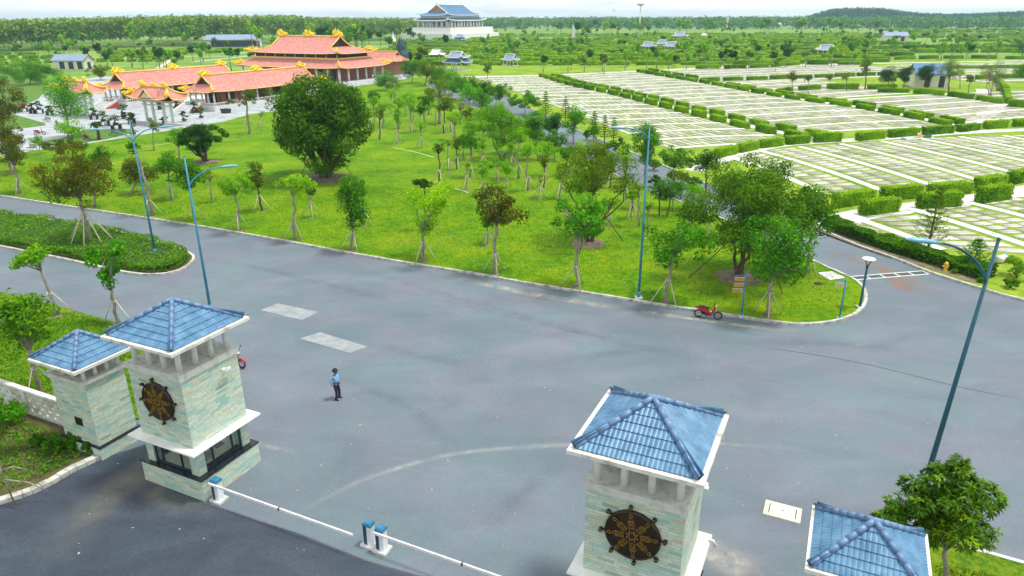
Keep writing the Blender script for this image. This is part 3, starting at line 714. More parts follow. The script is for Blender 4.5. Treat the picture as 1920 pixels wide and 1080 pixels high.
KIND = {  # material, leaf size, shape, lobes, lobe radius, density, bark
    'bright': ('bright', .30, 'umbrella', 13, .34, 1.0, BARK), 'green': ('green', .28, 'round', 15, .36, 1.3, BARK),
    'vivid': ('vivid', .30, 'round', 15, .36, 1.2, BARK), 'dark': ('dark', .26, 'round', 16, .38, 1.5, BARKD),
    'rust': ('rust', .27, 'round', 17, .36, 1.2, BARK), 'olive': ('olive', .26, 'round', 22, .3, 1.1, BARKD),
    'pale': ('pale', .26, 'umbrella', 9, .3, .6, BARK), 'sparse': ('olive', .22, 'umbrella', 16, .22, .35, BARK),
    'tall': ('green', .28, 'tall', 14, .5, 1.3, BARK), 'vee': ('vivid', .32, 'vee', 16, .3, .8, BARK), 'teal': ('teal', .3, 'round', 14, .38, 1.2, BARKD),
    'yellow': ('bright', .28, 'round', 10, .36, .9, BARK), 'brightv': ('bright', .3, 'vee', 14, .32, .9, BARK),
}
NT = 0
def tree(base, box, kind, label, stakes=0, seed=None, trunk_r=None, group=None, z=.12, nmul=1.0, mat=None, size=None, name='tree', cat='tree', stake_mat=None, nl=None, multi=1, mound=0, lr=None, shell=.45, stake_r=None, stake_h=None, shape=None, k_fill=.5):
    """a tree standing at photo pixel base=(px,py); box=(x0,x1,ytop,ybottom) is the crown's outline in photo pixels"""
    global NT; NT += 1
    rng = np.random.default_rng(seed if seed is not None else 1000 + NT)
    p = G(base[0], base[1], z); Y = p.y
    x0, x1, yt, yb = box; m0, lsz, shp, nlob, lrad, dens, bark = KIND[kind]
    shp = shape or shp
    c = at_y((x0 + x1) / 2, (yt + yb) / 2, Y); top = at_y((x0 + x1) / 2, yt, Y).z; bot = at_y((x0 + x1) / 2, yb, Y).z
    rx = (x1 - x0) / 2 * mpp(p.x, Y, c.z) * 1.13; 
    # the box includes the far/near sides of the crown seen from above
    rz = max(.35, (top - bot) / 2 * 1.06 - .1 * rx); cz = (top + bot) / 2 - p.z
    cz = max(cz, rz * .75 + .25)
    off = Vector((c.x - p.x, 0, cz))
    C, Q = lobes(rng, rx, rz, int((nl or nlob) * (1.9 if shp == 'round' else 1.5)), lr or lrad, shp)
    if shp in ('round', 'umbrella', 'tall', 'dome') and k_fill:
        kf = min(rx, rz * 1.2); cc = [(rng.normal() * rx * .22, rng.normal() * rx * .22, rng.normal() * rz * .3 + (rz * .2 if shp == 'umbrella' else 0)) for _ in range(4)]
        C = np.vstack([C, cc]); Q = np.r_[Q, [kf * k_fill * rng.uniform(.8, 1.1) for _ in range(4)]]
    qm = float(np.median(Q)); ex = max(np.abs(C[:, :2]).max(), 1e-3)
    C[:, :2] *= max(.3, (rx - qm * .85)) / ex
    zl, zh = (C[:, 2] - Q * .75).min(), (C[:, 2] + Q * .75).max(); C[:, 2] = (C[:, 2] - (zl + zh) / 2) * min(1.6, 2 * rz / max(zh - zl, .1))
    C = C + np.array(off)
    t = empty(name, p, 0, label, cat, group)
    ls = size or lsz * .82; px_m = 1024 / 1920 / mpp(p.x, Y, c.z)
    area = math.pi * rx * max(rz, rx * .6) * 4
    n = int(min(30000, max(300, dens * nmul * area / (ls * ls * .5) * 1.15)))
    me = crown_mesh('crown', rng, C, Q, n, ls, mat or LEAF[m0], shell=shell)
    o = bpy.data.objects.new('crown', me); link(o, t); reg(o, t)
    tr = trunk_r or max(.045, min(.2, .021 * (cz + rz)))
    mb = MB()
    fork = Vector((off.x * .55, 0, max(.5, cz - rz * .75)))
    if multi > 1:
        for k in range(multi):
            a = 6.28 * k / multi + rng.random(); tip = Vector(C[rng.integers(len(C))])
            trunk_mb(mb, rng, (math.cos(a) * tr * 1.6, math.sin(a) * tr * 1.6, -.05), tip, tr, tr * .3, .05)
    else:
        trunk_mb(mb, rng, (0, 0, -.05), fork, tr, tr * .72, .025)
    for k in rng.permutation(len(C))[:9]:
        tip = Vector(C[k]); mid = fork.lerp(tip, .5) + Vector((rng.normal() * .1, rng.normal() * .1, .12 * (tip - fork).length))
        mb.tube([fork - Vector((0, 0, .08)), mid, tip], [tr * .55, tr * .35, tr * .12], 5)
    mb.build('trunk', bark, t)
    if stakes:
        sh = stake_h or min(1.75, max(1.0, fork.z * .75)); sr = stake_r or sh * .62; a0 = rng.random() * 6.28
        xt = off.x * .55 * sh / max(fork.z, .1)
        for k in range(stakes):
            a = a0 + 6.283 * k / stakes; s_ = MB()
            s_.tube([(math.cos(a) * sr, math.sin(a) * sr, -.05), (xt + math.cos(a) * tr * .8, math.sin(a) * tr * .8, sh)], .038 if stakes < 6 else .045, 6)
            s_.build('stake', stake_mat or STAKE, t)
        s_ = MB(); pts = [(xt + math.cos(6.283 * q / 8) * (tr + .06), math.sin(6.283 * q / 8) * (tr + .06), sh - .1) for q in range(9)]
        s_.tube(pts, .025, 5, cap=False); s_.build('stake_tie', stake_mat or STAKE, t)
    if mound:
        s_ = MB(); n_ = 26
        vs = [(0, 0, .2)] + [(math.cos(6.283 * q / n_) * mound * .55 * (1 + rng.normal() * .04), math.sin(6.283 * q / n_) * mound * .55, .16) for q in range(n_)] + [(math.cos(6.283 * q / n_) * mound * (1 + rng.normal() * .05), math.sin(6.283 * q / n_) * mound * (1 + rng.normal() * .05), -.01) for q in range(n_)]
        fs = [(0, 1 + q, 1 + (q + 1) % n_) for q in range(n_)] + [(1 + q, 1 + n_ + q, 1 + n_ + (q + 1) % n_, 1 + (q + 1) % n_) for q in range(n_)]
        s_.add(vs, fs, smooth=True); s_.build('root_mound', MOUND, t)
    elif stakes:
        s_ = MB(); rr_ = .42; s_.lathe([(.001, .05), (rr_ * .6, .04), (rr_, -.02)], 10); s_.build('soil_ring', MOUND, t)
    return t
MOUND = mat_noise('mound_soil', (.1, .075, .05), (.24, .19, .13), 2.5, .95, .4)

def pine(base, ytop, label, seed=0, z=.12, w=None, group=None, stakes=0):
    """araucaria: straight stem with whorls of upswept branches"""
    rng = np.random.default_rng(500 + seed); p = G(*base, z); top = at_y(base[0], ytop, p.y).z; H = top - p.z
    t = empty('pine_tree', p, 0, label, 'pine tree', group)
    mb = MB(); mb.tube([(0, 0, -.05), (0, 0, H * .5), (0, 0, H)], [.03 * H ** .7, .02 * H ** .7, .01], 7)
    C, V, F, Rn = [], [], [], []; nw = int(6 + H * 1.1); w = w or H * .26
    for i in range(nw):
        tz = .22 + .76 * i / (nw - 1); ln = w * (1.05 - tz) / .85 + .08; a0 = rng.random() * 6.28
        for k in range(6):
            a = a0 + k * 1.047 + rng.normal() * .08
            q = [Vector((0, 0, H * tz)), Vector((math.cos(a) * ln * .6, math.sin(a) * ln * .6, H * tz + ln * .1)), Vector((math.cos(a) * ln, math.sin(a) * ln, H * tz + ln * .34))]
            mb.tube(q, [.018, .012, .006], 4, cap=False)
            for s_ in range(7): 
                f = .25 + .75 * s_ / 6; c = q[0].lerp(q[1], f / .6) if f < .6 else q[1].lerp(q[2], (f - .6) / .4)
                C.append((c.x, c.y, c.z))
    C = np.array(C); Vv, Ff, rn = leaf_cloud(rng, C, np.full(len(C), .09 * max(1, w)), len(C) * 5, .17, asp=.3)
    o = bpy.data.objects.new('crown', np_mesh('crown', Vv, Ff, LEAF['olive'] if seed % 2 else LEAF['green'], rn)); link(o, t); reg(o, t)
    mb.build('trunk', BARKD, t)
    for k in range(stakes):
        a = 2.1 * k + .4; s_ = MB(); s_.tube([(math.cos(a) * .9, math.sin(a) * .9, -.05), (0, 0, 1.5)], .035, 6); s_.build('stake', STAKE, t)
    return t

# ------------------------------------------------------------------ hedges
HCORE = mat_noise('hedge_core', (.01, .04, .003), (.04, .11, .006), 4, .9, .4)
def hedge_mesh(name, L_, W, H, n, leaf, seed, mat, core=True, ends=.12):
    rng = np.random.default_rng(seed); V, F, rn = [], [], []
    # leaves over the five visible faces
    ar = np.array([L_ * W, L_ * H, L_ * H, W * H, W * H]); k = rng.choice(5, n, p=ar / ar.sum())
    u, v = rng.uniform(-1, 1, n), rng.uniform(-1, 1, n)
    P = np.zeros((n, 3)); D = np.zeros((n, 3))
    for f in range(5):
        m = k == f
        if f == 0: P[m] = np.c_[u[m] * L_ / 2, v[m] * W / 2, np.full(m.sum(), H)]; D[m] = (0, 0, 1)
        elif f < 3: s = 1 if f == 1 else -1; P[m] = np.c_[u[m] * L_ / 2, np.full(m.sum(), s * W / 2), (v[m] * .5 + .5) * H]; D[m] = (0, s, 0)
        else: s = 1 if f == 3 else -1; P[m] = np.c_[np.full(m.sum(), s * L_ / 2), u[m] * W / 2, (v[m] * .5 + .5) * H]; D[m] = (s, 0, 0)
    bump = .08 * np.sin(P[:, 0] * 3.1 + seed) * np.cos(P[:, 1] * 4 + P[:, 2] * 3) + rng.normal(0, .05, n)
    P = P * (1 + 0 * bump[:, None]) + D * bump[:, None]
    rad = np.maximum(0, np.abs(P[:, 0]) - (L_ / 2 - .2)); P[:, 2] -= rad * .3 * (P[:, 2] > H * .7)
    nrm = D * .8 + rng.normal(size=(n, 3)) * .45 + np.array([0, 0, .25]); nrm /= np.linalg.norm(nrm, axis=1)[:, None]
    a = np.cross(nrm, rng.normal(size=(n, 3))); a /= np.linalg.norm(a, axis=1)[:, None]; b = np.cross(nrm, a)
    s = leaf * rng.uniform(.6, 1.4, n)[:, None]
    V = np.stack([P - a * s * .5, P - b * s * .32, P + a * s * .5, P + b * s * .32], 1).reshape(-1, 3)
    rn = np.clip(rng.random(n) * .6 + .35 * (D[:, 2]) + .15 * (P[:, 2] / H) - .0, 0, 1)  # top leaves toned lighter than the sides: light on top put into the colour
    F = np.arange(n * 4).reshape(-1, 4)
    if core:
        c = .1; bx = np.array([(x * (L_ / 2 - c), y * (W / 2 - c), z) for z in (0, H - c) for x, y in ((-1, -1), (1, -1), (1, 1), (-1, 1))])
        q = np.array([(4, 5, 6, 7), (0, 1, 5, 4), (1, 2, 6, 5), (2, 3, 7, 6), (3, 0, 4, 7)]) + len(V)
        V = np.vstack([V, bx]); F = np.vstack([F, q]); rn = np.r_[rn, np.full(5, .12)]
    return np_mesh(name, V, F, mat, rn)
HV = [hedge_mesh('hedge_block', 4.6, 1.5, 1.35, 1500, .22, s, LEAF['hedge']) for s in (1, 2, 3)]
HEDGES = []     # (x, y, rz, length scale, width scale, height scale, label, group)
def hedge_at(x, y, rz, L_=4.6, W=1.5, H=1.35, label=None, group=None, z=.12): HEDGES.append((x, y, z, rz, L_ / 4.6, W / 1.5, H / 1.35, label, group))
def ordinal(n):
    W_ = ['', 'first', 'second', 'third', 'fourth', 'fifth', 'sixth', 'seventh', 'eighth', 'ninth', 'tenth', 'eleventh', 'twelfth', 'thirteenth', 'fourteenth', 'fifteenth', 'sixteenth', 'seventeenth', 'eighteenth', 'nineteenth', 'twentieth']
    return W_[n] if n <= 20 else {21: 'twenty-first', 22: 'twenty-second', 23: 'twenty-third', 24: 'twenty-fourth', 25: 'twenty-fifth', 26: 'twenty-sixth', 27: 'twenty-seventh', 28: 'twenty-eighth', 29: 'twenty-ninth', 30: 'thirtieth'}.get(n, '%dth' % n)
def resample(pts, k):
    d = [0]
    for i in range(1, len(pts)): d.append(d[-1] + math.dist(pts[i], pts[i - 1]))
    out = []
    for j in range(k):
        s = d[-1] * j / (k - 1); i = max(1, min(len(pts) - 1, next((q for q in range(1, len(d)) if d[q] >= s - 1e-9), len(d) - 1)))
        f = (s - d[i - 1]) / max(1e-9, d[i] - d[i - 1]); a, b = pts[i - 1], pts[i]
        out.append((a[0] + (b[0] - a[0]) * f, a[1] + (b[1] - a[1]) * f))
    return out
def hedge_row(pts, pitch, L_, label, group, W=1.4, H=1.3, off=0.0, jitter=.05, start='far'):
    """blocks along a world polyline; label gets the ordinal put in front"""
    pts = smooth(pts, 8); tot = sum(math.dist(pts[i], pts[i - 1]) for i in range(1, len(pts))); k = max(2, int(round(tot / pitch)) + 1)
    q = resample(pts, k); rr = random.Random(int(tot * 100)); rows = []
    for i in range(k - 1):
        a, b = q[i], q[i + 1]; rz = math.atan2(b[1] - a[1], b[0] - a[0]); cx, cy = (a[0] + b[0]) / 2 - math.sin(rz) * off, (a[1] + b[1]) / 2 + math.cos(rz) * off
        rows.append((cx, cy, rz))
    for i, (cx, cy, rz) in enumerate(rows):
        hedge_at(cx, cy, rz + rr.uniform(-.04, .04), L_ * rr.uniform(.88, 1.04), W * .82, H * rr.uniform(.78, .98), '%s %s' % (ordinal(i + 1), label), group)

# ================================================================== GRAVE FIELDS
PAVE = mat_noise('grave_path_concrete', (.6, .6, .55), (.8, .8, .76), .8, .8, .05)
def slab_mat():
    m, t, b = nt('grave_slab_concrete'); L = t.links.new
    at = N(t, 'ShaderNodeAttribute', attribute_name='face_tone'); tc = N(t, 'ShaderNodeTexCoord')
    n = N(t, 'ShaderNodeTexNoise', i_Scale=1.1, i_Detail=8, i_Roughness=.7); L(tc.outputs['Object'], n.inputs['Vector'])
    a = N(t, 'ShaderNodeMath', operation='MULTIPLY_ADD'); a.inputs[1].default_value = .45; L(at.outputs['Fac'], a.inputs[0])
    c = N(t, 'ShaderNodeMath', operation='MULTIPLY_ADD'); c.inputs[1].default_value = .9; c.inputs[2].default_value = -.12; L(n.outputs['Fac'], c.inputs[0]); L(c.outputs[0], a.inputs[2])
    r = ramp(t, [(.2, (.16, .2, .09)), (.42, (.35, .35, .26)), (.6, (.5, .475, .39)), (.85, (.62, .59, .51))]); L(a.outputs[0], r.inputs[0])
    wv = N(t, 'ShaderNodeTexWave', bands_direction='Y', i_Scale=.55, i_Distortion=2.5, i_Detail=2); L(tc.outputs['Object'], wv.inputs['Vector'])
    wr = ramp(t, [(.1, (.62, .62, .6)), (.35, (1, 1, 1))]); L(wv.outputs['Fac'], wr.inputs[0])
    mu = N(t, 'ShaderNodeMixRGB', blend_type='MULTIPLY'); mu.inputs['Fac'].default_value = .8; L(r.outputs[0], mu.inputs['Color1']); L(wr.outputs[0], mu.inputs['Color2']); L(mu.outputs[0], b.inputs['Base Color'])
    b.inputs['Roughness'].default_value = .9; return m
SLABM = slab_mat()
SLABS = []      # each: four ground corners
def lerp2(a, b, t): return (a[0] + (b[0] - a[0]) * t, a[1] + (b[1] - a[1]) * t)
def grave_field(A, B, nstrip, bulge=0.0, sw=1.0, pitch=1.35, s_range=(0, 1), bdir=1, first=True, last=True):
    """A and B are world polylines; path strips run from A(k) to B(k); slabs fill the bands between"""
    A = resample(smooth(A, 6), nstrip); B = resample(smooth(B, 6), nstrip); NSEG = 10
    def curve(k, off=0.0):
        a, b = A[k], B[k]; nx, ny = -(b[1] - a[1]), b[0] - a[0]; l = math.hypot(nx, ny) or 1; out = []
        for i in range(NSEG + 1):
            t = i / NSEG; p = lerp2(a, b, t); q = bulge * l * 4 * t * (1 - t) + off; out.append((p[0] + nx / l * q, p[1] + ny / l * q))
        return out
    paths = [curve(k) for k in range(nstrip)]
    for k in range(nstrip):
        if (k == 0 and not first) or (k == nstrip - 1 and not last): continue
        STRIPS.append((paths[k], sw))
    for k in range(nstrip - 1):
        P, Q = paths[k], paths[k + 1]
        L_ = sum(math.dist(P[i], P[i + 1]) for i in range(NSEG)); n = max(2, int(L_ / pitch)); band = math.dist(P[5], Q[5])
        if band < 2.5: continue
        cols = max(1, int(round((band - sw) / 2.9))); e = (sw / 2 + .7) / band
        def pt(s, t):
            x = s * NSEG; i = min(NSEG - 1, int(x)); f = x - i; a = lerp2(P[i], P[i + 1], f); b = lerp2(Q[i], Q[i + 1], f); return lerp2(a, b, t)
        for j in range(n):
            s0, s1 = (j + .06) / n, (j + .73) / n
            for c in range(cols):
                w = (1 - 2 * e) / cols; t0, t1 = e + c * w + .006, e + (c + 1) * w - .02
                SLABS.append((pt(s0, t0), pt(s1, t0), pt(s1, t1), pt(s0, t1)))
STRIPS = []
dbl = GP([(1022, 143), (1080, 160), (1160, 177), (1240, 197), (1320, 217), (1400, 237), (1480, 254), (1545, 266)])     # double hedge line
hd2 = GP([(1200, 135), (1290, 150), (1350, 160), (1430, 175), (1520, 190), (1600, 200), (1700, 218), (1800, 238)])
f1_left = [(-12, 240), (-4, 212), (5, 180), (13, 148), (20.5, 118), (24, 107)]
def shift(pts, dx, dy=0): return [(x + dx, y + dy) for x, y in pts]
grave_field(f1_left, shift(dbl, -2.6, -1.0), 19, bulge=.05)
grave_field(shift(dbl, 3.2, 1.2)[:-1] + [(50.5, 121)], shift(hd2, -2.4, -.6), 18, bulge=.05)
topL = GP([(1370, 297), (1432, 283), (1504, 277), (1586, 271), (1662, 266), (1730, 262), (1800, 258), (1880, 256), (1960, 254)])
botL = [(35.0, 77.5), (39.6, 78.0), (46.1, 79.9), (53.5, 82.5), (60.8, 84.4), (68, 87), (75.4, 90), (83, 93.5), (91, 97.5)]
for a, b in ((topL, botL),): grave_field(a, b, 9, bulge=.03)
lowA = [(25.9, 70.0), (32.9, 68.2), (40.1, 70.7), (48.1, 73.2), (56, 76), (63.5, 79.4), (71, 83)]
lowB = [(30.4, 63.5), (36.6, 57.5), (45.6, 55.5), (54, 58), (62.5, 61), (70, 65), (78, 69)]
grave_field(lowA, lowB, 7, bulge=.02)
# fields right of the second hedge
f3a = [(86, 133.5), (83.5, 142), (81, 150), (77, 160), (74, 169)]; f3b = [(150, 158), (147, 166), (143, 174), (139, 182), (136, 189)]
grave_field(f3a, f3b, 6, bulge=.03)
grave_field([(73, 172), (69, 184), (65, 198), (62, 210)], [(104, 186), (101, 198), (97, 212), (94, 224)], 6, bulge=.03)
grave_field([(60, 214), (55, 232), (50, 252), (48, 262)], [(150, 246), (146, 264), (140, 284), (137, 296)], 7, bulge=.02)
grave_field([(138, 215), (136, 228), (134, 240)], [(200, 232), (197, 246), (194, 258)], 4, bulge=.02)
grave_field([(152, 163), (149, 176), (147, 190), (145, 202)], [(205, 175), (200, 190), (197, 206), (195, 218)], 6, bulge=.02)
grave_field([(154, 253), (150, 270), (146, 288)], [(230, 275), (226, 292), (222, 305)], 5, bulge=.02)
mb = MB()
for pts, w in STRIPS:
    o1, o2 = offset(pts, w / 2), offset(pts, -w / 2); n = len(pts)
    vs = [(*q, .2) for q in o1] + [(*q, .2) for q in o2] + [(*q, .1) for q in o1] + [(*q, .1) for q in o2]
    for i in range(n - 1):
        mb.add([vs[i], vs[i + 1], vs[n + i + 1], vs[n + i]], [(3, 2, 1, 0)]); mb.add([vs[n + i], vs[n + i + 1], vs[3 * n + i + 1], vs[3 * n + i]], [(3, 2, 1, 0)]); mb.add([vs[i], vs[i + 1], vs[2 * n + i + 1], vs[2 * n + i]], [(0, 1, 2, 3)])
tag(mb.build('grave_paths', PAVE), kind='structure')
# walks between the fields
def walk(px, w, z=.135, world=False): strip('gravel_walk', smooth(px if world else GP(px), 5), w, z, PAVE if w < 2 else CONC)
walk([(1560, 432), (1600, 408), (1700, 392), (1810, 378), (1960, 352)], 3.2)
walk([(1300, 322), (1370, 296), (1440, 277), (1500, 270), (1600, 264), (1700, 258), (1800, 250), (1960, 243)], 2.6)
walk([(x, y) for x, y in shift(dbl, .4, .2)], 2.4, world=True)
walk([(x, y) for x, y in hd2], 1.9, world=True)
walk([(1650, 232), (1600, 225), (1560, 205)], 1.2)
walk([(1800, 240), (1840, 222), (1870, 200), (1850, 182), (1842, 168)], 3.2)
walk([(-20, 243), (10, 247), (45, 264), (95, 288), (160, 304), (240, 318)], 3.4, world=True)
# the slabs: nearest 260 that show are things, the others one mass
def inframe(x, y, z=0, m=25):
    if y < 8: return False
    dz = CAM_H - z; Z = y * cp_ + dz * sp_; u = F_PX * x / Z; v = F_PX * (-y * sp_ + dz * cp_) / Z; return abs(u) < 960 + m and abs(v) < 540 + m
def slab_geo(q, h0, h1):
    ar = (q[1][0] - q[0][0]) * (q[3][1] - q[0][1]) - (q[1][1] - q[0][1]) * (q[3][0] - q[0][0])
    if ar < 0: q = (q[3], q[2], q[1], q[0])
    v = [(*p, h0) for p in q] + [(*p, h1) for p in q]; return v, [(4, 5, 6, 7), (0, 1, 5, 4), (1, 2, 6, 5), (2, 3, 7, 6), (3, 0, 4, 7)]
SLABS.sort(key=lambda q: q[0][1] + abs(q[0][0]) * .15)
rr = random.Random(5); vis = [q for q in SLABS if inframe(*q[0])]; near = vis[:270]; rest = [q for q in vis[270:]]
for q in near:
    cx, cy = sum(p[0] for p in q) / 4, sum(p[1] for p in q) / 4
    v, f = slab_geo([(p[0] - cx, p[1] - cy) for p in q], 0, .06)
    me = np_mesh('grave_slab', v, f, SLABM, np.full(5, rr.random()))
    o = bpy.data.objects.new('grave_slab', me); COL.objects.link(o); o.location = (cx, cy, .115)
    tag(o, 'pale concrete grave slab lying flush in the nearest grass-jointed rows behind the roadside hedge', 'grave slab', 'nearest flush grave slabs')
V, Fq, rn = [], [], []
for q in rest:
    v, f = slab_geo(q, .115, .175); b = len(V); V += v; Fq += [[b + k for k in w] for w in f]; rn += [rr.random()] * 5
o = bpy.data.objects.new('distant_grave_slabs', np_mesh('distant_grave_slabs', V, Fq, SLABM, rn)); COL.objects.link(o)
tag(o, 'long rows of distant pale grave slabs in grass between the hedges', 'grave slabs', kind='stuff')

# ------------------------------------------------------------------ hedge rows
gn = 'clipped hedge blocks between the grave fields'
hedge_row(shift(dbl, -1.8, -.8), 7.3, 4.7, 'hedge block from the far end, left row of the double hedge', gn)
hedge_row(shift(dbl, 2.3, 1.1), 7.3, 4.6, 'hedge block from the far end, right row of the double hedge', gn, H=1.15)
hedge_row(shift(hd2, -1.3, -.3), 7.4, 5.2, 'hedge block from the far end, left side of the second hedge line', gn, H=1.15)
hedge_row(shift(hd2[2:], 1.9, .7), 8.5, 6.2, 'hedge block from the far end, right side of the second hedge line', gn, H=1.1)
hedge_row(GP([(1340, 298), (1420, 280), (1500, 270), (1580, 266)]), 6.2, 4.7, 'hedge block from the left, above the white paths of the lower grave field', gn, H=1.5)
hedge_row(GP([(1600, 266), (1700, 256), (1790, 250)]), 8.2, 6.4, 'hedge block from the left, beside the flower-strewn grave', gn, H=1.4)
hedge_row(GP([(1790, 250), (1870, 240), (1960, 236)]), 7.6, 6.1, 'hedge block from the left, right of the flower-strewn grave', gn, H=1.5)
hedge_row(GP([(1555, 392), (1630, 380), (1720, 370), (1800, 365), (1940, 336)]), 6.6, 5.2, 'hedge block from the left, upper row along the lower walk', gn, H=1.6)
hedge_row(GP([(1590, 408), (1690, 396), (1790, 388), (1905, 372)]), 7.6, 4.7, 'hedge block from the left, lower row along the lower walk', gn, H=1.7)
hedge_row(GP([(1215, 134), (1310, 150)])[::-1], 9, 6.5, 'hedge block of the thin far line', gn)
hedge_row(GP([(1310, 155), (1370, 152), (1440, 150), (1540, 146), (1650, 142), (1690, 142)]), 8, 7.2, 'hedge block from the left, far row ending at the dark house trees', gn)
hedge_row(GP([(1450, 178), (1490, 172), (1530, 168), (1580, 170), (1640, 167), (1690, 168)]), 11, 8.0, 'hedge block from the left, short row before the house', gn, H=1.6)
hedge_row(GP([(1640, 174), (1720, 176), (1800, 184), (1880, 196)]), 8.5, 7.8, 'hedge block from the left, row in front of the house garden', gn, H=1.4)
hedge_row(GP([(1880, 200), (1920, 203), (1960, 206)]), 7, 6.5, 'hedge block at the right end below the gravel walk', gn, H=1.6)
hedge_row(GP([(1890, 196), (1885, 178), (1875, 160), (1862, 152)]), 6, 5.4, 'hedge block from the near end, line climbing the right edge of the walk', gn, H=1.6)
hedge_row(GP([(1830, 150), (1870, 148), (1960, 147)]), 9, 8, 'hedge block from the left, far right behind the birch-like trees', gn, H=1.6)
hedge_row(GP([(1740, 128), (1830, 130), (1890, 128), (1960, 130)]), 9, 8.4, 'hedge block from the left, behind the house roof at right', gn, H=1.5)
hedge_row(GP([(1190, 138), (1300, 130), (1420, 128), (1500, 122)])[1:], 11, 9.0, 'hedge block from the left, along the far edge of the upper field', gn, H=1.6)
hedge_row(GP([(1560, 112), (1640, 113), (1700, 112), (1800, 110), (1940, 112)]), 13, 10.0, 'hedge block from the left, beside the pale blue walk', gn, H=1.7)

# ================================================================== TEMPLE COMPLEX
REDT = mat_noise('red_roof_tiles', (.4, .13, .105), (.52, .21, .17), 1.4, .8, .25, c3=(.6, .3, .25), stretch=(1, 1, 2))
YEL = mat_noise('yellow_ridge', (.78, .45, .07), (.9, .62, .16), 1.2, .55)
ORN = mat_noise('golden_ornament', (.85, .55, .005), (.98, .78, .02), 2.5, .45)
BRICKW = mat_noise('brown_brick', (.2, .085, .055), (.32, .15, .10), 1.5, .85, .1)
COLM = mat_noise('pale_column', (.55, .6, .6), (.74, .77, .76), 2, .6)
STONEW = mat_noise('pale_terrace_stone', (.5, .53, .52), (.7, .72, .7), 1.0, .75, .05)
DARKW = mat_noise('dark_interior', (.015, .012, .01), (.05, .035, .03), 1, .8)
BLUET = mat_noise('slate_blue_roof', (.035, .11, .22), (.07, .19, .33), .5, .6, .1)
GREYT = mat_noise('grey_blue_roof', (.16, .22, .32), (.27, .34, .45), 1.2, .6, .1)
REDP = mat_noise('dark_red_ramp', (.3, .03, .03), (.42, .07, .06), 1, .7)
def hip_roof(mb, tr, a, b, z0, a1, b1, z1, up=.5, curve=1.45, n=14, m=6, mi=0):
    """four concave slopes from the eave rectangle (a,b,z0) to (a1,b1,z1); tr = tube collector for hips"""
    for k in range(4):
        h0, d0, h1, d1 = (a, b, a1, b1) if k % 2 == 0 else (b, a, b1, a1)
        th = k * math.pi / 2; c, s = math.cos(th), math.sin(th); vs = []
        for j in range(m + 1):
            t = j / m
            for i in range(n + 1):
                u = -1 + 2 * i / n; x = u * (h0 + (h1 - h0) * t); y = -(d0 + (d1 - d0) * t)
                z = z0 + (z1 - z0) * (t ** curve * .75 + t * .25) + up * abs(u) ** 5 * (1 - t) ** 2
                vs.append((x * c - y * s, x * s + y * c, z))
        mb.add(vs, [(j * (n + 1) + i, j * (n + 1) + i + 1, (j + 1) * (n + 1) + i + 1, (j + 1) * (n + 1) + i) for j in range(m) for i in range(n)], mi, smooth=True)
        # soffit
        q = [(-h0 + .1, -d0 + .1, z0 - .12), (h0 - .1, -d0 + .1, z0 - .12), (h1 * .8, -d1 * .8, z0 - .06), (-h1 * .8, -d1 * .8, z0 - .06)]
        mb.add([(x * c - y * s, x * s + y * c, z) for x, y, z in q], [(3, 2, 1, 0)], mi)
        if tr is not None:
            for u in (-1,):
                pts = []
                for j in range(m + 1):
                    t = j / m; x = u * (h0 + (h1 - h0) * t); y = -(d0 + (d1 - d0) * t); z = z0 + (z1 - z0) * (t ** curve * .75 + t * .25) + up * (1 - t) ** 2 + .08
                    pts.append((x * c - y * s, x * s + y * c, z))
                tr.append(pts)
            ev = []
            for i in range(n + 1):
                u = -1 + 2 * i / n; x, y, z = u * h0, -d0, z0 + up * abs(u) ** 5
                ev.append((x * c - y * s, x * s + y * c, z - .03))
            tr.append(('eave', ev))
def irimoya(parent, a, b, z0, r, zr, mat, ridge_mat, up=.5, tg=.5, rt=.16, gable_mat=None, thick_eave=.08, name='roof'):
    """hip-and-gable roof: hips to the gable height, then a gabled top along local x"""
    R_ = empty(name); R_.parent = parent; reg(R_, parent)
    zg = z0 + (zr - z0) * (tg ** 1.45 * .75 + tg * .25); b1 = b * (1 - tg); mb = MB(); tr = []
    hip_roof(mb, tr, a, b, z0, r, b1, zg, up)
    # gabled upper part
    n = 6; vs = []
    for sgn in (-1, 1):
        base = len(vs); 
        for j in range(n + 1):
            t = tg + (1 - tg) * j / n; y = sgn * b * (1 - t); z = z0 + (zr - z0) * (t ** 1.45 * .75 + t * .25)
            vs += [(-r - .3, y, z), (r + .3, y, z)]
    fs = []
    for s_ in range(2):
        o_ = s_ * 2 * (n + 1)
        for j in range(n):
            q = (o_ + 2 * j, o_ + 2 * j + 1, o_ + 2 * j + 3, o_ + 2 * j + 2); fs.append(q if s_ == 0 else q[::-1])
    mb.add(vs, fs, smooth=True); mb.build('roof_tiles', mat, R_)
    g = MB()
    for sx in (-1, 1):
        p = [(sx * (r - .15), -b1, zg), (sx * (r - .15), b1, zg), (sx * (r - .15), 0, zr)]
        g.add(p, [(0, 1, 2) if sx > 0 else (0, 2, 1)])
    g.build('gable', gable_mat or DARKW, R_)
    rd = MB()
    rd.tube([(-r - .3, 0, zr + .1), (r + .3, 0, zr + .1)], rt * 1.3, 6)
    for sx in (-1, 1):
        for sy in (-1, 1):
            rd.tube([(sx * (r + .3), sy * b * (1 - t), z0 + (zr - z0) * (t ** 1.45 * .75 + t * .25) + .08) for t in [tg + (1 - tg) * j / 5 for j in range(6)]], rt, 6)
    for q in tr:
        if q[0] == 'eave': rd.tube(q[1], thick_eave, 5)
        else: rd.tube(q, rt, 6)
    rd.build('ridges', ridge_mat, R_); return R_
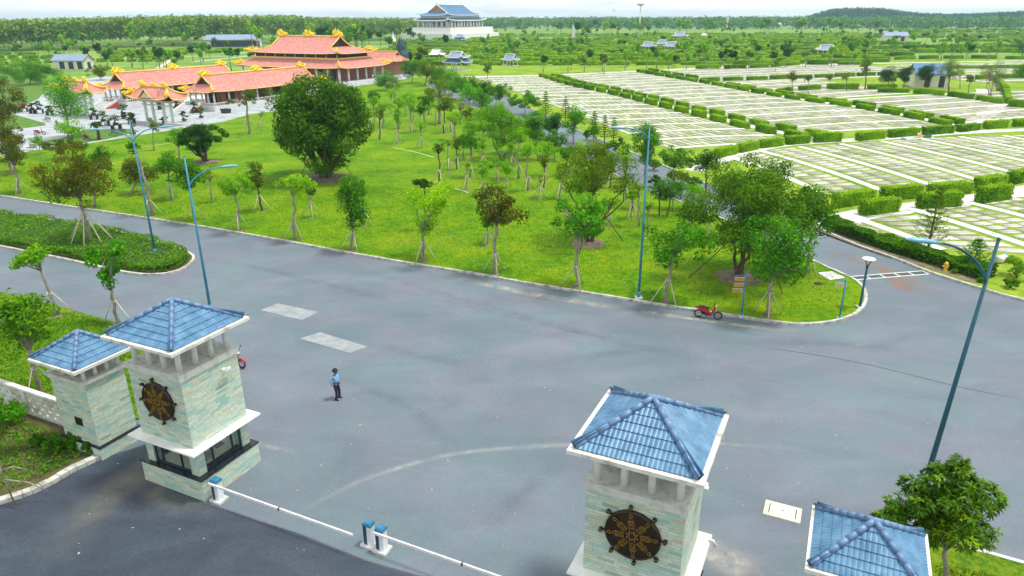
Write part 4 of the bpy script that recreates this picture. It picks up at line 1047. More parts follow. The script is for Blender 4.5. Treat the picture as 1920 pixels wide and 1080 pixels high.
def ornament(parent, x, y, z, L_, H, seed, rz=0.0, mat=None):
    """flame-and-dragon ridge finial: a coiled body with a comb of flames"""
    rr = random.Random(seed); mb = MB()
    body = [(L_ * (-.5 + i / 9), .12 * math.sin(i * 1.4), H * (.14 + .12 * math.sin(i * 1.1 + seed))) for i in range(10)]
    mb.tube(body, [H * (.07 + .1 * math.sin(math.pi * (i + .5) / 10)) for i in range(10)], 7)
    for i in range(17):
        px = L_ * (-.5 + (i + .5) / 17); hh = H * (.45 + .5 * math.exp(-((px + L_ * .12) / (L_ * .3)) ** 2) * rr.uniform(.75, 1.1)); lean = rr.uniform(-.25, .25) * H
        yy = rr.uniform(-.12, .12)
        mb.tube([(px, yy, H * .15), (px + lean * .3, yy, hh * .6), (px + lean, yy, hh)], [H * .075, H * .06, .012], 5)
        mb.sph((px + lean * .4, yy + rr.uniform(-.1, .1), hh * .62), H * rr.uniform(.05, .1), 6)
    return mb.build('roof_ornament', mat or ORN, parent, loc=(x, y, z), rz=rz)
TA = R(-27.75); TEX = Vector((math.cos(TA), math.sin(TA), 0)); TEY = Vector((-math.sin(TA), math.cos(TA), 0))
def TW(c, a, b, z=0.0): v = Vector((c[0], c[1], z)) + TEX * a + TEY * b; return v
PAVING = mat_noise('plaza_paving', (.2, .23, .25), (.34, .38, .39), .35, .8, .05, c3=(.46, .47, .46))
HC = (-62.34, 232.09); BC = (-59.06, 171.06); AC = (-81.93, 179.27); GC = (-66.1, 135.6)
sheet('plaza', plaza_w[:1] + [(-52, 176), (-51, 196), (-46.5, 208), (-34, 233), (-34, 255), (-80, 285), (-140, 250), (-150, 150), (-132, 121)] + plaza_w[::-1][:-1], .09, PAVING, thick=.1)

BEDG = mat_noise('bed_planting', (.02, .08, .004), (.07, .17, .006), 1.5, .9, .4, c3=(.14, .25, .01))
for bed in ([(-40, 252), (-40, 205), (15, 212), (84, 232), (86, 236), (0, 247)], [(54, 268), (112, 262), (160, 244), (245, 243), (262, 247), (200, 262), (150, 270), (90, 274)], [(-60, 215), (8, 211), (40, 200), (72, 186), (95, 160), (60, 140), (-60, 140)]):
    sheet('plaza_bed', GP(bed), .13, BEDG)
def columns(parent, pts, z0, z1, r, n=10, mat=None):
    for x, y in pts:
        m = MB(); m.cyl(0, 0, z0, z1, r, n); m.build('column', mat or COLM, parent, loc=(x, y, 0))
# --- main hall
t = empty('temple_hall', (HC[0], HC[1], 0), TA, 'large two-tier red-roofed temple hall with golden dragon finials', 'temple hall')
m = MB(); m.box(-21.6, 21.6, -12.4, 12.4, 0, 1.0); m.build('terrace', STONEW, t)
m = MB(); m.box(-17.2, 17.2, -7.6, 7.6, 1.0, 5.1); m.build('wall', BRICKW, t)
m = MB()
for q in range(-3, 4): m = MB(); m.box(q * 5.0 - .9, q * 5.0 + .9, -7.66, -7.6, 1.0, 4.2); m.build('door_panel', DARKW, t)
columns(t, [(-19.4 + 38.8 * i / 9, -10.2) for i in range(10)] + [(19.4, -10.2 + 20.4 * i / 5) for i in range(1, 6)] + [(-19.4, -10.2 + 20.4 * i / 5) for i in range(1, 6)], 1.0, 4.75, .33)
m = MB(); tr = []; hip_roof(m, tr, 21.41, 11.71, 4.75, 16.8, 7.4, 7.1, .45)
lr_ = empty('lower_roof'); lr_.parent = t; reg(lr_, t); m.build('roof_tiles', REDT, lr_)
m = MB()
for q in tr: m.tube(q[1], .1, 5) if q[0] == 'eave' else m.tube(q, .2, 6)
m.box(-16.95, 16.95, -7.55, -7.3, 7.05, 7.45); m.box(16.7, 16.95, -7.3, 7.3, 7.05, 7.45); m.build('ridges', YEL, lr_)
m = MB(); m.box(-16.4, 16.4, -7.0, 7.0, 7.0, 8.75); m.build('clerestory', DARKW, t)
m = MB()
for q in range(9): m.box(-16.5 + q * 4.1, -16.3 + q * 4.1, -7.08, -7.0, 7.4, 8.7)
m.build('clerestory_posts', STONEW, t)
ur = irimoya(t, 18.2, 8.57, 8.6, 11.8, 13.2, REDT, YEL, up=.4, tg=.48, rt=.2, name='upper_roof')
for i, (x, y, z, L_, H_) in enumerate([(-11.3, 0, 13.3, 4.2, 2.5), (0, 0, 13.3, 4.6, 2.4), (11.3, 0, 13.3, 4.0, 2.6)]): ornament(t, x, y, z, L_, H_, i)
for i, (sx, sy) in enumerate(((1, 1), (1, -1), (-1, 1), (-1, -1))):
    ornament(t, sx * 17.3, sy * 7.9, 9.1, 4.4, 1.7, 10 + i, rz=math.atan2(sy, sx)); ornament(t, sx * 20.2, sy * 10.8, 5.4, 4.4, 1.7, 20 + i, rz=math.atan2(sy, sx))
# --- galleries
def gallery(c, label, seed):
    t = empty('temple_gallery', (c[0], c[1], 0), TA, label, 'temple gallery')
    L_ = 34.4
    m = MB(); m.box(-4.4, 4.4, -16.9, 16.9, 0, 1.1); m.build('terrace', STONEW, t)
    m = MB(); m.box(-2.6, 2.6, -13.2, 14.5, 1.1, 3.9); m.build('wall', BRICKW, t)
    m = MB()
    for q in range(6): m = MB(); m.box(2.6, 2.66, -12 + q * 4.6, -9.6 + q * 4.6, 1.1, 3.5); m.build('opening', DARKW, t)
    m = MB(); m.box(-1.1, 1.1, -13.26, -13.2, 1.1, 3.5); m.build('opening', DARKW, t)
    columns(t, [(s * 3.7, -16.1 + 32.2 * i / 8) for i in range(9) for s in (-1, 1)] + [(0, -16.1), (-1.9, -16.1), (1.9, -16.1)], 1.1, 4.0, .2)
    rf = irimoya(t, 4.7, 17.2, 3.96, 0, 0, REDT, YEL) if False else None
    g = empty('gallery_roof'); g.parent = t; reg(g, t); g.rotation_euler = (0, 0, R(90))
    irimoya(g, 17.2, 4.7, 3.96, 15.1, 7.2, REDT, YEL, up=.3, tg=.55, rt=.15, name='roof')
    for i, (y, hh) in enumerate(((-14.6, 1.6), (0, 1.7), (14.6, 1.6))): ornament(t, 0, y, 7.3, 3.2, hh, seed + i, rz=R(90))
    for i, (sx, sy) in enumerate(((1, -1), (-1, -1), (1, 1))): ornament(t, sx * 4.4, sy * 16.8, 4.4, 2.4, 1.1, seed + 5 + i, rz=math.atan2(sy, sx))
    m = MB()       # balustrade
    for x0, x1, y0, y1 in ((-4.3, 4.3, -16.9, -16.78), (4.28, 4.4, -16.78, 16.8), (-4.4, -4.28, -16.78, 16.8)):
        m.box(x0, x1, y0, y1, 1.1, 1.2); m.box(x0, x1, y0, y1, 1.72, 1.85)
        n = int(max(x1 - x0, y1 - y0) / .5)
        for q in range(n + 1):
            f = q / n; xx = x0 + (x1 - x0) * f if x1 - x0 > 1 else (x0 + x1) / 2; yy = y0 + (y1 - y0) * f if y1 - y0 > 1 else (y0 + y1) / 2
            m.box(xx - .05, xx + .05, yy - .05, yy + .05, 1.2, 1.72)
    m.build('balustrade', WHITE, t)
    return t
gallery(BC, 'near red-roofed gallery whose gable end faces the stairs and entrance gate', 40)
gallery(AC, 'far left red-roofed gallery parallel to the nearer one', 60)
# --- entrance gates
def temple_gate(c, label, seed, full=True):
    t = empty('temple_gate', (c[0], c[1], 0), TA, label, 'temple gate')
    for x in (-3.6, -1.5, 1.5, 3.6):
        m = MB(); m.box(x - .2, x + .2, -.2, .2, 0, 4.7); m.build('post', STONEW, t)
    m = MB(); m.box(-4.4, 4.4, -.14, .14, 4.1, 4.45); m.box(-4.4, 4.4, -.14, .14, 3.5, 3.7); m.build('lintel', STONEW, t)
    m = MB(); tr = []; hip_roof(m, tr, 6.4, 2.1, 4.9, 3.4, .05, 6.9, 1.0, n=20)
    rf = empty('roof'); rf.parent = t; reg(rf, t); m.build('roof_tiles', REDT, rf)
    m = MB()
    for q in tr: m.tube(q[1], .13, 5) if q[0] == 'eave' else m.tube(q, .16, 6)
    m.tube([(-3.5, 0, 7.0), (3.5, 0, 7.0)], .17, 6); m.build('ridges', YEL, rf)
    m = MB(); m.add([(-1.5, -2.15, 5.15), (1.5, -2.15, 5.15), (0, -2.0, 6.45), (-1.5, 0, 5.3), (1.5, 0, 5.3), (0, 0, 6.5)], [(0, 1, 2)]); m.build('gable_board', WHITE, rf)
    m = MB(); m.add([(-1.9, -2.3, 5.0), (0, -2.25, 6.65), (0, 0, 6.7), (-1.9, 0, 5.9), (1.9, -2.3, 5.0), (1.9, 0, 5.9)], [(0, 1, 2, 3), (1, 4, 5, 2)]); m.build('gable_roof', REDT, rf)
    m = MB(); m.tube([(-2.0, -2.32, 4.98), (0, -2.3, 6.7), (2.0, -2.32, 4.98)], .1, 6); m.sph((0, -2.16, 5.6), .32, 10, sc=(.8, .3, 1)); m.build('gable_trim', YEL, rf)
    for i, (x, z, h) in enumerate(((-3.2, 7.0, 1.3), (0, 7.0, 1.0), (3.0, 7.0, 1.2))): ornament(t, x, 0, z, 1.7, h, seed + i)
    for i, sx in enumerate((-1, 1)): ornament(t, sx * 5.2, -1.7, 5.6, 2.4, 1.2, seed + 5 + i, rz=math.atan2(-1, sx))
    return t
temple_gate(GC, 'red-roofed entrance gate with white pediment, right of the pale green tree', 80)
temple_gate((-88.0, 148.5), 'red-roofed entrance gate half hidden behind the pale green tree', 95)
# --- stairs with red ramps
def stairs(c, label):
    t = empty('stairway', (c[0], c[1], .05), TA, label, 'stairs')
    m = MB()
    for k in range(7): m.box(-2.2, 2.2, -2.4 + k * .36, .12, k * .16, (k + 1) * .16 - .002)
    m.build('steps', STONEW, t)
    for s_ in (-1, 1):
        b = MB(); b.add([(s_ * 2.25, -3.2, 0), (s_ * 2.25, .3, 0), (s_ * 2.25, .3, 1.9), (s_ * 2.25, -2.9, .5), (s_ * 2.5, -3.2, 0), (s_ * 2.5, .3, 0), (s_ * 2.5, .3, 1.9), (s_ * 2.5, -2.9, .5)],
              [(0, 1, 2, 3), (7, 6, 5, 4), (3, 2, 6, 7), (0, 3, 7, 4), (1, 5, 6, 2)]); b.build('balustrade', WHITE, t)
        b = MB(); b.add([(s_ * 2.62, -3.0, .05), (s_ * 2.62, .1, .05), (s_ * 2.62, .1, 1.35), (s_ * 3.0, -3.0, .05), (s_ * 3.0, .1, .05), (s_ * 3.0, .1, 1.35)], [(0, 1, 2), (3, 5, 4), (0, 2, 5, 3)]); b.build('red_ramp', REDP, t)
    return t
p = TW(BC, -1.2, -18.0)
stairs((p.x, p.y), 'pale stairs with red side ramps under the entrance gate')
p = TW(AC, 0, -18.0); stairs((p.x, p.y), 'pale stairs with red side ramps leading to the far left gallery')
p = TW(BC, -11.5, -14); stairs((p.x, p.y), 'pale stairs between the two galleries leading up to the courtyard')
t = empty('terrace_wall', (*TW(BC, -11.5, -12)[:2], 0), TA, 'pale stone courtyard terrace between the two galleries', 'terrace'); m = MB(); m.box(-7, 7, -.0, 26, 0, 1.05); m.build('terrace_block', STONEW, t)
m = MB(); m.box(-7, -2.6, 0, .14, 1.05, 1.8); m.box(2.6, 7, 0, .14, 1.05, 1.8); m.build('balustrade', WHITE, t)
# --- right wing behind
wg = G(745, 134); t = empty('temple_annex', (-45.5, 258, 0), TA, 'low red-roofed annex between the main hall and the dark standing rock', 'annex')
m = MB(); m.box(-8, 8, -3, 3, 0, 4.6); m.build('wall', BRICKW, t)
irimoya(t, 9.2, 4.4, 4.6, 7.2, 7.6, REDT, YEL, up=.15, tg=.7, rt=.1)

# ================================================================== FAR BUILDINGS
# big blue-roofed pagoda
PG = Vector((-52, 655, 0))
t = empty('pagoda_hall', PG, TA, 'big white hall with tiered blue roofs on a tall stepped platform', 'hall')
m = MB(); m.box(-26, 26, -40, 40, 0, 5, tx=.5, ty=.5); m.build('lower_platform', WHITE, t)
m = MB(); m.box(-22, 22, -36, 36, 5, 9.6, tx=.4, ty=.4); m.build('platform', WHITE, t)
m = MB(); m.box(-12.5, 12.5, -26, 26, 9.6, 15.2); m.build('wall', WHITE, t)
m = MB()
OPN = mat_noise('dark_opening', (.1, .05, .04), (.22, .12, .1), 1, .8)
for q in range(13): m = MB(); m.box(12.5, 12.6, -24 + q * 3.9, -22.2 + q * 3.9, 10.2, 14.2); m.build('opening', OPN, t)
for q in range(5): m = MB(); m.box(-11 + q * 5, -9 + q * 5, -26.1, -26, 10.2, 14.2); m.build('opening', OPN, t)
columns(t, [(15.2, -28 + 56 * i / 11) for i in range(12)] + [(-15.2 + 30.4 * i / 5, -28) for i in range(6)], 9.6, 15, .7, 8, WHITE)
m = MB(); tr = []; hip_roof(m, tr, 17.6, 31.5, 15.0, 13.2, 27, 17.3, 1.3); lr_ = empty('lower_roof'); lr_.parent = t; reg(lr_, t); m.build('roof_tiles', BLUET, lr_)
m = MB()
for q in tr: m.tube(q[1], .35, 5) if q[0] == 'eave' else m.tube(q, .5, 6)
m.build('ridges', WHITE, lr_)
m = MB(); m.box(-13, 13, -26.5, 26.5, 16.8, 19.6); m.build('clerestory', WHITE, t)
g = empty('upper_roof'); g.parent = t; reg(g, t); g.rotation_euler = (0, 0, R(90)); g.location = (0, 0, 0)
irimoya(g, 29, 15.3, 19.2, 21, 27.6, BLUET, WHITE, up=1.3, tg=.42, rt=.45, gable_mat=mat_noise('brown_gable', (.35, .15, .08), (.5, .25, .14), 1, .8), thick_eave=.3, name='roof')
m = MB(); m.tube([(0, -21, 27.6), (0, -21.6, 30.2)], [.5, .1], 6); m.build('finial', WHITE, t); m = MB(); m.tube([(0, 21, 27.6), (0, 21.6, 29.6)], [.5, .1], 6); m.build('finial', WHITE, t)
# low wings beside the platform
def house(base, w_px, h_px, label, roof_mat, ang=TA, L_=None, W_=None, wall=None, zt=None, name='house', open_px=3, cat='house'):
    p = G(*base); k = mpp(p.x, p.y); L_ = L_ or w_px * k; W_ = W_ or L_ * .55; H_ = h_px * k
    t = empty(name, p, ang, label, cat)
    hw = H_ * .62
    m = MB(); m.box(-L_ / 2, L_ / 2, -W_ / 2, W_ / 2, 0, hw)
    for s_ in (-1, 1): m.add([(s_ * L_ / 2, -W_ / 2, hw), (s_ * L_ / 2, W_ / 2, hw), (s_ * L_ / 2, 0, H_ * .98)], [(0, 1, 2) if s_ > 0 else (0, 2, 1)])
    m.build('wall', wall or mat_noise('cream_render', (.6, .56, .44), (.74, .7, .6), .6, .8), t)
    m = MB(); o_ = .35 * L_ / 10
    for s_ in (-1, 1):
        m.add([(-L_ / 2 - o_, s_ * (W_ / 2 + o_), hw - .1), (L_ / 2 + o_, s_ * (W_ / 2 + o_), hw - .1), (L_ / 2 + o_, 0, H_), (-L_ / 2 - o_, 0, H_)], [(0, 1, 2, 3) if s_ < 0 else (3, 2, 1, 0)])
        m.add([(-L_ / 2 - o_, s_ * (W_ / 2 + o_), hw - .28), (L_ / 2 + o_, s_ * (W_ / 2 + o_), hw - .28), (L_ / 2 + o_, 0, H_ - .18), (-L_ / 2 - o_, 0, H_ - .18)], [(3, 2, 1, 0) if s_ < 0 else (0, 1, 2, 3)])
    m.build('roof', roof_mat, t)
    for q in range(open_px):
        x = -L_ / 2 + L_ * (q + .75) / (open_px + .5); d = MB(); d.box(x, x + L_ * .16, -W_ / 2 - .04, -W_ / 2, .3, hw * .85); d.build('window', DARKMET, t)
    d = MB(); d.box(L_ / 2, L_ / 2 + .04, -W_ * .15, W_ * .15, .1, hw * .8); d.build('door', DARKMET, t)
    return t
house((140, 130), 62, 27, 'small cream house with blue-grey roof left behind the temple', GREYT, ang=R(-6), W_=6)
house((440, 88), 90, 22, 'long low house with dark blue roof at the edge of the forest', GREYT, ang=R(2), W_=16, open_px=6)
house((1738, 163), 58, 42, 'cream house with dark roof behind three dark trees on the right', BLUET, ang=R(-18), W_=9, open_px=2)
house((1676, 78), 40, 17, 'small cream pavilion house with grey roof in the far right fields', GREYT, ang=R(-10), open_px=2)
house((812, 72), 60, 9, 'low grey-roofed building left of the white platform', GREYT, ang=R(-5), open_px=4)
def pavilion(base, w_px, h_px, label, roof=None, tiers=1, name='pavilion', rot=TA):
    p = G(*base); k = mpp(p.x, p.y); W = w_px * k / 1.25; H_ = h_px * k; t = empty(name, p, rot, label, 'pavilion')
    m = MB(); m.box(-W * .45, W * .45, -W * .36, W * .36, 0, .3); m.build('floor', WHITE, t)
    hc = H_ * (.5 if tiers == 1 else .42)
    columns(t, [(-W * .36, -W * .28), (W * .36, -W * .28), (W * .36, W * .28), (-W * .36, W * .28), (-.12 * W, -W * .28), (.12 * W, -W * .28)], .3, hc + .1, W * .028, 8, WHITE)
    z = hc; a, b = W * .5, W * .4
    if tiers == 2:
        m = MB(); tr = []; hip_roof(m, tr, a, b, z, a * .62, b * .6, z + H_ * .2, W * .05); r1 = empty('lower_roof'); r1.parent = t; reg(r1, t); m.build('roof_tiles', BLUET, r1)
        m = MB(); [m.tube(q[1], W * .012, 5) if q[0] == 'eave' else m.tube(q, W * .018, 5) for q in tr]; m.build('ridges', WHITE, r1)
        m = MB(); m.box(-a * .6, a * .6, -b * .56, b * .56, z, z + H_ * .28); m.build('neck', WHITE, t)
        z = z + H_ * .27; a, b = a * .85, b * .85
    irimoya(t, a, b, z, a * .55, H_ * .97, roof or GREYT, WHITE, up=W * .07, tg=.5, rt=W * .02, gable_mat=WHITE, thick_eave=W * .014)
    return t
pavilion((819, 112), 34, 19, 'small white pavilion left of the two-tier blue pavilion', WHITE)
pavilion((858, 132), 56, 34, 'two-tier pavilion with blue lower roof behind the roadside trees', GREYT, 2)
pavilion((957, 124), 36, 22, 'white pavilion with grey roof, right of the two-tier pavilion', GREYT)
pavilion((1215, 95), 33, 16, 'leftmost of the three white pavilions clustered amid the hedge maze', GREYT)
pavilion((1241, 90), 27, 15, 'rearmost of the three clustered white pavilions amid the hedge maze', GREYT)
pavilion((1258, 95), 33, 16, 'rightmost of the three white pavilions clustered amid the hedge maze', GREYT)
pavilion((1548, 103), 46, 18, 'wide white pavilion with grey roof standing alone in the right hedge maze', GREYT)
pavilion((862, 82), 26, 17, 'small two-tier pavilion in front of the white platform', GREYT, 2)
pavilion((1274, 75), 34, 14, 'dark grey round-roofed pavilion under the tall mast', GREYT)
pavilion((1613, 52), 24, 8, 'small white-roofed pavilion far right before the hill', WHITE)
pavilion((1702, 51), 24, 8, 'small white pavilion right of the far cream house', WHITE)
pavilion((1320, 70), 15, 7, 'tiny white shelter among the middle trees', WHITE)
pavilion((1290, 51), 22, 8, 'white shelter near the horizon left of the leaning banner', WHITE)
rr = random.Random(3)
for i in range(9):
    pavilion((1462 + i * 17 + rr.randint(-3, 3), 47 + rr.randint(-2, 4)), 17, 6, 'tiny white roofed shelter of the far cluster near the horizon', WHITE)['group'] = 'far white shelters near the horizon'
for i in range(8):
    pavilion((1140 + i * 22 + rr.randint(-5, 5), 48 + rr.randint(-3, 3)), 14, 5, 'tiny pale shelter of the far cluster behind the tall mast', WHITE)['group'] = 'far pale shelters behind the mast'
for i in range(5):
    pavilion((1735 + i * 30 + rr.randint(-5, 5), 46 + rr.randint(-2, 2)), 20, 7, 'small pale shelter at the foot of the wooded hill', WHITE)['group'] = 'shelters at the foot of the hill'
# white stupa, stele, rock, masts, banners
p = G(738, 82); k = mpp(p.x, p.y); t = empty('white_stupa', p, 0, 'small white spired monument in front of the forest', 'monument')
m = MB(); m.lathe([(6 * k, 0), (6 * k, 3 * k), (5 * k, 4 * k), (4.5 * k, 8 * k), (2.6 * k, 12 * k), (1.2 * k, 16 * k), (.2 * k, 22 * k)], 12); m.build('spire', WHITE, t); m = MB(); m.box(-8 * k, 8 * k, -6 * k, 6 * k, 0, 2.5 * k); m.build('plinth', WHITE, t)
p = G(1075, 74); k = mpp(p.x, p.y); t = empty('white_stele', p, 0, 'tall white stone pillar at the end of the pale wall', 'monument')
m = MB(); m.box(-3 * k, 3 * k, -2 * k, 2 * k, 0, 26 * k, tx=.7 * k); m.build('pillar', WHITE, t); m = MB(); m.box(-6 * k, 6 * k, -4 * k, 4 * k, 0, 2 * k); m.build('plinth', WHITE, t)
p = G(760, 138); t = empty('standing_rock', p, 0, 'tall dark curved standing rock beside the red annex', 'rock'); k = mpp(p.x, p.y); H_ = 64 * k
m = MB(); pts, rad = [], []
for i in range(13):
    f = i / 12; pts.append((( .9 - 2.9 * f + 1.6 * f * f) * 12 * k * .5 - 3 * k, .3 * math.sin(i), H_ * f)); rad.append(k * (10 + 3 * math.sin(f * 3) - 8.0 * f ** 3) * (1 + .09 * math.sin(i * 2.3)))
m.tube(pts, rad, 12); m.tube([(-5 * k, .5, H_ * .62), (1.5 * k, .6, H_ * .82), (3 * k, .5, H_ * .93)], [4 * k, 3 * k, .6 * k], 8); m.build('rock', mat_noise('dark_teal_rock', (.008, .03, .035), (.03, .09, .09), .5, .5, .6, bscale=1.2), t)
def mast(px, pyb, pyt, label, r=.9):
    p = G(px, pyb); H_ = at_y(px, pyt, p.y).z; t = empty('floodlight_mast', p, 0, label, 'mast')
    m = MB(); m.tube([(0, 0, 0), (0, 0, H_)], [r, r * .5], 8); m.build('pole', WHITE, t)
    m = MB(); m.lathe([(.4, 0), (3.6, 1.3), (3.6, 2.4), (.4, 2.4)], 10, c=(0, 0, H_ - 1.2)); m.build('lamp_ring', STONEW, t)
mast(1198, 69, 9, 'tall white floodlight mast standing out against the sky'); mast(1150, 44, 19, 'smaller distant floodlight mast left of the tall one', .7)
def banner(px, pyb, pyt, w, label):
    p = G(px, pyb); k = mpp(p.x, p.y); H_ = (pyb - pyt) * k; t = empty('banner', p, 0, label, 'banner')
    m = MB(); m.tube([(0, 0, 0), (0, 0, H_)], .5 * k, 6); m.build('pole', STONEW, t)
    m = MB(); n = 8; vs = []
    for i in range(n + 1):
        f = i / n; z = H_ * (.12 + .88 * f); xo = f * w * k * .5
        vs += [(xo, -.3 * k, z), (xo + w * k, .8 * k * math.sin(i), z), (xo, .3 * k, z), (xo + w * k, .8 * k * math.sin(i) + .5 * k, z)]
    m.add(vs, [q for i in range(n) for q in ((4 * i, 4 * i + 1, 4 * i + 5, 4 * i + 4), (4 * i + 2, 4 * i + 6, 4 * i + 7, 4 * i + 3))]); m.build('cloth', WHITE, t)
banner(1361, 54, 32, 3, 'left one of the two leaning white banners above the trees'); banner(1507, 41, 27, 2.4, 'right one of the two leaning white banners, near the hill')
t = empty('pale_wall', G(1000, 75), 0, 'long low white wall running right from the big white platform', 'wall'); p = G(1000, 75); k = mpp(p.x, p.y)
m = MB(); m.box(-52 * k, 120 * k, -.5, .5, 0, 4.5 * k); m.build('wall_run', WHITE, t)

# ================================================================== STREET FURNITURE
POLE = mat_noise('blue_pole_paint', (.02, .16, .27), (.04, .25, .38), 1.5, .4, .05, c3=(.07, .3, .42), stretch=(1, 1, .4))
POLED = mat_noise('teal_pole_paint', (.01, .07, .11), (.025, .12, .17), 1.5, .4)
LAMPH = mat_noise('lamp_head_paint', (.12, .3, .42), (.2, .42, .52), 3, .35)
def street_lamp(base, Ht, arms, label, mat=None, r=.085, z=.12, tilt=0.0):
    """arms: list of (azimuth, reach, rise, drop_start)"""
    mat = mat or POLE; p = Vector((*base, z)); t = empty('street_lamp', p, 0, label, 'street lamp'); t.rotation_euler = (0, tilt, 0)
    m = MB(); m.tube([(0, 0, 0), (0, 0, Ht * .5), (0, 0, Ht)], [r * 1.15, r * .85, r * .55], 12); m.tube([(0, 0, .02), (0, 0, .5)], r * 1.5, 12); m.sph((0, 0, Ht), r * .7, 8); m.build('pole', mat, t)
    m = MB(); m.box(-.28, .28, -.28, .28, -.1, .06, tx=.02, ty=.02); m.build('footing', CONC, t)
    for az, reach, rise, hs in arms:
        c, s = math.cos(az), math.sin(az); pts = []
        for i in range(13):
            f = i / 12; x = reach * (1 - math.cos(f * math.pi / 2)) if False else reach * f ** 1.35; zz = hs + rise * math.sin(f * math.pi / 2) ** .9
            pts.append((x * c, x * s, zz))
        m = MB(); m.tube(pts, [r * .62 * (1 - .35 * i / 12) for i in range(13)], 10); a = m.build('arm', mat, t)
        a1, a0 = Vector(pts[-1]), Vector(pts[-2]); d = (a1 - a0).normalized(); sd = Vector((-s, c, 0)); u = sd.cross(d)
        if u.z < 0: u = -u
        m = MB(); prof = [(-.15, .05, .05), (.1, .13, .08), (.5, .17, .09), (.85, .14, .07), (1.05, .05, .03)]
        vs = []
        for l, w, h in prof:
            o_ = a1 + d * l; vs += [o_ - sd * w - u * h * .4, o_ + sd * w - u * h * .4, o_ + sd * w * .7 + u * h, o_ - sd * w * .7 + u * h]
        fs = [(0, 3, 2, 1), (16, 17, 18, 19)] + [(4 * i + j, 4 * i + (j + 1) % 4, 4 * i + 4 + (j + 1) % 4, 4 * i + 4 + j) for i in range(4) for j in range(4)]
        m.add(vs, fs, smooth=True); hd = m.build('lamp_head', LAMPH, t)
        m = MB(); q = [a1 + d * l + sd * w - u * .06 for l, w in ((.2, -.1), (.8, -.09), (.8, .09), (.2, .1))]; m.add(q, [(0, 1, 2, 3)]); m.build('lens', WHITE, hd)
    return t
def gxy(px, py): v = G(px, py); return (v.x, v.y)
street_lamp(gxy(292, 479), 11.2, [(R(188), 2.2, 1.0, 9.55), (R(25), 2.1, 1.0, 9.55)], 'blue street lamp with two curved arms standing in the hedge of the median island', z=.1)
street_lamp(gxy(395, 583), 10.7, [(R(20), 2.1, 1.15, 8.7)], 'blue street lamp with one arm reaching right, just behind the left tower roof', z=0)
street_lamp(gxy(1197, 561), 12.1, [(R(178), 1.6, .75, 11.2)], 'blue street lamp on the lawn edge with a short arm pointing left')
street_lamp((16.25, 23.3), 11.75, [(R(172), 1.95, 1.35, 10.1)], 'tall dark teal street lamp rising behind the tree at the bottom right', POLED, r=.1, z=0, tilt=R(2.6))
# umbrella-topped garden lamp
p = G(1612, 576, .12); t = empty('garden_lamp', p, 0, 'dark garden lamp with a white disc top at the lawn corner', 'garden lamp')
m = MB(); m.box(-.22, .22, -.22, .22, -.05, .08); m.build('footing', CONC, t)
m = MB(); m.tube([(0, 0, 0), (0, 0, .35), (0, 0, 3.0)], [.11, .085, .075], 12)
for k in range(4): m.tube([(0, 0, 2.95), (math.cos(k * 1.57 + .5) * .3, math.sin(k * 1.57 + .5) * .3, 3.48)], .022, 6)
m.tube([(0, 0, 2.9), (0, 0, 3.1)], .1, 10); m.build('pole', POLED, t)
m = MB(); m.lathe([(.001, .0), (.4, .0), (.46, .05), (.4, .1), (.001, .13)], 24, c=(0, 0, 3.46)); m.build('disc_shade', WHITE, t)

SIGNY = mat_noise('yellow_sign_board', (.5, .28, .05), (.62, .38, .09), 3, .6); SIGNC = mat_noise('cream_sign_board', (.6, .48, .22), (.72, .6, .34), 3, .6)
INK = mat_noise('sign_ink', (.06, .02, .01), (.1, .04, .02), 3, .7)
def lettering(parent, x, z, w, h, seed):
    """a row of dark painted characters, too small in the photograph to be read"""
    rr_ = random.Random(seed); m = MB(); n = max(4, int(w / (h * .75))); cw_ = w / n
    for i in range(n):
        if i and rr_.random() < .16: continue
        cx = x - w / 2 + cw_ * (i + .5); hw, hh = cw_ * .32, h * .38; t_ = cw_ * .09
        for q in rr_.sample(range(6), 3):
            bx = [(cx - hw, cx - hw + t_, z - hh, z + hh), (cx + hw - t_, cx + hw, z - hh, z + hh), (cx - hw + t_, cx + hw - t_, z + hh - t_, z + hh), (cx - hw + t_, cx + hw - t_, z - hh, z - hh + t_), (cx - hw + t_, cx + hw - t_, z - t_ / 2, z + t_ / 2), (cx - t_ / 2, cx + t_ / 2, z - hh + t_, z + hh - t_)][q]
            m.box(bx[0], bx[1], -.026, -.0205, bx[2], bx[3])
    return m.build('lettering', INK, parent)
def sign_post(px, py, Ht, boards, label, arm, post_mat):
    p = G(px, py, .12); t = empty('sign_post', p, R(-6), label, 'sign post')
    m = MB(); m.box(-.16, .16, -.16, .16, -.05, .06); m.build('footing', CONC, t)
    m = MB(); m.tube([(0, 0, 0), (0, 0, Ht)], .055, 10); m.tube([(0, 0, 0), (0, 0, .25)], .085, 10); m.box(-arm, 0, -.02, .02, Ht - .12, Ht - .07); m.build('post', post_mat, t)
    for z, w, h, mt, lines in boards:
        b = MB(); x1 = -.09; b.box(x1 - w, x1, -.02, .02, z - h / 2, z + h / 2); bo = b.build('board', mt, t)
        b = MB(); b.box(x1 - w - .02, x1 + .0, -.015, .015, z + h / 2 + .04, z + h / 2 + .065); b.build('crossbar', WHITE, t)
        for i in range(lines): lettering(bo, x1 - w / 2, z + h / 2 - h * (i + .5) / lines, w * (.84 - .12 * i), h / lines * .8, int(z * 100) + i)
    return t
sign_post(1390, 593, 3.0, [(2.62, .62, .2, SIGNY, 1), (2.2, .62, .2, SIGNY, 1), (1.8, .68, .22, SIGNY, 1)], 'blue sign post with three stacked yellow direction boards by the red motorbike', .75, POLE)
sign_post(1574, 597, 2.75, [(2.35, .52, .3, SIGNC, 2)], 'slim blue sign post with a single cream board near the lawn corner', .62, POLE)

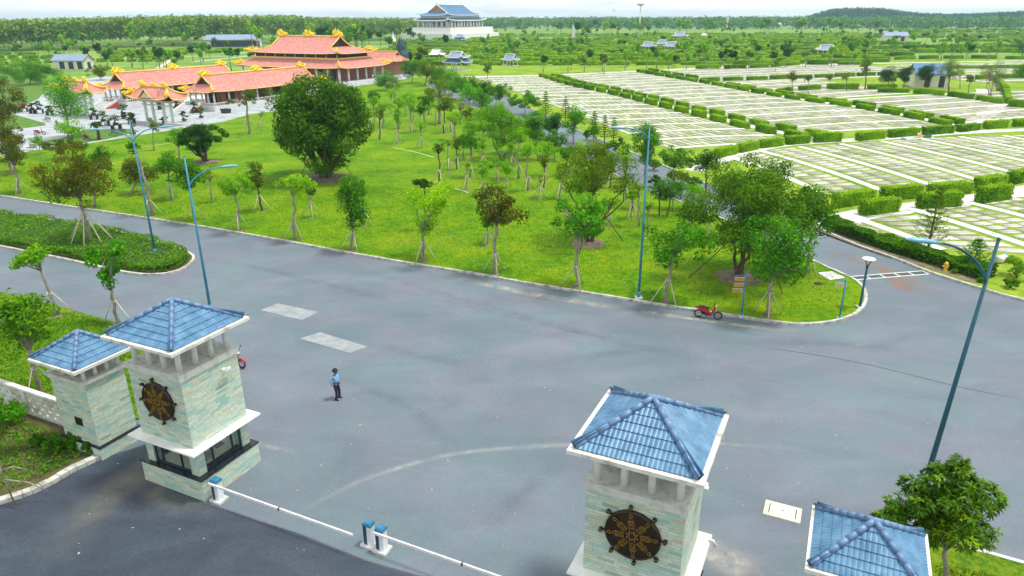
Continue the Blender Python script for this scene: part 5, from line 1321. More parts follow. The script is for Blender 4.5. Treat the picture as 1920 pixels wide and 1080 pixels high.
# storm drain across the side road
DR = mat_noise('drain_grate', (.03, .05, .06), (.09, .12, .13), 14, .6)
a, b = G(1735, 511), G(1572, 524); t = empty('drain_grate', ((a.x + b.x) / 2, (a.y + b.y) / 2, 0), math.atan2(a.y - b.y, a.x - b.x), 'white framed storm drain grate laid across the side road', 'drain grate')
L_ = (a - b).length; m = MB(); m.box(-L_ / 2, L_ / 2, -.42, -.32, -.02, .02); m.box(-L_ / 2, L_ / 2, .32, .42, -.02, .02)
for q in range(7): x = -L_ / 2 + L_ * q / 6; m.box(x - .05, x + .05, -.32, .32, -.02, .019)
m.build('frame', WHITE, t)
for q in range(6):
    m = MB(); x0 = -L_ / 2 + L_ * q / 6 + .06; x1 = x0 + L_ / 6 - .12; m.box(x0, x1, -.31, .31, -.02, .008)
    for s_ in range(9): xx = x0 + (x1 - x0) * (s_ + .5) / 9; m.box(xx - .02, xx + .02, -.29, .29, .008, .014)
    m.build('grate', DR, t)
q0, q1, q2, q3 = G(1535, 513, .12), G(1555, 525, .12), G(1582, 521, .12), G(1560, 511, .12)
t = empty('drain_chamber', ((q0.x + q2.x) / 2, (q0.y + q2.y) / 2, .12), 0, 'square concrete drain chamber with stained panels in the lawn corner', 'drain chamber')
c0 = Vector(t.location); m = MB(); pts = [q - c0 for q in (q0, q1, q2, q3)]
for i in range(4):
    a_, b_ = pts[i], pts[(i + 1) % 4]; m.tube([a_ + Vector((0, 0, .03)), b_ + Vector((0, 0, .03))], .07, 4, smooth=False)
m.tube([(pts[0] + pts[3]) / 2 + Vector((0, 0, .03)), (pts[1] + pts[2]) / 2 + Vector((0, 0, .03))], .06, 4, smooth=False); m.build('frame', WHITE, t)
m = MB(); m.add([tuple(q + Vector((0, 0, .02))) for q in pts], [(0, 1, 2, 3)]); m.build('panel', SLABDIRT, t)
# concrete cover slab on the asphalt
t = empty('cover_slab', G(1467, 960), GA, 'pale concrete cover slab with two lifting slots lying on the asphalt', 'cover slab')
m = MB(); m.box(-.72, .72, -.5, .5, 0, .05, tx=.01, ty=.01); m.build('frame', mat_noise('cream_concrete', (.5, .47, .36), (.68, .65, .53), 2.5, .9, .1), t)
m = MB(); m.box(-.5, .46, -.36, .36, .05, .062); m.build('lid', mat_noise('cream_lid', (.56, .54, .44), (.7, .68, .58), 2.5, .9, .1), t)
m = MB(); m.box(-.52, -.49, -.3, .3, .056, .066); m.box(.5, .53, -.3, .3, .056, .066); m.box(-.03, .05, -.02, .02, .063, .07); m.build('slots', BLACK, t)
# valve marker, white plastic barrel on the verge
t = empty('yellow_hydrant', G(1772, 507, .12), 0, 'small yellow hydrant on the verge beside the side road', 'hydrant')
YH = mat_noise('hydrant_yellow', (.65, .4, .02), (.8, .55, .04), 4, .5); m = MB(); m.lathe([(.16, 0), (.13, .05), (.13, .5), (.16, .52), (.16, .56), (.1, .66), (.03, .72), (.001, .72)], 12); m.build('barrel', YH, t)
m = MB(); m.tube([(-.26, 0, .36), (.26, 0, .36)], .07, 8); m.tube([(0, -.22, .3), (0, 0, .3)], .07, 8); m.build('nozzle', YH, t)
t = empty('plastic_tub', G(1876, 492, .12), .4, 'white and teal plastic tub lying by the shrubs on the right', 'tub')
m = MB(); m.tube([(-.5, 0, .3), (.35, 0, .3)], [.3, .33], 14); m.build('tub', WHITE, t); m = MB(); m.tube([(.34, 0, .3), (.46, 0, .3)], .36, 14); m.build('rim', LAMPH, t)
# flower-strewn grave
p = G(1722, 260, .16); t = empty('decorated_grave', p, R(10), 'decorated grave with white flowers, yellow wreath and round shrub', 'grave')
m = MB(); m.box(-2.6, 2.6, -.8, .8, 0, .12); m.box(-2.6, -1.0, -.5, .5, .12, .22); m.build('base', mat_noise('pale_blue_stone', (.45, .55, .65), (.65, .72, .8), 2, .5), t)
rng = np.random.default_rng(9); o = bpy.data.objects.new('flowers', crown_mesh('flowers', rng, [(-.1, 0, .3), (-.6, .1, .25), (.3, -.1, .5)], [.3, .3, .35], 220, .16, YH)); link(o, t); reg(o, t)
o = bpy.data.objects.new('shrub', crown_mesh('shrub', rng, [(1.5, 0, .5)], [.75], 500, .2, LEAF['green'])); link(o, t); reg(o, t)
m = MB(); m.box(.35, .55, .2, .3, .12, 1.1, tx=.03); m.sph((.1, .3, .7), .18, 8); m.build('headstone', WHITE, t)

# ------------------------------------------------------------------ motorbikes
MRED = mat_noise('scooter_red', (.4, .01, .02), (.55, .02, .03), 3, .3); SEAT = mat_noise('scooter_seat', (.008, .012, .014), (.02, .03, .03), 6, .5); CHROME = mat_noise('scooter_metal', (.3, .3, .32), (.5, .5, .52), 5, .3, metal=.7)
MBLU = mat_noise('scooter_dark', (.02, .02, .05), (.05, .05, .1), 3, .3)
def motorbike(loc, rz, label, paint=MRED):
    t = empty('motorbike', loc, rz, label, 'motorbike')
    for x, nm in ((.64, 'front_wheel'), (-.62, 'rear_wheel')):
        w = empty(nm); w.parent = t; reg(w, t); w.location = (x, 0, .29)
        m = MB(); pts = [(math.cos(a) * .25, 0, math.sin(a) * .25) for a in [6.283 * i / 20 for i in range(21)]]; m.tube(pts, .045, 8, cap=False); m.build('tyre', BLACK, w)
        m = MB(); pts = [(math.cos(a) * .2, 0, math.sin(a) * .2) for a in [6.283 * i / 20 for i in range(21)]]; m.tube(pts, .014, 5, cap=False)
        for k in range(5): m.tube([(0, 0, 0), (math.cos(k * 1.257) * .2, 0, math.sin(k * 1.257) * .2)], .012, 4)
        m.tube([(0, -.06, 0), (0, .06, 0)], .04, 8); m.build('rim', CHROME, w)
    m = MB()    # rear body and side panels, tapering to the tail
    secs = [(-.85, .03, .74, .82), (-.6, .1, .6, .8), (-.3, .13, .5, .76), (0, .12, .36, .62), (.12, .11, .3, .5)]
    vs = []
    for x, w, z0, z1 in secs: vs += [(x, -w, z0), (x, w, z0), (x, w * .8, z1), (x, -w * .8, z1)]
    m.add(vs, [(0, 1, 2, 3), (19, 18, 17, 16)] + [(4 * i + j, 4 * i + 4 + j, 4 * i + 4 + (j + 1) % 4, 4 * i + (j + 1) % 4) for i in range(4) for j in range(4)], smooth=False)
    m.build('body', paint, t)
    m = MB(); vs = []    # leg shield and front apron
    for x, w, z in ((.16, .17, .3), (.3, .2, .55), (.38, .17, .78), (.42, .1, .98)): vs += [(x, -w, z), (x + .1, 0, z), (x, w, z), (x - .06, 0, z)]
    m.add(vs, [(4 * i + j, 4 * i + (j + 1) % 4, 4 * i + 4 + (j + 1) % 4, 4 * i + 4 + j) for i in range(3) for j in range(4)] + [(12, 13, 14, 15)]); m.build('leg_shield', paint, t)
    m = MB(); vs = []
    for i in range(7):
        a = R(15 + 24 * i); vs += [(.64 + math.cos(a) * .33, -.06, .29 + math.sin(a) * .33), (.64 + math.cos(a) * .33, .06, .29 + math.sin(a) * .33)]
    m.add(vs, [(2 * i, 2 * i + 1, 2 * i + 3, 2 * i + 2) for i in range(6)]); m.build('front_fender', paint, t)
    m = MB(); vs = []
    for x, w, z in ((-.66, .09, .84), (-.4, .14, .86), (-.1, .14, .8), (.06, .09, .76)): vs += [(x, -w, z - .06), (x, w, z - .06), (x, w * .8, z), (x, -w * .8, z)]
    m.add(vs, [(0, 1, 2, 3), (15, 14, 13, 12)] + [(4 * i + j, 4 * i + 4 + j, 4 * i + 4 + (j + 1) % 4, 4 * i + (j + 1) % 4) for i in range(3) for j in range(4)], smooth=False); m.build('seat', SEAT, t)
    m = MB(); m.box(-.1, .22, -.14, .14, .27, .32); m.box(-.42, -.05, -.12, .12, .2, .42); m.build('engine', BLACK, t)
    m = MB(); m.tube([(-.1, -.14, .26), (-.45, -.16, .27), (-.8, -.17, .36)], [.03, .05, .055], 8); m.tube([(.64, 0, .29), (.5, 0, .62), (.4, 0, 1.0)], .032, 8); m.tube([(-.15, .1, .24), (-.2, .28, .02)], .015, 6); m.build('exhaust_and_fork', CHROME, t)
    m = MB(); m.tube([(.26, -.33, 1.06), (.38, -.15, 1.02), (.4, 0, 1.0), (.38, .15, 1.02), (.26, .33, 1.06)], .018, 6)
    for s_ in (-1, 1): m.tube([(.34, s_ * .22, 1.04), (.38, s_ * .3, 1.22)], .01, 5); m.sph((.38, s_ * .32, 1.25), .055, 8, sc=(.4, 1, .8))
    m.build('handlebar', BLACK, t); m = MB(); m.sph((.47, 0, .92), .09, 10, sc=(.7, 1.2, .8)); m.build('headlight', WHITE, t)
    m = MB(); m.sph((-.87, 0, .78), .04, 8, sc=(.6, 1.6, .8)); m.build('tail_light', MRED, t); m = MB(); m.tube([(-.62, -.1, .8), (-.86, -.09, .88), (-.86, .09, .88), (-.62, .1, .8)], .014, 6); m.build('grab_rail', CHROME, t)
    m = MB(); m.sph((.02, 0, .96), .13, 10, sc=(1.1, 1, .9)); 
    return t
bk = motorbike((13.1, 43.45, .0), R(-20), 'red motorbike parked against the kerb beside the sign post')
copy_tree(bk, (-16.2, 36.85, 0), R(-28), 'red motorbike half hidden behind the left gate tower')
copy_tree(bk, G(75, 253, .1), R(20), 'red motorbike parked on the path at the far left, alone')
copy_tree(bk, G(162, 262, .1), R(-25), 'red motorbike at the lawn edge, right of the dark one')
motorbike(G(150, 258, .1), R(-25), 'dark motorbike at the lawn edge, beside a red one', MBLU)
motorbike(G(107, 234, .1), R(-60), 'dark motorbike under the pale green tree by the plaza bench', MBLU)

# ------------------------------------------------------------------ benches, bonsai
BEN = mat_noise('bench_dark', (.02, .03, .03), (.06, .08, .07), 4, .5)
def bench(px, py, label, rz=TA):
    t = empty('bench', G(px, py, .09), rz, label, 'bench')
    m = MB(); [m.box(-.9, .9, -.25 + .13 * k, -.16 + .13 * k, .43, .47) for k in range(4)]; m.build('seat', BEN, t)
    m = MB(); [m.box(-.9, .9, .27, .3, .55 + .14 * k, .64 + .14 * k) for k in range(3)]; m.build('backrest', BEN, t)
    for s_ in (-1, 1):
        m = MB(); m.tube([(s_ * .8, -.22, 0), (s_ * .8, -.22, .44)], .03, 6); m.build('leg', BEN, t); m = MB(); m.tube([(s_ * .8, .25, 0), (s_ * .8, .3, .98)], .03, 6); m.build('leg', BEN, t)
bench(88, 229, 'dark slatted bench on the plaza left of the pale green tree'); bench(200, 240, 'dark slatted bench in front of the paired bonsai tables'); bench(228, 252, 'dark bench at the lawn edge right of the cycad'); bench(213, 255, 'dark bench at the lawn edge nearest the cycad'); bench(60, 282, 'dark bench on the pale path at the left edge of the lawn')
POT = mat_noise('dark_pot', (.02, .02, .025), (.06, .055, .06), 3, .5)
def bonsai(px, py, h_px, label, tableh=.9, pads=5, mat='dark', seed=0, spread=1.0, table=True):
    rng = np.random.default_rng(700 + seed); p = G(px, py, .09); H_ = at_y(px, py - h_px, p.y).z - p.z; t = empty('bonsai', p, rng.random() * 3, label, 'bonsai')
    th = tableh if table else .15
    if table:
        m = MB(); m.box(-.9 * spread, .9 * spread, -.4, .4, th - .1, th)
        m.build('table', POT, t)
        for s_ in (-1, 1): m = MB(); m.box(s_ * .6 * spread - .13, s_ * .6 * spread + .13, -.3, .3, 0, th - .1); m.build('leg', POT, t)
    m = MB(); m.lathe([(.28, 0), (.45, .08), (.5, .34), (.44, .34), (.001, .3)], 14, c=(0, 0, th)); m.build('pot', POT, t)
    mb = MB(); pts = [(0, 0, th + .3)]; z = th + .3
    for i in range(5): pts.append((rng.normal() * .22, rng.normal() * .12, z + (H_ - z) * (i + 1) / 6))
    mb.tube(pts, [.16, .13, .11, .09, .07, .04], 8)
    C, Q = [], []
    for i in range(pads):
        a = 6.28 * i / pads + rng.normal() * .3; f = .35 + .6 * i / pads; c = (math.cos(a) * .65 * spread * (1.1 - f * .6), math.sin(a) * .5 * spread, th + .3 + (H_ - th - .3) * f)
        C.append(c); Q.append(.42 * spread * (1.15 - .4 * f)); k = pts[min(5, int(f * 5.2))]; mb.tube([k, c], [.05, .02], 5)
    C.append((0, 0, H_ - .15)); Q.append(.5 * spread)
    mb.build('trunk', BARKD, t); o = bpy.data.objects.new('crown', crown_mesh('crown', rng, C, Q, 900, .14, LEAF[mat], flat=.4, shell=.3)); link(o, t); reg(o, t)
for i, (px, py, h, lab, kw) in enumerate([
    (45, 210, 16, 'purple-flowered bonsai at the left end of the plaza', dict(mat='purple', spread=1.1)), (62, 213, 20, 'dark bonsai just right of the purple-flowered one', {}), (75, 213, 24, 'tallest dark bonsai of the left plaza group', {}), (94, 216, 18, 'bonsai at the right end of the left plaza group', {}),
    (196, 236, 28, 'wide flat-topped bonsai on a table, left of the twin-armed lamp head', dict(spread=1.5)), (219, 243, 27, 'wide low bonsai on a dark table just right of the flat-topped one', dict(spread=1.6)), (177, 224, 22, 'bonsai with rounded crown beside the far steps', {}),
    (233, 222, 26, 'tall flat-crowned bonsai in front of the galleries, under the gate roof left end', dict(spread=1.4)), (248, 232, 20, 'small bonsai right behind the lamp arms', {}), (309, 233, 14, 'short bonsai on a goblet pot in front of the red ramp', dict(table=False)), (346, 228, 20, 'bonsai on a goblet pot right of the entrance gate', dict(table=False)),
    (378, 222, 20, 'dark bonsai at the right corner of the plaza', dict(table=False)), (366, 212, 22, 'bonsai with tiered pads against the near gallery terrace', {}), (333, 206, 18, 'bonsai between gate post and gallery column', {}), (301, 205, 14, 'small bonsai glimpsed through the entrance gate', {})]): bonsai(px, py, h, lab, seed=i, **kw)
# tall stacked bonsai, cycad, planter tub
bonsai(250, 254, 44, 'tall reddish stacked-rock bonsai beside the lamp pole', pads=6, seed=33, table=False, mat='rust')
p = G(186, 262, .1); t = empty('cycad', p, 0, 'cycad with drooping fronds on a dark trunk by the lawn', 'cycad'); m = MB(); m.tube([(0, 0, 0), (.1, 0, 1.2), (-.1, 0, 2.6)], [.3, .22, .2], 9); m.build('trunk', BARKD, t)
m = MB(); rng = np.random.default_rng(4)
for k in range(26):
    a = k * 2.4; e = rng.uniform(.1, .8); L_ = 1.25; c, s = math.cos(a), math.sin(a); pr = None; vs = []
    for i in range(6): f = i / 5; r_ = L_ * f; zz = 2.6 + e * r_ * 1.2 - .75 * r_ * r_; w = .16 * math.sin(math.pi * (f * .9 + .08)); vs += [(-.1 + c * r_ - s * w, s * r_ + c * w, zz), (-.1 + c * r_ + s * w, s * r_ - c * w, zz)]
    m.add(vs, [(2 * i, 2 * i + 1, 2 * i + 3, 2 * i + 2) for i in range(5)])
m.build('fronds', LEAF['green'], t)
t = empty('planter_tub', G(424, 212, .1), TA, 'dark square planter tub at the plaza corner by the gallery', 'planter'); m = MB(); m.box(-.75, .75, -.6, .6, 0, .9, tx=-.12, ty=-.1); m.build('tub', POT, t); m = MB(); m.box(-.7, .7, -.55, .55, .8, .86); m.build('soil', SOIL, t)

# ------------------------------------------------------------------ guard
def guard():
    p = G(633, 748); t = empty('person', p, R(-25), 'guard in a light blue shirt, dark trousers and black brimmed hat standing on the asphalt', 'person')
    SK = mat_noise('skin', (.3, .15, .09), (.4, .21, .13), 6, .6); SH = mat_noise('light_blue_shirt', (.12, .38, .72), (.2, .5, .82), 4, .7); TR = mat_noise('navy_trousers', (.006, .01, .03), (.015, .02, .05), 5, .8)
    def skin(name, nodes, edges, mat, root=0, sub=2):
        me = bpy.data.meshes.new(name); me.from_pydata([n[0] for n in nodes], edges, []); o = bpy.data.objects.new(name, me); link(o, t); reg(o, t); me.materials.append(mat)
        md = o.modifiers.new('skin', 'SKIN'); md.use_smooth_shade = True
        for i, n in enumerate(nodes): r_ = n[1] if hasattr(n[1], '__len__') else (n[1], n[1]); me.skin_vertices[0].data[i].radius = r_; me.skin_vertices[0].data[i].use_root = (i == root)
        s = o.modifiers.new('sub', 'SUBSURF'); s.levels = sub; s.render_levels = sub
        dg = bpy.context.evaluated_depsgraph_get(); bpy.context.view_layer.update(); ne = bpy.data.meshes.new_from_object(o.evaluated_get(bpy.context.evaluated_depsgraph_get())); o.modifiers.clear(); o.data = ne; ne.name = name
        return o
    # facing +x in local space; y is the person's left
    body = [((0, 0, .93), (.10, .13)), ((.01, 0, 1.12), (.10, .125)), ((0, 0, 1.32), (.10, .15)), ((-.01, 0, 1.42), (.06, .08)), ((.0, 0, 1.5), .05), ((.015, 0, 1.58), (.078, .068)), ((.02, 0, 1.67), (.082, .072)),
            ((0, .18, 1.38), .055), ((-.05, .27, 1.12), .042), ((.08, .16, 1.0), .034), ((.13, .07, 1.06), .03),
            ((0, -.18, 1.38), .055), ((-.1, -.28, 1.13), .042), ((-.06, -.22, .9), .034), ((-.04, -.17, .85), .028),
            ((0, .09, .84), .085), ((.05, .14, .46), .055), ((0, .17, .09), .04), ((0, -.09, .84), .085), ((.09, -.12, .46), .055), ((.04, -.14, .09), .04)]
    ed = [(0, 1), (1, 2), (2, 3), (3, 4), (4, 5), (5, 6), (2, 7), (7, 8), (8, 9), (9, 10), (2, 11), (11, 12), (12, 13), (13, 14), (0, 15), (15, 16), (16, 17), (0, 18), (18, 19), (19, 20)]
    skin('body', body, ed, SK)
    skin('shirt', [((0, 0, .97), (.125, .16)), ((.02, 0, 1.12), (.125, .155)), ((0, 0, 1.32), (.12, .17)), ((-.01, 0, 1.43), (.07, .09)), ((0, .19, 1.385), .07), ((-.05, .275, 1.14), .06), ((.03, .22, 1.06), .052), ((0, -.19, 1.385), .07), ((-.1, -.285, 1.14), .06), ((-.08, -.25, 1.0), .05)],
         [(0, 1), (1, 2), (2, 3), (2, 4), (4, 5), (5, 6), (2, 7), (7, 8), (8, 9)], SH)
    skin('trousers', [((0, 0, .95), (.125, .155)), ((0, .1, .84), .1), ((.05, .145, .46), .075), ((0, .175, .07), .065), ((0, -.1, .84), .1), ((.09, -.125, .46), .075), ((.04, -.145, .07), .065)], [(0, 1), (1, 2), (2, 3), (0, 4), (4, 5), (5, 6)], TR)
    for nm, c, d in (('hand', Vector((.14, .06, 1.06)), Vector((.75, -.6, .1))), ('hand', Vector((-.04, -.16, .845)), Vector((.3, .35, -.85)))):
        d = d.normalized(); sd = d.cross(Vector((0, 0, 1))).normalized(); m = MB(); m.tube([c - d * .02, c + d * .04, c + d * .085], [.028, .036, .03], 8)
        for k in range(4): o_ = c + d * .075 + sd * (.024 - .016 * k); ln = (.06, .07, .066, .05)[k]; m.tube([o_, o_ + d * ln * .55 , o_ + d * ln * .9 + Vector((0, 0, -.018))], [.0095, .009, .007], 5)
        m.tube([c + d * .02 + sd * .03, c + d * .05 + sd * .055, c + d * .085 + sd * .06], [.011, .01, .008], 5); m.build(nm, SK, t)
    m = MB(); m.lathe([(.001, .0), (.165, -.005), (.17, .01), (.1, .02), (.105, .1), (.09, .125), (.001, .13)], 18, c=(.02, 0, 1.69)); m.build('hat', BLACK, t)
    m = MB(); m.sph((.02, 0, 1.6), .098, 12, sc=(.9, .85, .9)); m.build('hair', BLACK, t)
    m = MB(); m.sph((.05, 0, 1.585), .082, 12, sc=(.95, .85, 1.15)); m.tube([(.125, 0, 1.6), (.15, 0, 1.575), (.128, 0, 1.565)], [.012, .016, .014], 6)
    for s_ in (-1, 1): m.sph((.03, s_ * .075, 1.585), .02, 6, sc=(.8, .4, 1.2))
    m.build('head', SK, t); m = MB(); [m.sph((.125, s_ * .03, 1.605), .011, 6) for s_ in (-1, 1)]; m.box(.126, .134, -.022, .022, 1.535, 1.541); m.build('face_features', BLACK, t)
    for x, y in ((0, .175), (.04, -.145)):
        m = MB(); m.add([(x - .09, y - .045, 0), (x + .1, y - .05, 0), (x + .19, y, 0), (x + .1, y + .05, 0), (x - .09, y + .045, 0), (x - .09, y - .04, .09), (x + .05, y - .045, .09), (x + .17, y, .045), (x + .05, y + .045, .09), (x - .09, y + .04, .09)],
              [(4, 3, 2, 1, 0), (5, 6, 7, 8, 9), (0, 1, 6, 5), (1, 2, 7, 6), (2, 3, 8, 7), (3, 4, 9, 8), (4, 0, 5, 9)]); m.build('shoe', BLACK, t)
    m = MB(); m.tube([(math.cos(a) * .132, math.sin(a) * .165, .985) for a in [6.283 * i / 16 for i in range(17)]], .018, 5, cap=False); m.build('belt', BLACK, t)
    m = MB()
    for s_ in (-1, 1): m.box(-.04, .04, s_ * .16 - .035, s_ * .16 + .035, 1.455, 1.468)
    m.box(.115, .13, .04, .1, 1.25, 1.27); m.build('epaulette', BLACK, t)
    return t
guard()

# ================================================================== TREES ON THE LAWN
S3 = dict(stakes=3)
T = tree
T((38, 363), (-4, 46, 256, 318), 'rust', 'small rust-leaved tree at the left edge by the kerb', **S3)
T((22, 328), (-12, 36, 222, 272), 'rust', 'rust-tinged tree behind the one at the left edge', **S3)
T((176, 388), (168, 215, 268, 320), 'green', 'staked green tree showing just right of the big rust-leaved tree')
T((247, 362), (222, 296, 288, 352), 'rust', 'brownish round tree behind the pole of the two-armed lamp', stakes=2)
T((286, 405), (236, 262, 262, 292), 'green', 'thin staked tree behind the two-armed lamp with a flat green crown', shape='umbrella', **S3)
T((320, 374), (286, 346, 276, 330), 'green', 'green tree with leaning flat crown left of the one-armed lamp', **S3)
T((366, 415), (318, 384, 290, 362), 'green', 'green kerbside tree right behind the one-armed lamp pole', **S3)
T((398, 380), (378, 406, 300, 345), 'pale', 'thin sparse sapling right of the one-armed lamp')
T((449, 433), (404, 474, 320, 372), 'bright', 'yellow-green kerbside tree below the dark round banyan', **S3)
T((491, 396), (458, 498, 298, 360), 'olive', 'slender tree with narrow crown left of the great banyan trunk', **S3)
T((553, 449), (512, 590, 318, 375), 'bright', 'kerbside tree with half yellow half green crown in front of the great banyan', **S3)
T((584, 408), (572, 594, 342, 368), 'green', 'tiny-crowned staked sapling before the great banyan trunk', **S3)
T((660, 469), (630, 692, 322, 432), 'tall', 'tall narrow dark green kerbside tree right of the great banyan', **S3)
T((682, 423), (664, 690, 332, 372), 'vivid', 'staked tree peeping out behind the tall narrow one', **S3)
T((795, 489), (738, 845, 335, 448), 'brightv', 'vivid light green tree spreading in a wide Y above the kerb', nmul=.9, **S3)
T((804, 432), (770, 812, 332, 356), 'dark', 'small dark-crowned tree behind the Y-shaped one', stakes=2)
T((928, 514), (884, 980, 343, 430), 'rust', 'dark reddish-brown kerbside tree with a dense round crown', mat=mat_leaf('leaf_maroon', [(.1, (.02, .03, .008)), (.5, (.06, .065, .015)), (.9, (.14, .11, .025))]), **S3)
T((913, 458), (900, 930, 395, 430), 'green', 'staked tree hidden behind the reddish-brown one', **S3)
T((1078, 538), (1026, 1142, 356, 458), 'vivid', 'bright green lobed kerbside tree before the multi-stemmed olive tree', nl=13, lr=.3, **S3)
T((1104, 456), (1034, 1184, 255, 378), 'olive', 'wide olive tree with several stems on a soil mound, dark props', multi=5, mound=1.6, stakes=3, stake_mat=STAKED, stake_r=3.2, stake_h=4.2, trunk_r=.11, nl=26, lr=.3, k_fill=.4)
T((1247, 566), (1204, 1332, 404, 500), 'green', 'green kerbside tree right of the short-armed blue lamp', nl=16, **S3)
T((1386, 520), (1288, 1546, 278, 500), 'dark', 'biggest dark tree on the right lawn, with open gaps and soil mound', multi=4, mound=1.9, stakes=3, stake_mat=STAKED, stake_r=4.0, stake_h=4.6, trunk_r=.17, nl=32, lr=.29, nmul=1.15, k_fill=.25, mat=LEAF['banyan'])
T((1439, 592), (1384, 1522, 388, 535), 'vivid', 'bright green lobed tree by the yellow direction boards', nl=18, lr=.3, **S3)
T((1512, 510), (1474, 1572, 338, 448), 'green', 'green tree at the right edge of the lawn by the side road', **S3)
T((1198, 424), (1180, 1212, 334, 360), 'pale', 'whitish slender tree left of the short-armed lamp pole')
T((1213, 442), (1206, 1226, 372, 398), 'pale', 'bare thin sapling just right of the lamp pole')
T((1236, 403), (1214, 1256, 332, 374), 'teal', 'left tree of the grey-green clump behind the kerbside tree', nmul=.7)
T((1250, 406), (1238, 1284, 338, 376), 'teal', 'right tree of the grey-green clump behind the kerbside tree', nmul=.7)
T((1173, 376), (1164, 1182, 318, 342), 'pale', 'leafless-looking staked sapling by the side road bend', **S3)
T((1208, 352), (1180, 1240, 224, 312), 'green', 'tall dark green tree behind the short lamp arm', nl=14)
T((1176, 335), (1150, 1190, 268, 318), 'yellow', 'orange-tinged green tree right of the olive tree', nmul=.7)
T((825, 345), (808, 834, 266, 292), 'dark', 'thin staked tree with two tiny dark puffs in the open lawn', nmul=.5, nl=3, **S3)
T((841, 323), (828, 852, 258, 276), 'pale', 'nearly bare staked sapling in the open lawn', nmul=.5, **S3)
T((882, 333), (864, 902, 248, 284), 'green', 'staked green tree left of the yellowish umbrella tree', **S3)
T((874, 357), (868, 886, 292, 318), 'pale', 'nearest staked sapling behind the reddish-brown tree', nmul=.5, **S3)
T((932, 338), (900, 962, 288, 318), 'bright', 'yellowish umbrella-shaped staked tree in the middle lawn', nmul=.8, **S3)
T((942, 296), (878, 1032, 184, 284), 'bright', 'largest yellow-green tree of the middle lawn, dark forked trunk', nl=30, lr=.24, shape='round', multi=3, trunk_r=.13, mat=LEAF['bright'])
T((990, 358), (966, 1012, 262, 298), 'bright', 'staked light tree left of the olive tree', nmul=.8, **S3)
T((973, 335), (952, 990, 232, 272), 'bright', 'staked tree with rounded pale crown under the yellow-green one', **S3)
T((1009, 300), (982, 1022, 204, 268), 'green', 'tree on a bare stem beside the side road, right of the yellow-green tree')
T((1011, 372), (998, 1034, 322, 345), 'pale', 'silvery sparse sapling left of the olive tree', nmul=.5, **S3)
T((884, 290), (862, 902, 215, 262), 'bright', 'yellow-green tree left of the largest middle one')
T((717, 239), (704, 738, 182, 208), 'bright', 'first young tree of the back row, nearest the great banyan', **S3)
T((702, 232), (690, 712, 176, 202), 'bright', 'young tree close behind the first of the back row', **S3)
T((748, 242), (736, 762, 176, 206), 'bright', 'straight-stemmed young tree of the back row', **S3)
T((788, 246), (772, 806, 192, 216), 'green', 'dark-crowned staked tree of the back row', **S3)
T((832, 250), (818, 850, 178, 212), 'olive', 'olive staked tree at the right of the back row', **S3)
T((775, 226), (762, 790, 172, 196), 'yellow', 'yellowish young tree behind the dark-crowned one', **S3)
T((804, 215), (795, 818, 162, 188), 'olive', 'small olive tree near the far lawn end', **S3)
T((816, 234), (806, 834, 186, 206), 'bright', 'bright young tree left of the bare branching one', **S3)
T((760, 218), (750, 772, 168, 188), 'bright', 'small bright tree deep in the back row')
T((733, 214), (724, 744, 166, 186), 'bright', 'pale green tree before the hall steps')
T((823, 232), (800, 850, 132, 190), 'sparse', 'tall bare-branched tree with thick pale trunk', trunk_r=.3)
T((740, 185), (728, 756, 128, 160), 'sparse', 'bare pollarded tree by the annex, pale trunk', trunk_r=.22, nmul=.5)
T((863, 232), (846, 882, 176, 212), 'sparse', 'brown pollarded tree with cut branches near the side road', trunk_r=.22, nmul=.25, mat=LEAF['rust'])
T((467, 252), (424, 500, 156, 200), 'sparse', 'sparse brownish tree with leaning pale trunk before the gallery', trunk_r=.2, mat=LEAF['rust'], nmul=1.4, stakes=3, stake_h=3.5, stake_r=2.0)
T((489, 238), (480, 500, 205, 222), 'pale', 'little staked sapling between sparse tree and great banyan', nmul=.6, **S3)
T((388, 304), (334, 424, 226, 290), 'dark', 'dark round banyan with aerial roots left of the great one', multi=7, mound=1.9, trunk_r=.16, nl=26, shape='dome', lr=.34, nmul=1.6)
T((336, 300), (312, 356, 232, 282), 'bright', 'yellow-green tree hugging the dark round banyan')
T((610, 334), (509, 688, 124, 326), 'dark', 'great dome-shaped dark green banyan towering over the lawn', multi=9, mound=3.2, trunk_r=.3, nl=95, lr=.25, shape='dome', mat=LEAF['banyan'], nmul=3.0, size=.36, stakes=4, stake_mat=STAKED, stake_r=3.6, stake_h=5.0, shell=.5)
T((724, 170), (700, 752, 126, 172), 'vivid', 'dense round bright green tree at the hall corner', nl=16)
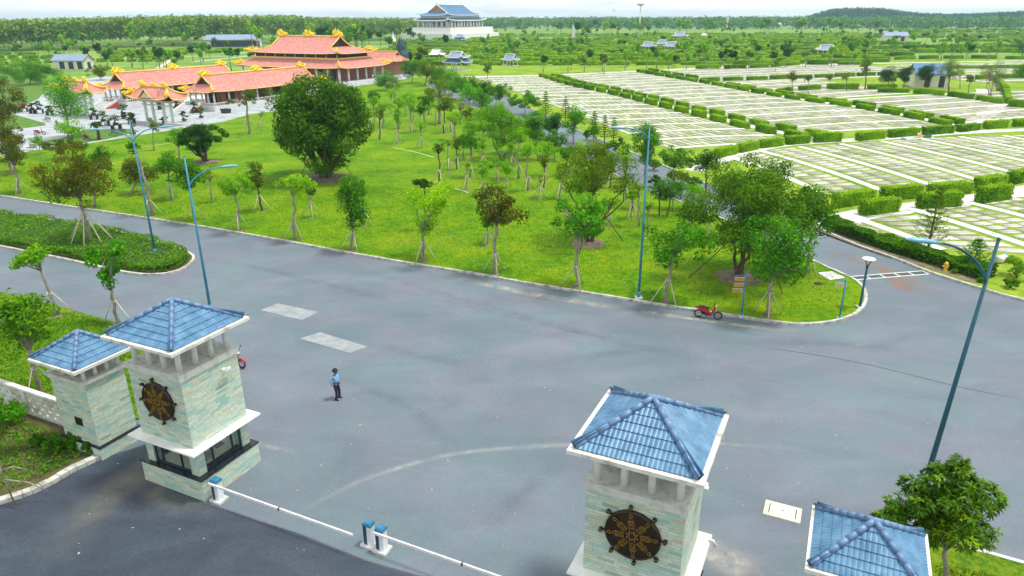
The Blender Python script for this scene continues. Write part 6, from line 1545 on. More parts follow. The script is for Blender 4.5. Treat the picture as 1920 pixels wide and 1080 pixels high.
for b, box, k, lb in [((905, 262), (884, 928, 196, 240), 'bright', 'yellow-green tree left behind the largest middle one'), ((1030, 262), (1008, 1052, 206, 250), 'green', 'green tree between the largest middle one and the bright lobed one'), ((1022, 330), (1002, 1046, 262, 306), 'bright', 'light tree close left of the wide olive tree'),
    ((950, 352), (934, 968, 300, 330), 'bright', 'low light tree in front of the yellowish umbrella one'), ((1140, 420), (1124, 1160, 366, 398), 'yellow', 'light green sapling at the right foot of the wide olive tree'), ((852, 262), (836, 870, 206, 240), 'bright', 'bright tree below the brown pollarded one'),
    ((868, 300), (854, 884, 250, 280), 'green', 'slender green tree in the middle lawn, left of the yellow-green one'), ((1186, 392), (1172, 1202, 346, 376), 'olive', 'small olive tree left of the grey-green clump'), ((1290, 430), (1268, 1312, 378, 412), 'olive', 'olive tree left behind the biggest dark tree'),
    ((1330, 440), (1306, 1352, 392, 424), 'yellow', 'yellow-green low tree in the shade of the biggest dark tree'), ((795, 232), (780, 812, 176, 204), 'green', 'green tree in the back row beside the tall bare-branched one'), ((690, 250), (680, 704, 200, 224), 'bright', 'pale young tree touching the great banyan on its right'),
    ((1062, 330), (1044, 1082, 270, 306), 'green', 'green tree left behind the wide olive tree'), ((660, 200), (640, 684, 160, 192), 'bright', 'yellow-green tree right behind the great banyan'), ((700, 205), (684, 716, 168, 192), 'green', 'green tree before the hall columns'), ((1160, 300), (1140, 1182, 252, 286), 'green', 'green tree at the side road bend above the olive tree')]:
    T(b, box, k, lb, stakes=3 if b[1] > 228 else 0)
for i, (bx, by) in enumerate([(640, 262), (712, 262), (745, 270), (790, 278), (856, 318), (905, 318), (960, 318), (1020, 352), (1050, 372), (905, 368), (1145, 352), (1120, 336), (845, 248), (876, 262), (770, 250), (1184, 410)]):
    T((bx, by), (bx - 11, bx + 12, by - 58 - (i % 3) * 7, by - 34), ('bright', 'olive', 'yellow')[i % 3], 'slim young tree with tripod stakes scattered over the middle lawn', group='slim staked saplings of the middle lawn', nmul=.8, **S3)
# median island and left side
T((173, 456), (76, 196, 258, 390), 'rust', 'big rust-and-green tree with eight props on the median island', stakes=8, stake_r=2.0, stake_h=2.9, trunk_r=.16, nl=30, lr=.3, nmul=1.1)
T((108, 592), (28, 100, 446, 516), 'bright', 'slim leaning tree with light green umbrella crown on the left verge', nmul=1.2, stakes=2)
T((223, 608), (162, 232, 452, 545), 'vivid', 'slim tree with ragged crown just behind the left tower roof', stakes=2, nmul=1.1, shape='vee')
T((80, 742), (-20, 98, 536, 672), 'green', 'leafy dark green tree at the left edge behind the low pillar', stakes=2, nl=18, mat=LEAF['shrub'])
T((-12, 850), (-60, 42, 735, 800), 'green', 'foliage of the tree cut by the left edge above the planter')
T((128, 258), (84, 162, 132, 232), 'bright', 'tall pale green tree in front of the left gate', mat=LEAF['vivid'], nl=20, shape='round', nmul=1.1)
T((134, 276), (112, 160, 220, 268), 'bright', 'rounder light green tree in front of the tall pale one', shape='round')
T((12, 300), (-25, 36, 136, 238), 'rust', 'brown-green tree at the left edge beside the plaza path', nl=18)
T((55, 158), (8, 106, 106, 160), 'dark', 'dense dark green tree left of the cream house', mat=LEAF['green'], nl=20)
T((190, 150), (160, 208, 118, 148), 'olive', 'olive tree between cream house and left gallery')
T((20, 322), (0, 44, 240, 292), 'rust', 'reddish shrub-like tree over the pale path on the left', mat=LEAF['rust'])
T((76, 290), (56, 88, 250, 278), 'yellow', 'small orange-yellow tree beside the pale path')
T((108, 300), (86, 160, 256, 292), 'rust', 'brownish low tree right of the orange-yellow one')
T((288, 282), (277, 300, 218, 248), 'bright', 'young conifer at the plaza edge below the gate', name='conifer', mat=LEAF['olive'], nl=8, shape='tall')
# side road trees
T((1075, 268), (1052, 1100, 194, 256), 'vivid', 'bright lobed green tree across the side road', nl=12, lr=.34)
T((1046, 270), (1028, 1056, 208, 252), 'dark', 'dark bushy tree left of the bright lobed one')
T((1113, 272), (1102, 1124, 228, 262), 'vivid', 'slim bright tree right of the bright lobed one', shape='tall')
for i, (bx, x0, x1, yt, yb, kd, lb) in enumerate([
    (772, 758, 792, 112, 146, 'green', 'at the far end, below the standing rock'), (796, 782, 826, 112, 150, 'olive', 'second from the far end'), (822, 806, 846, 126, 168, 'green', 'in front of the two-tier pavilion'),
    (845, 830, 872, 132, 176, 'vivid', 'bright, just right of the two-tier pavilion'), (868, 852, 892, 142, 178, 'green', 'left of the cone-shaped conifer'), (888, 868, 908, 148, 184, 'green', 'below the cone-shaped conifer'), (912, 896, 930, 152, 188, 'dark', 'dark, in the middle'),
    (936, 920, 956, 156, 192, 'green', 'at the left corner of the striped field'), (985, 958, 1008, 170, 204, 'green', 'nearest the camera, touching the yellow-green tree')]):
    T((bx, yb + 10), (x0 - 7, x1 + 7, yt - 5, yb + 2), kd, 'side-road tree of the dense dark row, ' + lb, group='dense tree row along the far side road')
T((914, 148), (905, 922, 118, 138), 'teal', 'small cone-shaped dark conifer left of the striped field', shape='tall', name='conifer')
T((1258, 352), (1232, 1300, 270, 322), 'green', 'light green bushy tree right of the tall tree behind the lamp', mat=LEAF['vivid'])
T((1322, 368), (1296, 1356, 276, 326), 'dark', 'dark round tree beside the side road, above the biggest dark tree')
T((1276, 372), (1256, 1304, 318, 342), 'shrub' if False else 'olive', 'low olive shrub tree beyond the side road')
T((1226, 330), (1216, 1240, 296, 312), 'green', 'small shrub tree on the grave field corner')
for i, (b, yt, lb, st) in enumerate([((1023, 232), 172, 'tall feathery pine left of the bright lobed tree', 0), ((1060, 232), 182, 'second feathery pine, just right of the tall one', 0), ((1113, 262), 208, 'slim pine behind the slim bright tree', 0), ((1133, 268), 216, 'left pine of the pair at the striped field edge', 0), ((1150, 268), 222, 'right pine of the pair at the striped field edge', 0), ((1736, 482), 350, 'tall staked pine on the verge beside the side road', 3), ((1823, 506), 450, 'small pine at the right verge near the plastic tub', 0)]):
    pine(b, yt, lb, i, stakes=st, w=(1.5 if b[0] > 1700 else None))
for i, (bx, by) in enumerate([(880, 214), (908, 226), (938, 244), (994, 280), (1040, 300), (1088, 320), (1136, 342), (1262, 392), (1300, 404)]):
    T((bx, by), (bx - 24, bx + 24, by - 62, by - 18), ('vivid', 'green', 'bright')[i % 3], ordinal(i + 1) + ' full-crowned tree, counted from the far end, lining the lawn side of the side road', group='full-crowned trees lining the side road')
# trees in the right-hand grave fields
for b, box, k, lb, kw in [((1667, 166), (1648, 1682, 120, 158), 'dark', 'left one of three dark trees at the cream house', {}), ((1694, 168), (1682, 1712, 120, 158), 'dark', 'middle one of three dark trees at the cream house', {}), ((1738, 166), (1722, 1752, 116, 154), 'dark', 'right one of three dark trees, before the house wall', {}),
    ((1778, 172), (1762, 1800, 106, 152), 'olive', 'slender olive tree right of the cream house', dict(nmul=.7)), ((1800, 166), (1784, 1812, 122, 148), 'pale', 'pale sparse tree in the house garden', {}), ((1815, 176), (1806, 1832, 138, 156), 'olive', 'small olive tree in the house garden', {}),
    ((1858, 180), (1838, 1868, 112, 158), 'sparse', 'birch-like sparse tree beside the gravel walk', dict(multi=3)), ((1872, 170), (1856, 1886, 108, 152), 'sparse', 'second birch-like tree, behind the first', dict(multi=3)), ((1922, 176), (1902, 1940, 116, 150), 'green', 'dark green tree at the right edge above the walk', {}),
    ((1485, 174), (1475, 1496, 130, 156), 'rust', 'first sapling before the short hedge row, reddish', {}), ((1516, 176), (1506, 1524, 138, 154), 'rust', 'second sapling before the short hedge row', {}), ((1557, 164), (1548, 1564, 138, 152), 'rust', 'third sapling, above the short hedge row', {}), ((1587, 170), (1578, 1594, 132, 152), 'olive', 'fourth sapling, slim and taller', {}), ((1622, 168), (1614, 1634, 104, 138), 'olive', 'tall thin sapling left of the cream house trees', {}),
    ((1918, 98), (1906, 1936, 72, 106), 'green', 'dark green tree at the right edge far behind', {}), ((1690, 76), (1676, 1700, 56, 72), 'green', 'green tree hiding the right end of the far cream house', {})]:
    T(b, box, k, lb, **kw)
# foreground tree with leaf rosettes at the bottom right
def rosettes(rng, C, Rd, n, ln, wd):
    C = np.asarray(C); Rd = np.asarray(Rd); w = Rd ** 2; k = rng.choice(len(C), n, p=w / w.sum()); d = rng.normal(size=(n, 3)); d /= np.linalg.norm(d, axis=1)[:, None]
    P = C[k] + d * (Rd[k] * rng.uniform(.55, 1.05, n))[:, None]; up = d * .7 + np.array([0, 0, .7]); up /= np.linalg.norm(up, axis=1)[:, None]; V, rn = [], []; tone = rng.random(n)
    for j in range(9):
        t_ = rng.normal(size=(n, 3)); a = np.cross(up, t_); a /= np.linalg.norm(a, axis=1)[:, None]; a = a * .85 + up * rng.uniform(.0, .7, n)[:, None]; a /= np.linalg.norm(a, axis=1)[:, None]
        b = np.cross(a, up); b /= np.linalg.norm(b, axis=1)[:, None]; L_ = ln * rng.uniform(.7, 1.25, n)[:, None]; dr = np.array([0, 0, -.18]) * L_
        V.append(np.stack([P, P + a * L_ * .55 - b * wd * .5, P + a * L_ + dr, P + a * L_ * .55 + b * wd * .5], 1)); rn.append(np.clip(tone * .65 + .35 * rng.random(n), 0, 1))
    V = np.stack(V, 1).reshape(-1, 3); return V, np.arange(len(V)).reshape(-1, 4), np.stack(rn, 1).ravel()
GLOSSY = mat_leaf('leaf_glossy', [(.1, (.004, .018, .003)), (.45, (.016, .052, .005)), (.75, (.045, .11, .008)), (1, (.16, .24, .02))], .18, .4)
CT = T((1770, 1120), (1694, 1860, 848, 1052), 'green', 'large leafy tree with glossy rosettes at the bottom right corner', z=.1, nl=26, lr=.24, nmul=.02, mat=GLOSSY, shell=.2, trunk_r=.1)
rng = np.random.default_rng(77); cm = [c for c in kids(CT) if c.name.startswith('crown')][0]; cv = np.empty(len(cm.data.vertices) * 3); cm.data.vertices.foreach_get('co', cv); cv = cv.reshape(-1, 3)
cc_ = (np.percentile(cv, 10, axis=0) + np.percentile(cv, 90, axis=0)) / 2; C_, Q_ = lobes(rng, 1.62, 1.75, 40, .23); C_ = np.vstack([C_, [(.2, 0, 1.9), (.3, .1, 1.5), (-1.6, 0, -.3), (1.7, .2, -.9), (1.5, .1, .6)]]); Q_ = np.r_[Q_, [.3, .42, .45, .45, .5]]; C_ = C_ + cc_
V_, F_, r_ = rosettes(rng, C_, Q_, 1500, .22, .07); cm.data = np_mesh('crown', V_, F_, GLOSSY, r_)
# the dark green tree at the left edge carries the same long leaves

# ================================================================== LOW PLANTING
def in_poly(x, y, poly):
    c = False; n = len(poly); j = n - 1
    for i in range(n):
        if (poly[i][1] > y) != (poly[j][1] > y) and x < (poly[j][0] - poly[i][0]) * (y - poly[i][1]) / (poly[j][1] - poly[i][1] + 1e-12) + poly[i][0]: c = not c
        j = i
    return c
def leafy_field(name, poly, z0, hfun, n, leaf, mat, seed, label, cat, kind=None, group=None, sides=True, thick=.35):
    """leaf mass over a ground polygon, top at z0 + hfun(x, y)"""
    rng = np.random.default_rng(seed); xs = [p[0] for p in poly]; ys = [p[1] for p in poly]; P = []
    while len(P) < n:
        x, y = rng.uniform(min(xs), max(xs)), rng.uniform(min(ys), max(ys))
        if in_poly(x, y, poly): h = hfun(x, y); P.append((x, y, z0 + h - rng.random() ** 2 * min(thick, h)))
    if sides:
        tot = sum(math.dist(poly[i], poly[i - 1]) for i in range(len(poly)))
        for i in range(len(poly)):
            a, b = poly[i - 1], poly[i]; k = int(n * .35 * math.dist(a, b) / tot)
            for _ in range(k): f = rng.random(); x, y = a[0] + (b[0] - a[0]) * f, a[1] + (b[1] - a[1]) * f; P.append((x + rng.normal() * .05, y + rng.normal() * .05, z0 + hfun(x, y) * rng.random()))
    P = np.array(P); n = len(P)
    nrm = rng.normal(size=(n, 3)) * .5 + np.array([0, 0, .7]); nrm /= np.linalg.norm(nrm, axis=1)[:, None]
    a = np.cross(nrm, rng.normal(size=(n, 3))); a /= np.linalg.norm(a, axis=1)[:, None]; b = np.cross(nrm, a); s = leaf * rng.uniform(.6, 1.4, n)[:, None]
    V = np.stack([P - a * s * .5, P - b * s * .3, P + a * s * .5, P + b * s * .3], 1).reshape(-1, 3)
    o = bpy.data.objects.new(name, np_mesh(name, V, np.arange(n * 4).reshape(-1, 4), mat, np.clip(rng.random(n) * .8 + .2 * (P[:, 2] - P[:, 2].min()) / (np.ptp(P[:, 2]) + .01), 0, 1))); COL.objects.link(o)  # random leaf tone, lighter with height
    return tag(o, label, cat, group, kind)
def shrink(poly, d):
    cx = sum(p[0] for p in poly) / len(poly); cy = sum(p[1] for p in poly) / len(poly); out = []
    n = len(poly); ar = sum(poly[i - 1][0] * poly[i][1] - poly[i][0] * poly[i - 1][1] for i in range(n)); sg = 1 if ar > 0 else -1
    for i in range(n):
        a, b = poly[i - 1], poly[(i + 1) % n]; tx, ty = b[0] - a[0], b[1] - a[1]; l = math.hypot(tx, ty) or 1; out.append((poly[i][0] - ty / l * d * sg, poly[i][1] + tx / l * d * sg))
    return out
isl_in = shrink([p for p in isl_loop if p[0] > -62] if False else isl_loop, .45)
isl_vis = [p for p in isl_in if p[0] > -60] + [(-60, 66.5), (-60, 62.5)][:0]
isl_clip = [p for p in isl_in if p[0] > -56]
def isl_h(x, y):
    c = math.sin(x * .9) * .05 + math.sin(y * 1.7 + x) * .05
    d = min(math.dist((x, y), q) for q in isl_in[::2]); lampd = math.dist((x, y), gxy(292, 479))
    return .62 + c + (.1 if d < 1.1 else -.12) - (.3 if lampd < .7 else 0)
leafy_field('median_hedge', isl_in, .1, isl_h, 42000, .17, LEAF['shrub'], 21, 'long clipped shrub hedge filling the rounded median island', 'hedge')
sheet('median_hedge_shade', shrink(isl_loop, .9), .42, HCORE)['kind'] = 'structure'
leafy_field('planter_shrubs', [(-19.8, 28.2), (-20.2, 26.9), (-21, 25.6), (-23, 24), (-27, 22.2), (-34, 19.5), (-34, 34), (-24.3, 30.6), (-21, 28.9)], .1, lambda x, y: .12 + .16 * max(0, math.sin(x * 1.3) * math.cos(y * 1.1)), 15000, .13, LEAF['shrub'], 22, 'low dark ground cover in the shrub bed left of the gate', 'ground cover', 'stuff', sides=False)
def shrub(px, py, w, h, label, mat='shrub', n=1300, leaf=.17, seed=0, z=.1, world=None):
    rng = np.random.default_rng(seed + 900); p = G(px, py, z) if world is None else Vector(world); C, Q = lobes(rng, w, h * .5, 9, .45); C = C + np.array([0, 0, h * .5]); t = empty('shrub', p, 0, label, 'shrub')
    o = bpy.data.objects.new('foliage', crown_mesh('foliage', rng, C, Q, n, leaf, LEAF[mat])); link(o, t); reg(o, t)
    m = MB(); [m.tube([(0, 0, 0), tuple(C[k] * np.array([.5, .5, .6])), tuple(C[k])], [.03, .02, .01], 5) for k in range(6)]; m.build('stem', BARKD, t); return t
for i, (px, py, w, h, lb) in enumerate([(150, 838, .8, 1.0, 'dark leafy shrub against the low gate pillar'), (112, 845, .8, .9, 'leafy shrub second from the pillar in the planter bed'), (75, 835, .7, .7, 'small shrub third from the pillar in the planter bed'), (170, 850, .5, .7, 'little shrub touching the pillar sill'), (20, 800, 1.3, 1.8, 'tall shrub at the left frame edge before the perforated wall')]): shrub(px, py, w, h, lb, seed=i, leaf=.15)
# bare leaning branches in the planter
p = G(30, 950, .1); t = empty('bare_shrub', p, 0, 'pale bare branches leaning out of the shrub bed at the left edge', 'bare shrub'); m = MB()
for q in ([(0, 0, 0), (-.3, .2, 1.2), (-.25, .1, 2.0)], [(-.3, .2, 1.2), (.5, .4, .9), (1.1, .5, .4)], [(-.25, .1, 2.0), (-.6, .3, 2.6)], [(-.2, .15, 1.7), (.3, .1, 1.9), (.7, .3, 1.6)]): m.tube(q, [.035, .03, .02][:len(q)], 6)
m.build('branches', BARK, t)
# roadside hedge on the right
rh = smooth(GP([(1552, 424), (1610, 446), (1680, 470), (1760, 494), (1850, 522)], .12), 4)
leafy_field('roadside_hedge', offset(rh, .95) + offset(rh, -.75)[::-1], .12, lambda x, y: .85 + .15 * math.sin(x * 2.1) + .1 * math.sin(y * 3), 15000, .22, LEAF['shrub'], 23, 'shaggy green hedge following the right side of the side road', 'hedge')
sheet('hedge_litter', offset(rh, .6) + offset(rh, -1.9)[::-1], .135, MOUND)
for i, (px, py, w, h, lb) in enumerate([(1905, 520, 1.9, 1.7, 'big dark shrub at the right edge beyond the verge'), (1893, 540, .8, .8, 'dark shrub lower on the right verge'), (1788, 512, .35, .4, 'tiny shrub beside the yellow hydrant'), (1840, 530, .4, .4, 'small tuft on the right verge')]): shrub(px, py, w, h, lb, seed=20 + i, z=.12)
# loose planting along the far part of the side road
for i, (px, py, w, h, k) in enumerate([(1228, 350, 1.6, 1.5, 'green'), (1262, 342, 2.0, 1.8, 'shrub'), (1300, 352, 1.7, 1.5, 'green'), (1225, 318, 1.5, 1.3, 'shrub'), (1250, 372, 1.5, 1.4, 'teal'), (1100, 262, 1.6, 1.6, 'green'), (1140, 282, 1.4, 1.2, 'teal'), (1170, 296, 1.4, 1.3, 'teal')]):
    shrub(px, py, w, h, ['first', 'second', 'third', 'fourth', 'fifth', 'sixth', 'seventh', 'eighth'][i] + ' garden shrub, counted along the grave field side of the side road', k, seed=40 + i, n=900, leaf=.24)
# grass blades along the near lawns, fallen petals, a pit
def scatter(name, poly, n, size, mat, seed, label, z, cat, upr=False):
    rng = np.random.default_rng(seed); xs = [p[0] for p in poly]; ys = [p[1] for p in poly]; P = []
    while len(P) < n:
        x, y = rng.uniform(min(xs), max(xs)), rng.uniform(min(ys), max(ys))
        if in_poly(x, y, poly): P.append((x, y, z))
    P = np.array(P)
    if upr:
        an = rng.random(n) * 6.28; d = np.c_[np.cos(an), np.sin(an), np.zeros(n)]; up = np.c_[rng.normal(0, .35, n), rng.normal(0, .35, n), np.ones(n)] * size * rng.uniform(.5, 1.3, n)[:, None]; w = size * .22
        V = np.stack([P - d * w, P + d * w, P + d * w * .3 + up, P - d * w * .3 + up], 1).reshape(-1, 3)
    else:
        an = rng.random(n) * 6.28; s = size * rng.uniform(.5, 1.4, n)[:, None]; a = np.c_[np.cos(an), np.sin(an), rng.normal(0, .2, n)] * s; b = np.c_[-np.sin(an), np.cos(an), rng.normal(0, .2, n)] * s * .6
        V = np.stack([P - a, P - b, P + a, P + b], 1).reshape(-1, 3)
    o = bpy.data.objects.new(name, np_mesh(name, V, np.arange(n * 4).reshape(-1, 4), mat, rng.random(n))); COL.objects.link(o); return tag(o, label, cat, kind='stuff')
near_lawn = GP([(-40, 362), (287, 408), (640, 468), (973, 525), (1280, 574), (1497, 602), (1580, 592), (1612, 565), (1570, 515), (1510, 488), (1480, 400), (1150, 380), (600, 345), (-40, 300)])
GT = LEAF['bright']
scatter('lawn_tufts', near_lawn, 60000, .1, mat_leaf('leaf_grass', [(.1, (.025, .09, .002)), (.5, (.085, .165, .003)), (.9, (.18, .21, .005))], .3, .8), 31, 'short uneven grass tufts over the lawn', .12, 'grass', True)
scatter('side_lawn_tufts', [(-36, 47), (-24.8, 42), (-20.5, 39.5), (-18.8, 35.5), (-18.2, 31.8), (-20.9, 30.1), (-34, 36.5)], 16000, .12, LEAF['green'], 32, 'short grass tufts beside the left tower', .1, 'grass', True)
scatter('corner_tufts', [(13.4, 19.9), (15.8, 20.6), (21, 18.6), (21, 14), (13.5, 14)], 9000, .09, LEAF['olive'], 33, 'short grass tufts at the bottom right corner', .1, 'grass', True)
scatter('fallen_petals', GP([(900, 430), (1350, 430), (1360, 560), (1280, 572), (900, 512)]), 110, .055, WHITE, 34, 'white petals fallen on the lawn near the kerb', .2, 'petals')
scatter('road_litter', GP([(300, 640), (1300, 600), (1700, 640), (1800, 900), (1000, 1070), (100, 1070)]), 200, .045, mat_noise('dry_leaf', (.35, .16, .04), (.62, .55, .35), 40, .8), 35, 'dry leaf scraps scattered on the asphalt', .014, 'leaf litter')
p = G(1535, 532, .12); t = empty('uprooted_pit', p, 0, 'small dark soil hole in the lawn corner by the drain chamber', 'hole'); m = MB(); rr = random.Random(2)
m.add([(0, 0, .03)] + [(math.cos(a * .52) * rr.uniform(.28, .5), math.sin(a * .52) * rr.uniform(.25, .45), .012) for a in range(12)], [(0, 1 + q, 1 + (q + 1) % 12) for q in range(12)]); m.build('dark_soil', mat_noise('wet_soil', (.01, .008, .005), (.04, .03, .015), 8, .9), t)
# thin pale channel lines in the lawn
for px in ([(737, 278), (775, 286), (815, 297)], [(843, 353), (862, 358), (880, 364)], [(255, 279), (290, 274), (318, 270)], [(196, 314), (215, 308)]):
    pst('lawn_channel', px, .17, .128, mat_noise('channel_pale', (.4, .48, .25), (.62, .66, .45), 2, .9) if px[0][0] == 737 else bpy.data.materials['channel_pale'])

# ================================================================== FAR VEGETATION
# hedge maze: short clipped rows on a loose grid
rr = random.Random(77); mz = []
for Y in [300 + 8.2 * i + (i * i) * .42 for i in range(26)]:
    x = -95 + rr.uniform(0, 8)
    while x < 330:
        L_ = rr.uniform(7, 17); u = F_PX * x / depth(x, Y)
        lim = (-330 if Y < 420 else -230, 640) ; 
        if lim[0] < u < lim[1] and inframe(x, Y): mz.append((x, Y + .28 * 0 + rr.uniform(-1, 1) - .04 * x, L_))
        x += L_ + rr.uniform(1.5, 4.5)
for (x, Y, L_) in mz: hedge_at(x + L_ / 2, Y, R(-3) + rr.uniform(-.06, .06), L_, 1.7, rr.uniform(1.3, 2.1), None, 'maze')
# right-hand far fields: thin hedge lines
for py0, py1, x0, x1 in ((92, 90, 1590, 1960), (99, 98, 1570, 1960), (82, 84, 1560, 1720), (78, 77, 1760, 1960), (70, 72, 1530, 1960), (66, 67, 1560, 1960), (61, 61, 1700, 1960), (57, 57, 1640, 1960), (106, 105, 1590, 1700), (89, 88, 1740, 1960)):
    xx = x0
    while xx < x1:
        w = rr.uniform(22, 50); f = (xx - x0) / (x1 - x0); a, b = G(xx, py0 + (py1 - py0) * f), G(xx + w, py0 + (py1 - py0) * f); hedge_at((a.x + b.x) / 2, (a.y + b.y) / 2, math.atan2(b.y - a.y, b.x - a.x), (b - a).length * .94, 2.4, rr.uniform(1.6, 2.4), None, 'maze'); xx += w + rr.uniform(0, 5)
for px in ([(1872, 70), (1905, 84), (1925, 98)], [(350, 96), (335, 106), (325, 118)]):
    q = resample(smooth(GP(px), 4), 6)
    for i in range(5): a, b = q[i], q[i + 1]; hedge_at((a[0] + b[0]) / 2, (a[1] + b[1]) / 2, math.atan2(b[1] - a[1], b[0] - a[0]), math.dist(a, b) * .97, 1.8, 1.6, None, 'maze')
# left far fields
for px in ([(-20, 108), (100, 104)], [(-20, 127), (62, 125)], [(190, 103), (340, 99)], [(296, 128), (322, 112), (346, 98)], [(360, 116), (480, 104)], [(180, 112), (300, 108)]): walk(px, 2.2, z=.02)
for py, x0, x1 in ((122, -10, 70), (126, -10, 60), (116, 180, 300), (103, 200, 330), (109, 210, 330)):
    xx = x0
    while xx < x1:
        w = rr.uniform(16, 34); a, b = G(xx, py), G(xx + w, py - .8); hedge_at((a.x + b.x) / 2, (a.y + b.y) / 2, math.atan2(b.y - a.y, b.x - a.x), (b - a).length * .9, 1.6, 1.4, None, 'maze'); xx += w + rr.uniform(1, 6)
for py, x0, x1 in ((100, 180, 400), (106, 190, 340), (110, -10, 90), (118, -10, 100), (112, 200, 330), (104, -10, 60), (96, 330, 450)):
    xx = x0
    while xx < x1:
        w = rr.uniform(18, 40); a, b = G(xx, py), G(xx + w, py - .8); hedge_at((a.x + b.x) / 2, (a.y + b.y) / 2, math.atan2(b.y - a.y, b.x - a.x), (b - a).length * .9, 1.8, 1.6, None, 'maze'); xx += w + rr.uniform(1, 8)
# build the hedges: nearest / largest as things, the rest one mass
def hsize(h): return h[4] * 4.6 / max(10, depth(h[0], h[1]))
HED = [h for h in HEDGES if inframe(h[0], h[1], 0, 60)]
HED.sort(key=lambda h: (h[7] is None, -hsize(h) * h[6]))
prot = [bpy.data.objects.new('hedge_block', me) for me in HV]
NH = 290; rest = []
for i, h in enumerate(HED):
    x, y, z, rz, sx, sy, sz, lab, grp = h
    if i < NH:
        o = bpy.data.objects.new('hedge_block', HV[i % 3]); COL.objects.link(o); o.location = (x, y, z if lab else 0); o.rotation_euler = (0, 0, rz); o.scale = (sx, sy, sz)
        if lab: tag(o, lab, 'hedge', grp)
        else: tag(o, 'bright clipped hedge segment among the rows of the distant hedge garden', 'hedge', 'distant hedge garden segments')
    else: rest.append(h)
SMALL = hedge_mesh('small_hedge', 4.6, 1.5, 1.35, 90, .8, 9, LEAF['hedge'])
co = np.empty(len(SMALL.vertices) * 3); SMALL.vertices.foreach_get('co', co); co = co.reshape(-1, 3); at_ = np.empty(len(SMALL.polygons)); SMALL.attributes['face_tone'].data.foreach_get('value', at_)
fq = np.array([list(p.vertices) for p in SMALL.polygons]); Vs, Fs, Rs = [], [], []; nb = 0
for h in rest:
    x, y, z, rz, sx, sy, sz = h[:7]; q = co * np.array([sx, sy, sz]); c, s = math.cos(rz), math.sin(rz); Vs.append(np.c_[q[:, 0] * c - q[:, 1] * s + x, q[:, 0] * s + q[:, 1] * c + y, q[:, 2]]); Fs.append(fq + nb); nb += len(co); Rs.append(at_)
if rest:
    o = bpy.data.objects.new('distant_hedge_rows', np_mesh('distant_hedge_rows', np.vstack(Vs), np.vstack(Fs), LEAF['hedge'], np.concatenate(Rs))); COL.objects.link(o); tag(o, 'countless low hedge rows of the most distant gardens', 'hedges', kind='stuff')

# small far trees: a few meshes, copied
def far_mesh(seed, kind, n=170, tall=1.0, leaf=.9):
    rng = np.random.default_rng(seed); C, Q = lobes(rng, 1.9, 1.5 * tall, 7, .45); C = C + np.array([0, 0, 3.6 + .8 * tall]); V, F, rn = leaf_cloud(rng, C, Q, n, leaf, shell=.3)
    return np_mesh('crown', V, F, LEAF[kind], rn)
FM = [far_mesh(1, 'bright'), far_mesh(2, 'green'), far_mesh(3, 'bright', tall=1.4), far_mesh(4, 'teal'), far_mesh(5, 'olive'), far_mesh(6, 'dark', n=260), far_mesh(7, 'vivid')]
m = MB(); m.tube([(0, 0, 0), (.1, 0, 2), (0, 0, 4.2)], [.16, .12, .06], 5); ft = m.build('trunk', BARK); TRM = ft.data; bpy.data.objects.remove(ft)
FT = []
def far_tree(x, y, s, k, label, group, H=1.0): FT.append((x, y, s, k, label, group, H))
def far_tree_make(x, y, s, k, label, group, H=1.0):
    e = bpy.data.objects.new('tree', None); e.empty_display_size = .3; COL.objects.link(e); e.location = (x, y, 0); e.scale = (s, s, s * H); e.rotation_euler = (0, 0, (x * 7.3) % 6.28)
    tag(e, label, 'tree', group)
    c = bpy.data.objects.new('crown', FM[k]); link(c, e); c = bpy.data.objects.new('trunk', TRM); link(c, e)
rr = random.Random(11)
def far_zone(n, x0, x1, y0, y1, kinds, smin, smax, label, group, H=1.0):
    for _ in range(n):
        px, py = rr.uniform(x0, x1), y0 + (y1 - y0) * rr.random(); p = G(px, py); far_tree(p.x, p.y, rr.uniform(smin, smax), rr.choice(kinds), label, group, H)
far_zone(34, 0, 560, 82, 100, [0, 6, 1, 2], 1.3, 2.2, 'bright young tree in the line along the foot of the left forest', 'trees at the foot of the left forest', 1.3)
far_zone(16, 0, 420, 100, 128, [0, 1, 4, 5], .9, 1.5, 'scattered tree in the fields behind the left gallery', 'trees in the left far fields')
far_zone(26, 560, 800, 72, 108, [1, 3, 5, 0], 1.5, 2.6, 'tree of the loose grove between hall and white platform', 'grove behind the hall')
far_zone(22, 960, 1220, 60, 76, [4, 2, 1, 5], 1.6, 2.6, 'tree along the long pale wall beside the white platform', 'trees by the long pale wall')
far_zone(46, 1180, 1640, 56, 74, [0, 2, 1, 3, 6], 1.5, 2.8, 'tree in the belt beyond the hedge garden', 'tree belt beyond the hedge garden')
far_zone(34, 1000, 1600, 84, 140, [0, 4, 5, 2], .7, 1.25, 'slim young tree standing inside the hedge garden', 'young trees inside the hedge garden')
far_zone(22, 1560, 1920, 62, 116, [4, 1, 5, 0], .8, 1.6, 'scattered tree in the pale fields at far right', 'trees in the far right fields')
far_zone(30, 1520, 1920, 46, 56, [3, 1, 0], 1.8, 3.0, 'tree before the wooded hill', 'trees before the wooded hill')
far_zone(30, 0, 620, 84, 134, [0, 1, 4, 5, 6], .9, 1.7, 'tree of the loose greenery in the left far fields beyond the galleries', 'greenery beyond the galleries')
far_zone(16, 760, 1000, 96, 142, [1, 4, 6, 5], 1.0, 1.9, 'tree of the greenery behind the dense side-road row', 'greenery behind the side-road row')
# trees that stand in a row at the near edge of the hedge garden
for i in range(15):
    p = G(1020 + i * 38 + rr.randint(-8, 8), 138 - i * .9); far_tree(p.x, p.y, rr.uniform(1.0, 1.35), rr.choice([4, 0, 5, 2]), 'slim staked tree along the near edge of the hedge garden', 'trees along the near edge of the hedge garden')
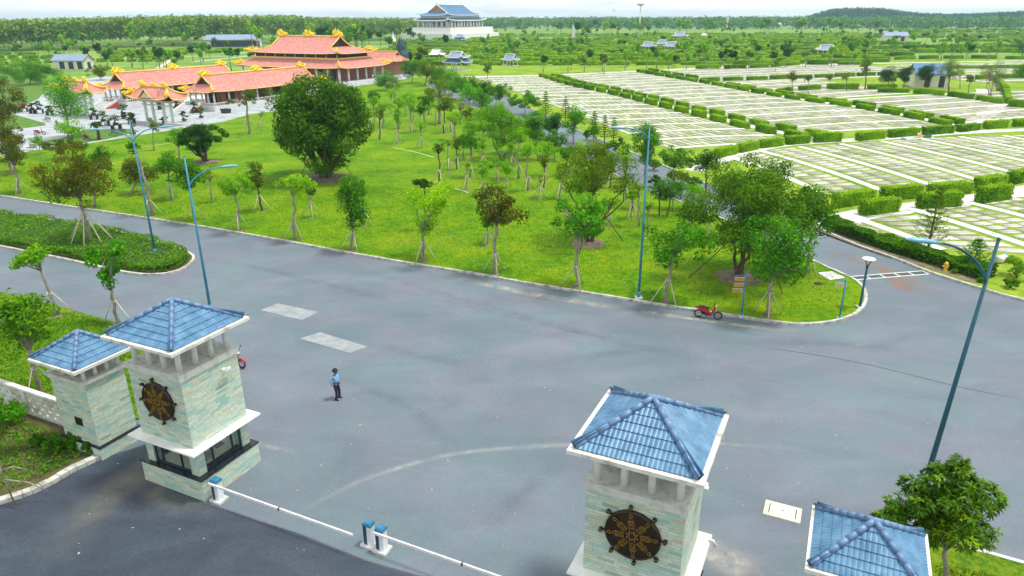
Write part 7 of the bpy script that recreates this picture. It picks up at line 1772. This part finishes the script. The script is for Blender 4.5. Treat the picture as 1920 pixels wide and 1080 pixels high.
# more small trees scattered through the gardens
for zx0, zx1, zy0, zy1, n_ in ((900, 1640, 60, 130, 150), (1560, 1920, 56, 118, 70), (0, 560, 96, 130, 20)):
    for _ in range(n_):
        px, py = rr.uniform(zx0, zx1), rr.uniform(zy0, zy1); p = G(px, py); FT.append((p.x, p.y, rr.uniform(.7, 1.5), rr.choice([0, 0, 0, 6, 2, 2, 4, 1, 3]), 'tree scattered through the distant gardens', 'trees of the distant gardens', 1))
n_near = len([o for o in scene.objects if o.parent is None and o.name.split('.')[0] in ('tree', 'conifer', 'pine_tree')])
PAV = [(o.location.x, o.location.y) for o in scene.objects if o.parent is None and o.name.split('.')[0] in ('pavilion', 'house', 'pagoda_hall')]
def clear(q):
    for x, y in PAV:
        if y - 60 < q[1] < y + 6 and abs(q[0] / q[1] - x / y) * y < 11: return False
    return True
FT = [q for q in FT if clear(q)]
FT.sort(key=lambda q: -q[2] * q[6] / max(1, q[1]))
for q in FT[:max(0, 296 - n_near)]: far_tree_make(*q)
Vs, Fs, Rs, nb = [], [], [], 0
for k in range(7):
    me_ = FM[k]; cc = np.empty(len(me_.vertices) * 3); me_.vertices.foreach_get('co', cc); cc = cc.reshape(-1, 3); fa = np.arange(len(me_.polygons) * 4).reshape(-1, 4); ra = np.empty(len(me_.polygons)); me_.attributes['face_tone'].data.foreach_get('value', ra)
    Vs, Fs, Rs, nb = [], [], [], 0
    for q in FT[max(0, 296 - n_near):]:
        if q[3] != k: continue
        a = q[0] * 7.3; c, s_ = math.cos(a), math.sin(a); w = cc * np.array([q[2], q[2], q[2] * q[6]]); Vs.append(np.c_[w[:, 0] * c - w[:, 1] * s_ + q[0], w[:, 0] * s_ + w[:, 1] * c + q[1], w[:, 2]]); Fs.append(fa + nb); nb += len(cc); Rs.append(ra)
        st = np.array([(-.12, 0, 0), (.12, 0, 0), (.06, 0, 4.2), (-.06, 0, 4.2), (0, -.12, 0), (0, .12, 0), (0, .06, 4.2), (0, -.06, 4.2)]) * q[2] + np.array([q[0], q[1], 0]); Vs.append(st); Fs.append(np.arange(8).reshape(2, 4) + nb); nb += 8; Rs.append(np.array([.95, .95]))
    if Vs:
        o = bpy.data.objects.new('distant_trees', np_mesh('distant_trees', np.vstack(Vs), np.vstack(Fs), FM[k].materials[0], np.concatenate(Rs))); COL.objects.link(o); tag(o, 'the smallest and farthest garden trees', 'trees', kind='stuff')
# forests: far-off woods read as one mass
def forest(name, spots, seed, mat, label, per=60, leaf=2.0, hz=(15, 20), rad=4.2):
    rng = np.random.default_rng(seed); Vs, Fs, Rs = [], [], []; nb = 0
    C, Q = [], []
    for x, y, h, r_ in spots:
        for k in range(4): C.append((x + rng.normal() * r_ * .45, y + rng.normal() * r_ * .45, h - r_ * (.75 + .5 * k * rng.random()))); Q.append(r_ * rng.uniform(.45, .75))
        C.append((x, y, h * .45)); Q.append(r_ * .8)
    V, F, rn = leaf_cloud(rng, C, Q, per * len(spots), leaf, flat=1.0, shell=.4, up=.35)
    o = bpy.data.objects.new(name, np_mesh(name, V, F, mat, rn)); COL.objects.link(o); return tag(o, label, 'forest', kind='stuff')
rng = np.random.default_rng(8); sp = []
for i in range(1500):
    px = rng.uniform(-60, 800); d = rng.random() ** 1.6 * 170; base = 99 - 24 * max(0, px) / 800; p = G(px, base - 2)
    x, y = p.x * (1 + d / p.y), p.y + d; topy = 33 - 8 * min(1, max(0, px) / 420) + (4 if px > 560 else 0) + (max(0, px - 600) * .03)
    h = at_y(px, topy, p.y + 60).z; sp.append((x, y, min(h, 21) * rng.uniform(.86, 1.03), rng.uniform(3.2, 5.2)))
forest('rubber_forest', sp, 1, LEAF['forest'], 'dense grey-green plantation forest across the left horizon', per=52, leaf=2.3)
sp = []
for i in range(1500):
    px = rng.uniform(540, 1960); d = rng.random() * 900; p = G(px, 53.5); Y = p.y + d - 60; x = p.x * Y / p.y; sp.append((x, Y, rng.uniform(14.5, 17.8), rng.uniform(7, 12)))
forest('horizon_forest', sp, 2, mat_leaf('leaf_horizon', [(.1, (.004, .05, .035)), (.5, (.02, .10, .06)), (.9, (.07, .17, .08))], .15), 'flat blue-green forest reaching the horizon', per=42, leaf=5.0)
sp = []
for i in range(800):
    px = rng.uniform(1500, 1990); d = rng.random() ** 1.3 * 200; p = G(px, 44.5); Y = p.y + d - 120; x = p.x * Y / p.y
    prof = 11.5 + 12 * math.exp(-((px - 1625) / 70) ** 2) + 5 * math.exp(-((px - 1560) / 30) ** 2) - 8 * math.exp(-((px - 1500) / 22) ** 2) + 4 * math.exp(-((px - 1920) / 60) ** 2)
    sp.append((x, Y, (prof + 9) * rng.uniform(.9, 1.02), rng.uniform(5, 9)))
forest('hill_forest', sp, 3, mat_leaf('leaf_hill', [(.1, (.001, .03, .035)), (.5, (.006, .075, .075)), (.9, (.03, .14, .11))], .15), 'dark teal wood rising on the right horizon', per=70, leaf=3.6)

# ================================================================== HAZE
hm = bpy.data.materials.new('haze'); hm.use_nodes = True; ht = hm.node_tree; ht.nodes.clear(); ho = ht.nodes.new('ShaderNodeOutputMaterial'); pv = ht.nodes.new('ShaderNodeVolumePrincipled')
pv.inputs['Color'].default_value = (.62, .86, 1, 1); pv.inputs['Density'].default_value = .00017; pv.inputs['Anisotropy'].default_value = .2; ht.links.new(pv.outputs[0], ho.inputs['Volume'])
m = MB(); m.box(-4600, 4600, -400, 5600, -1.5, 46); hz = m.build('haze', hm); tag(hz, 'thin pale blue air over the whole park', 'haze', kind='stuff')
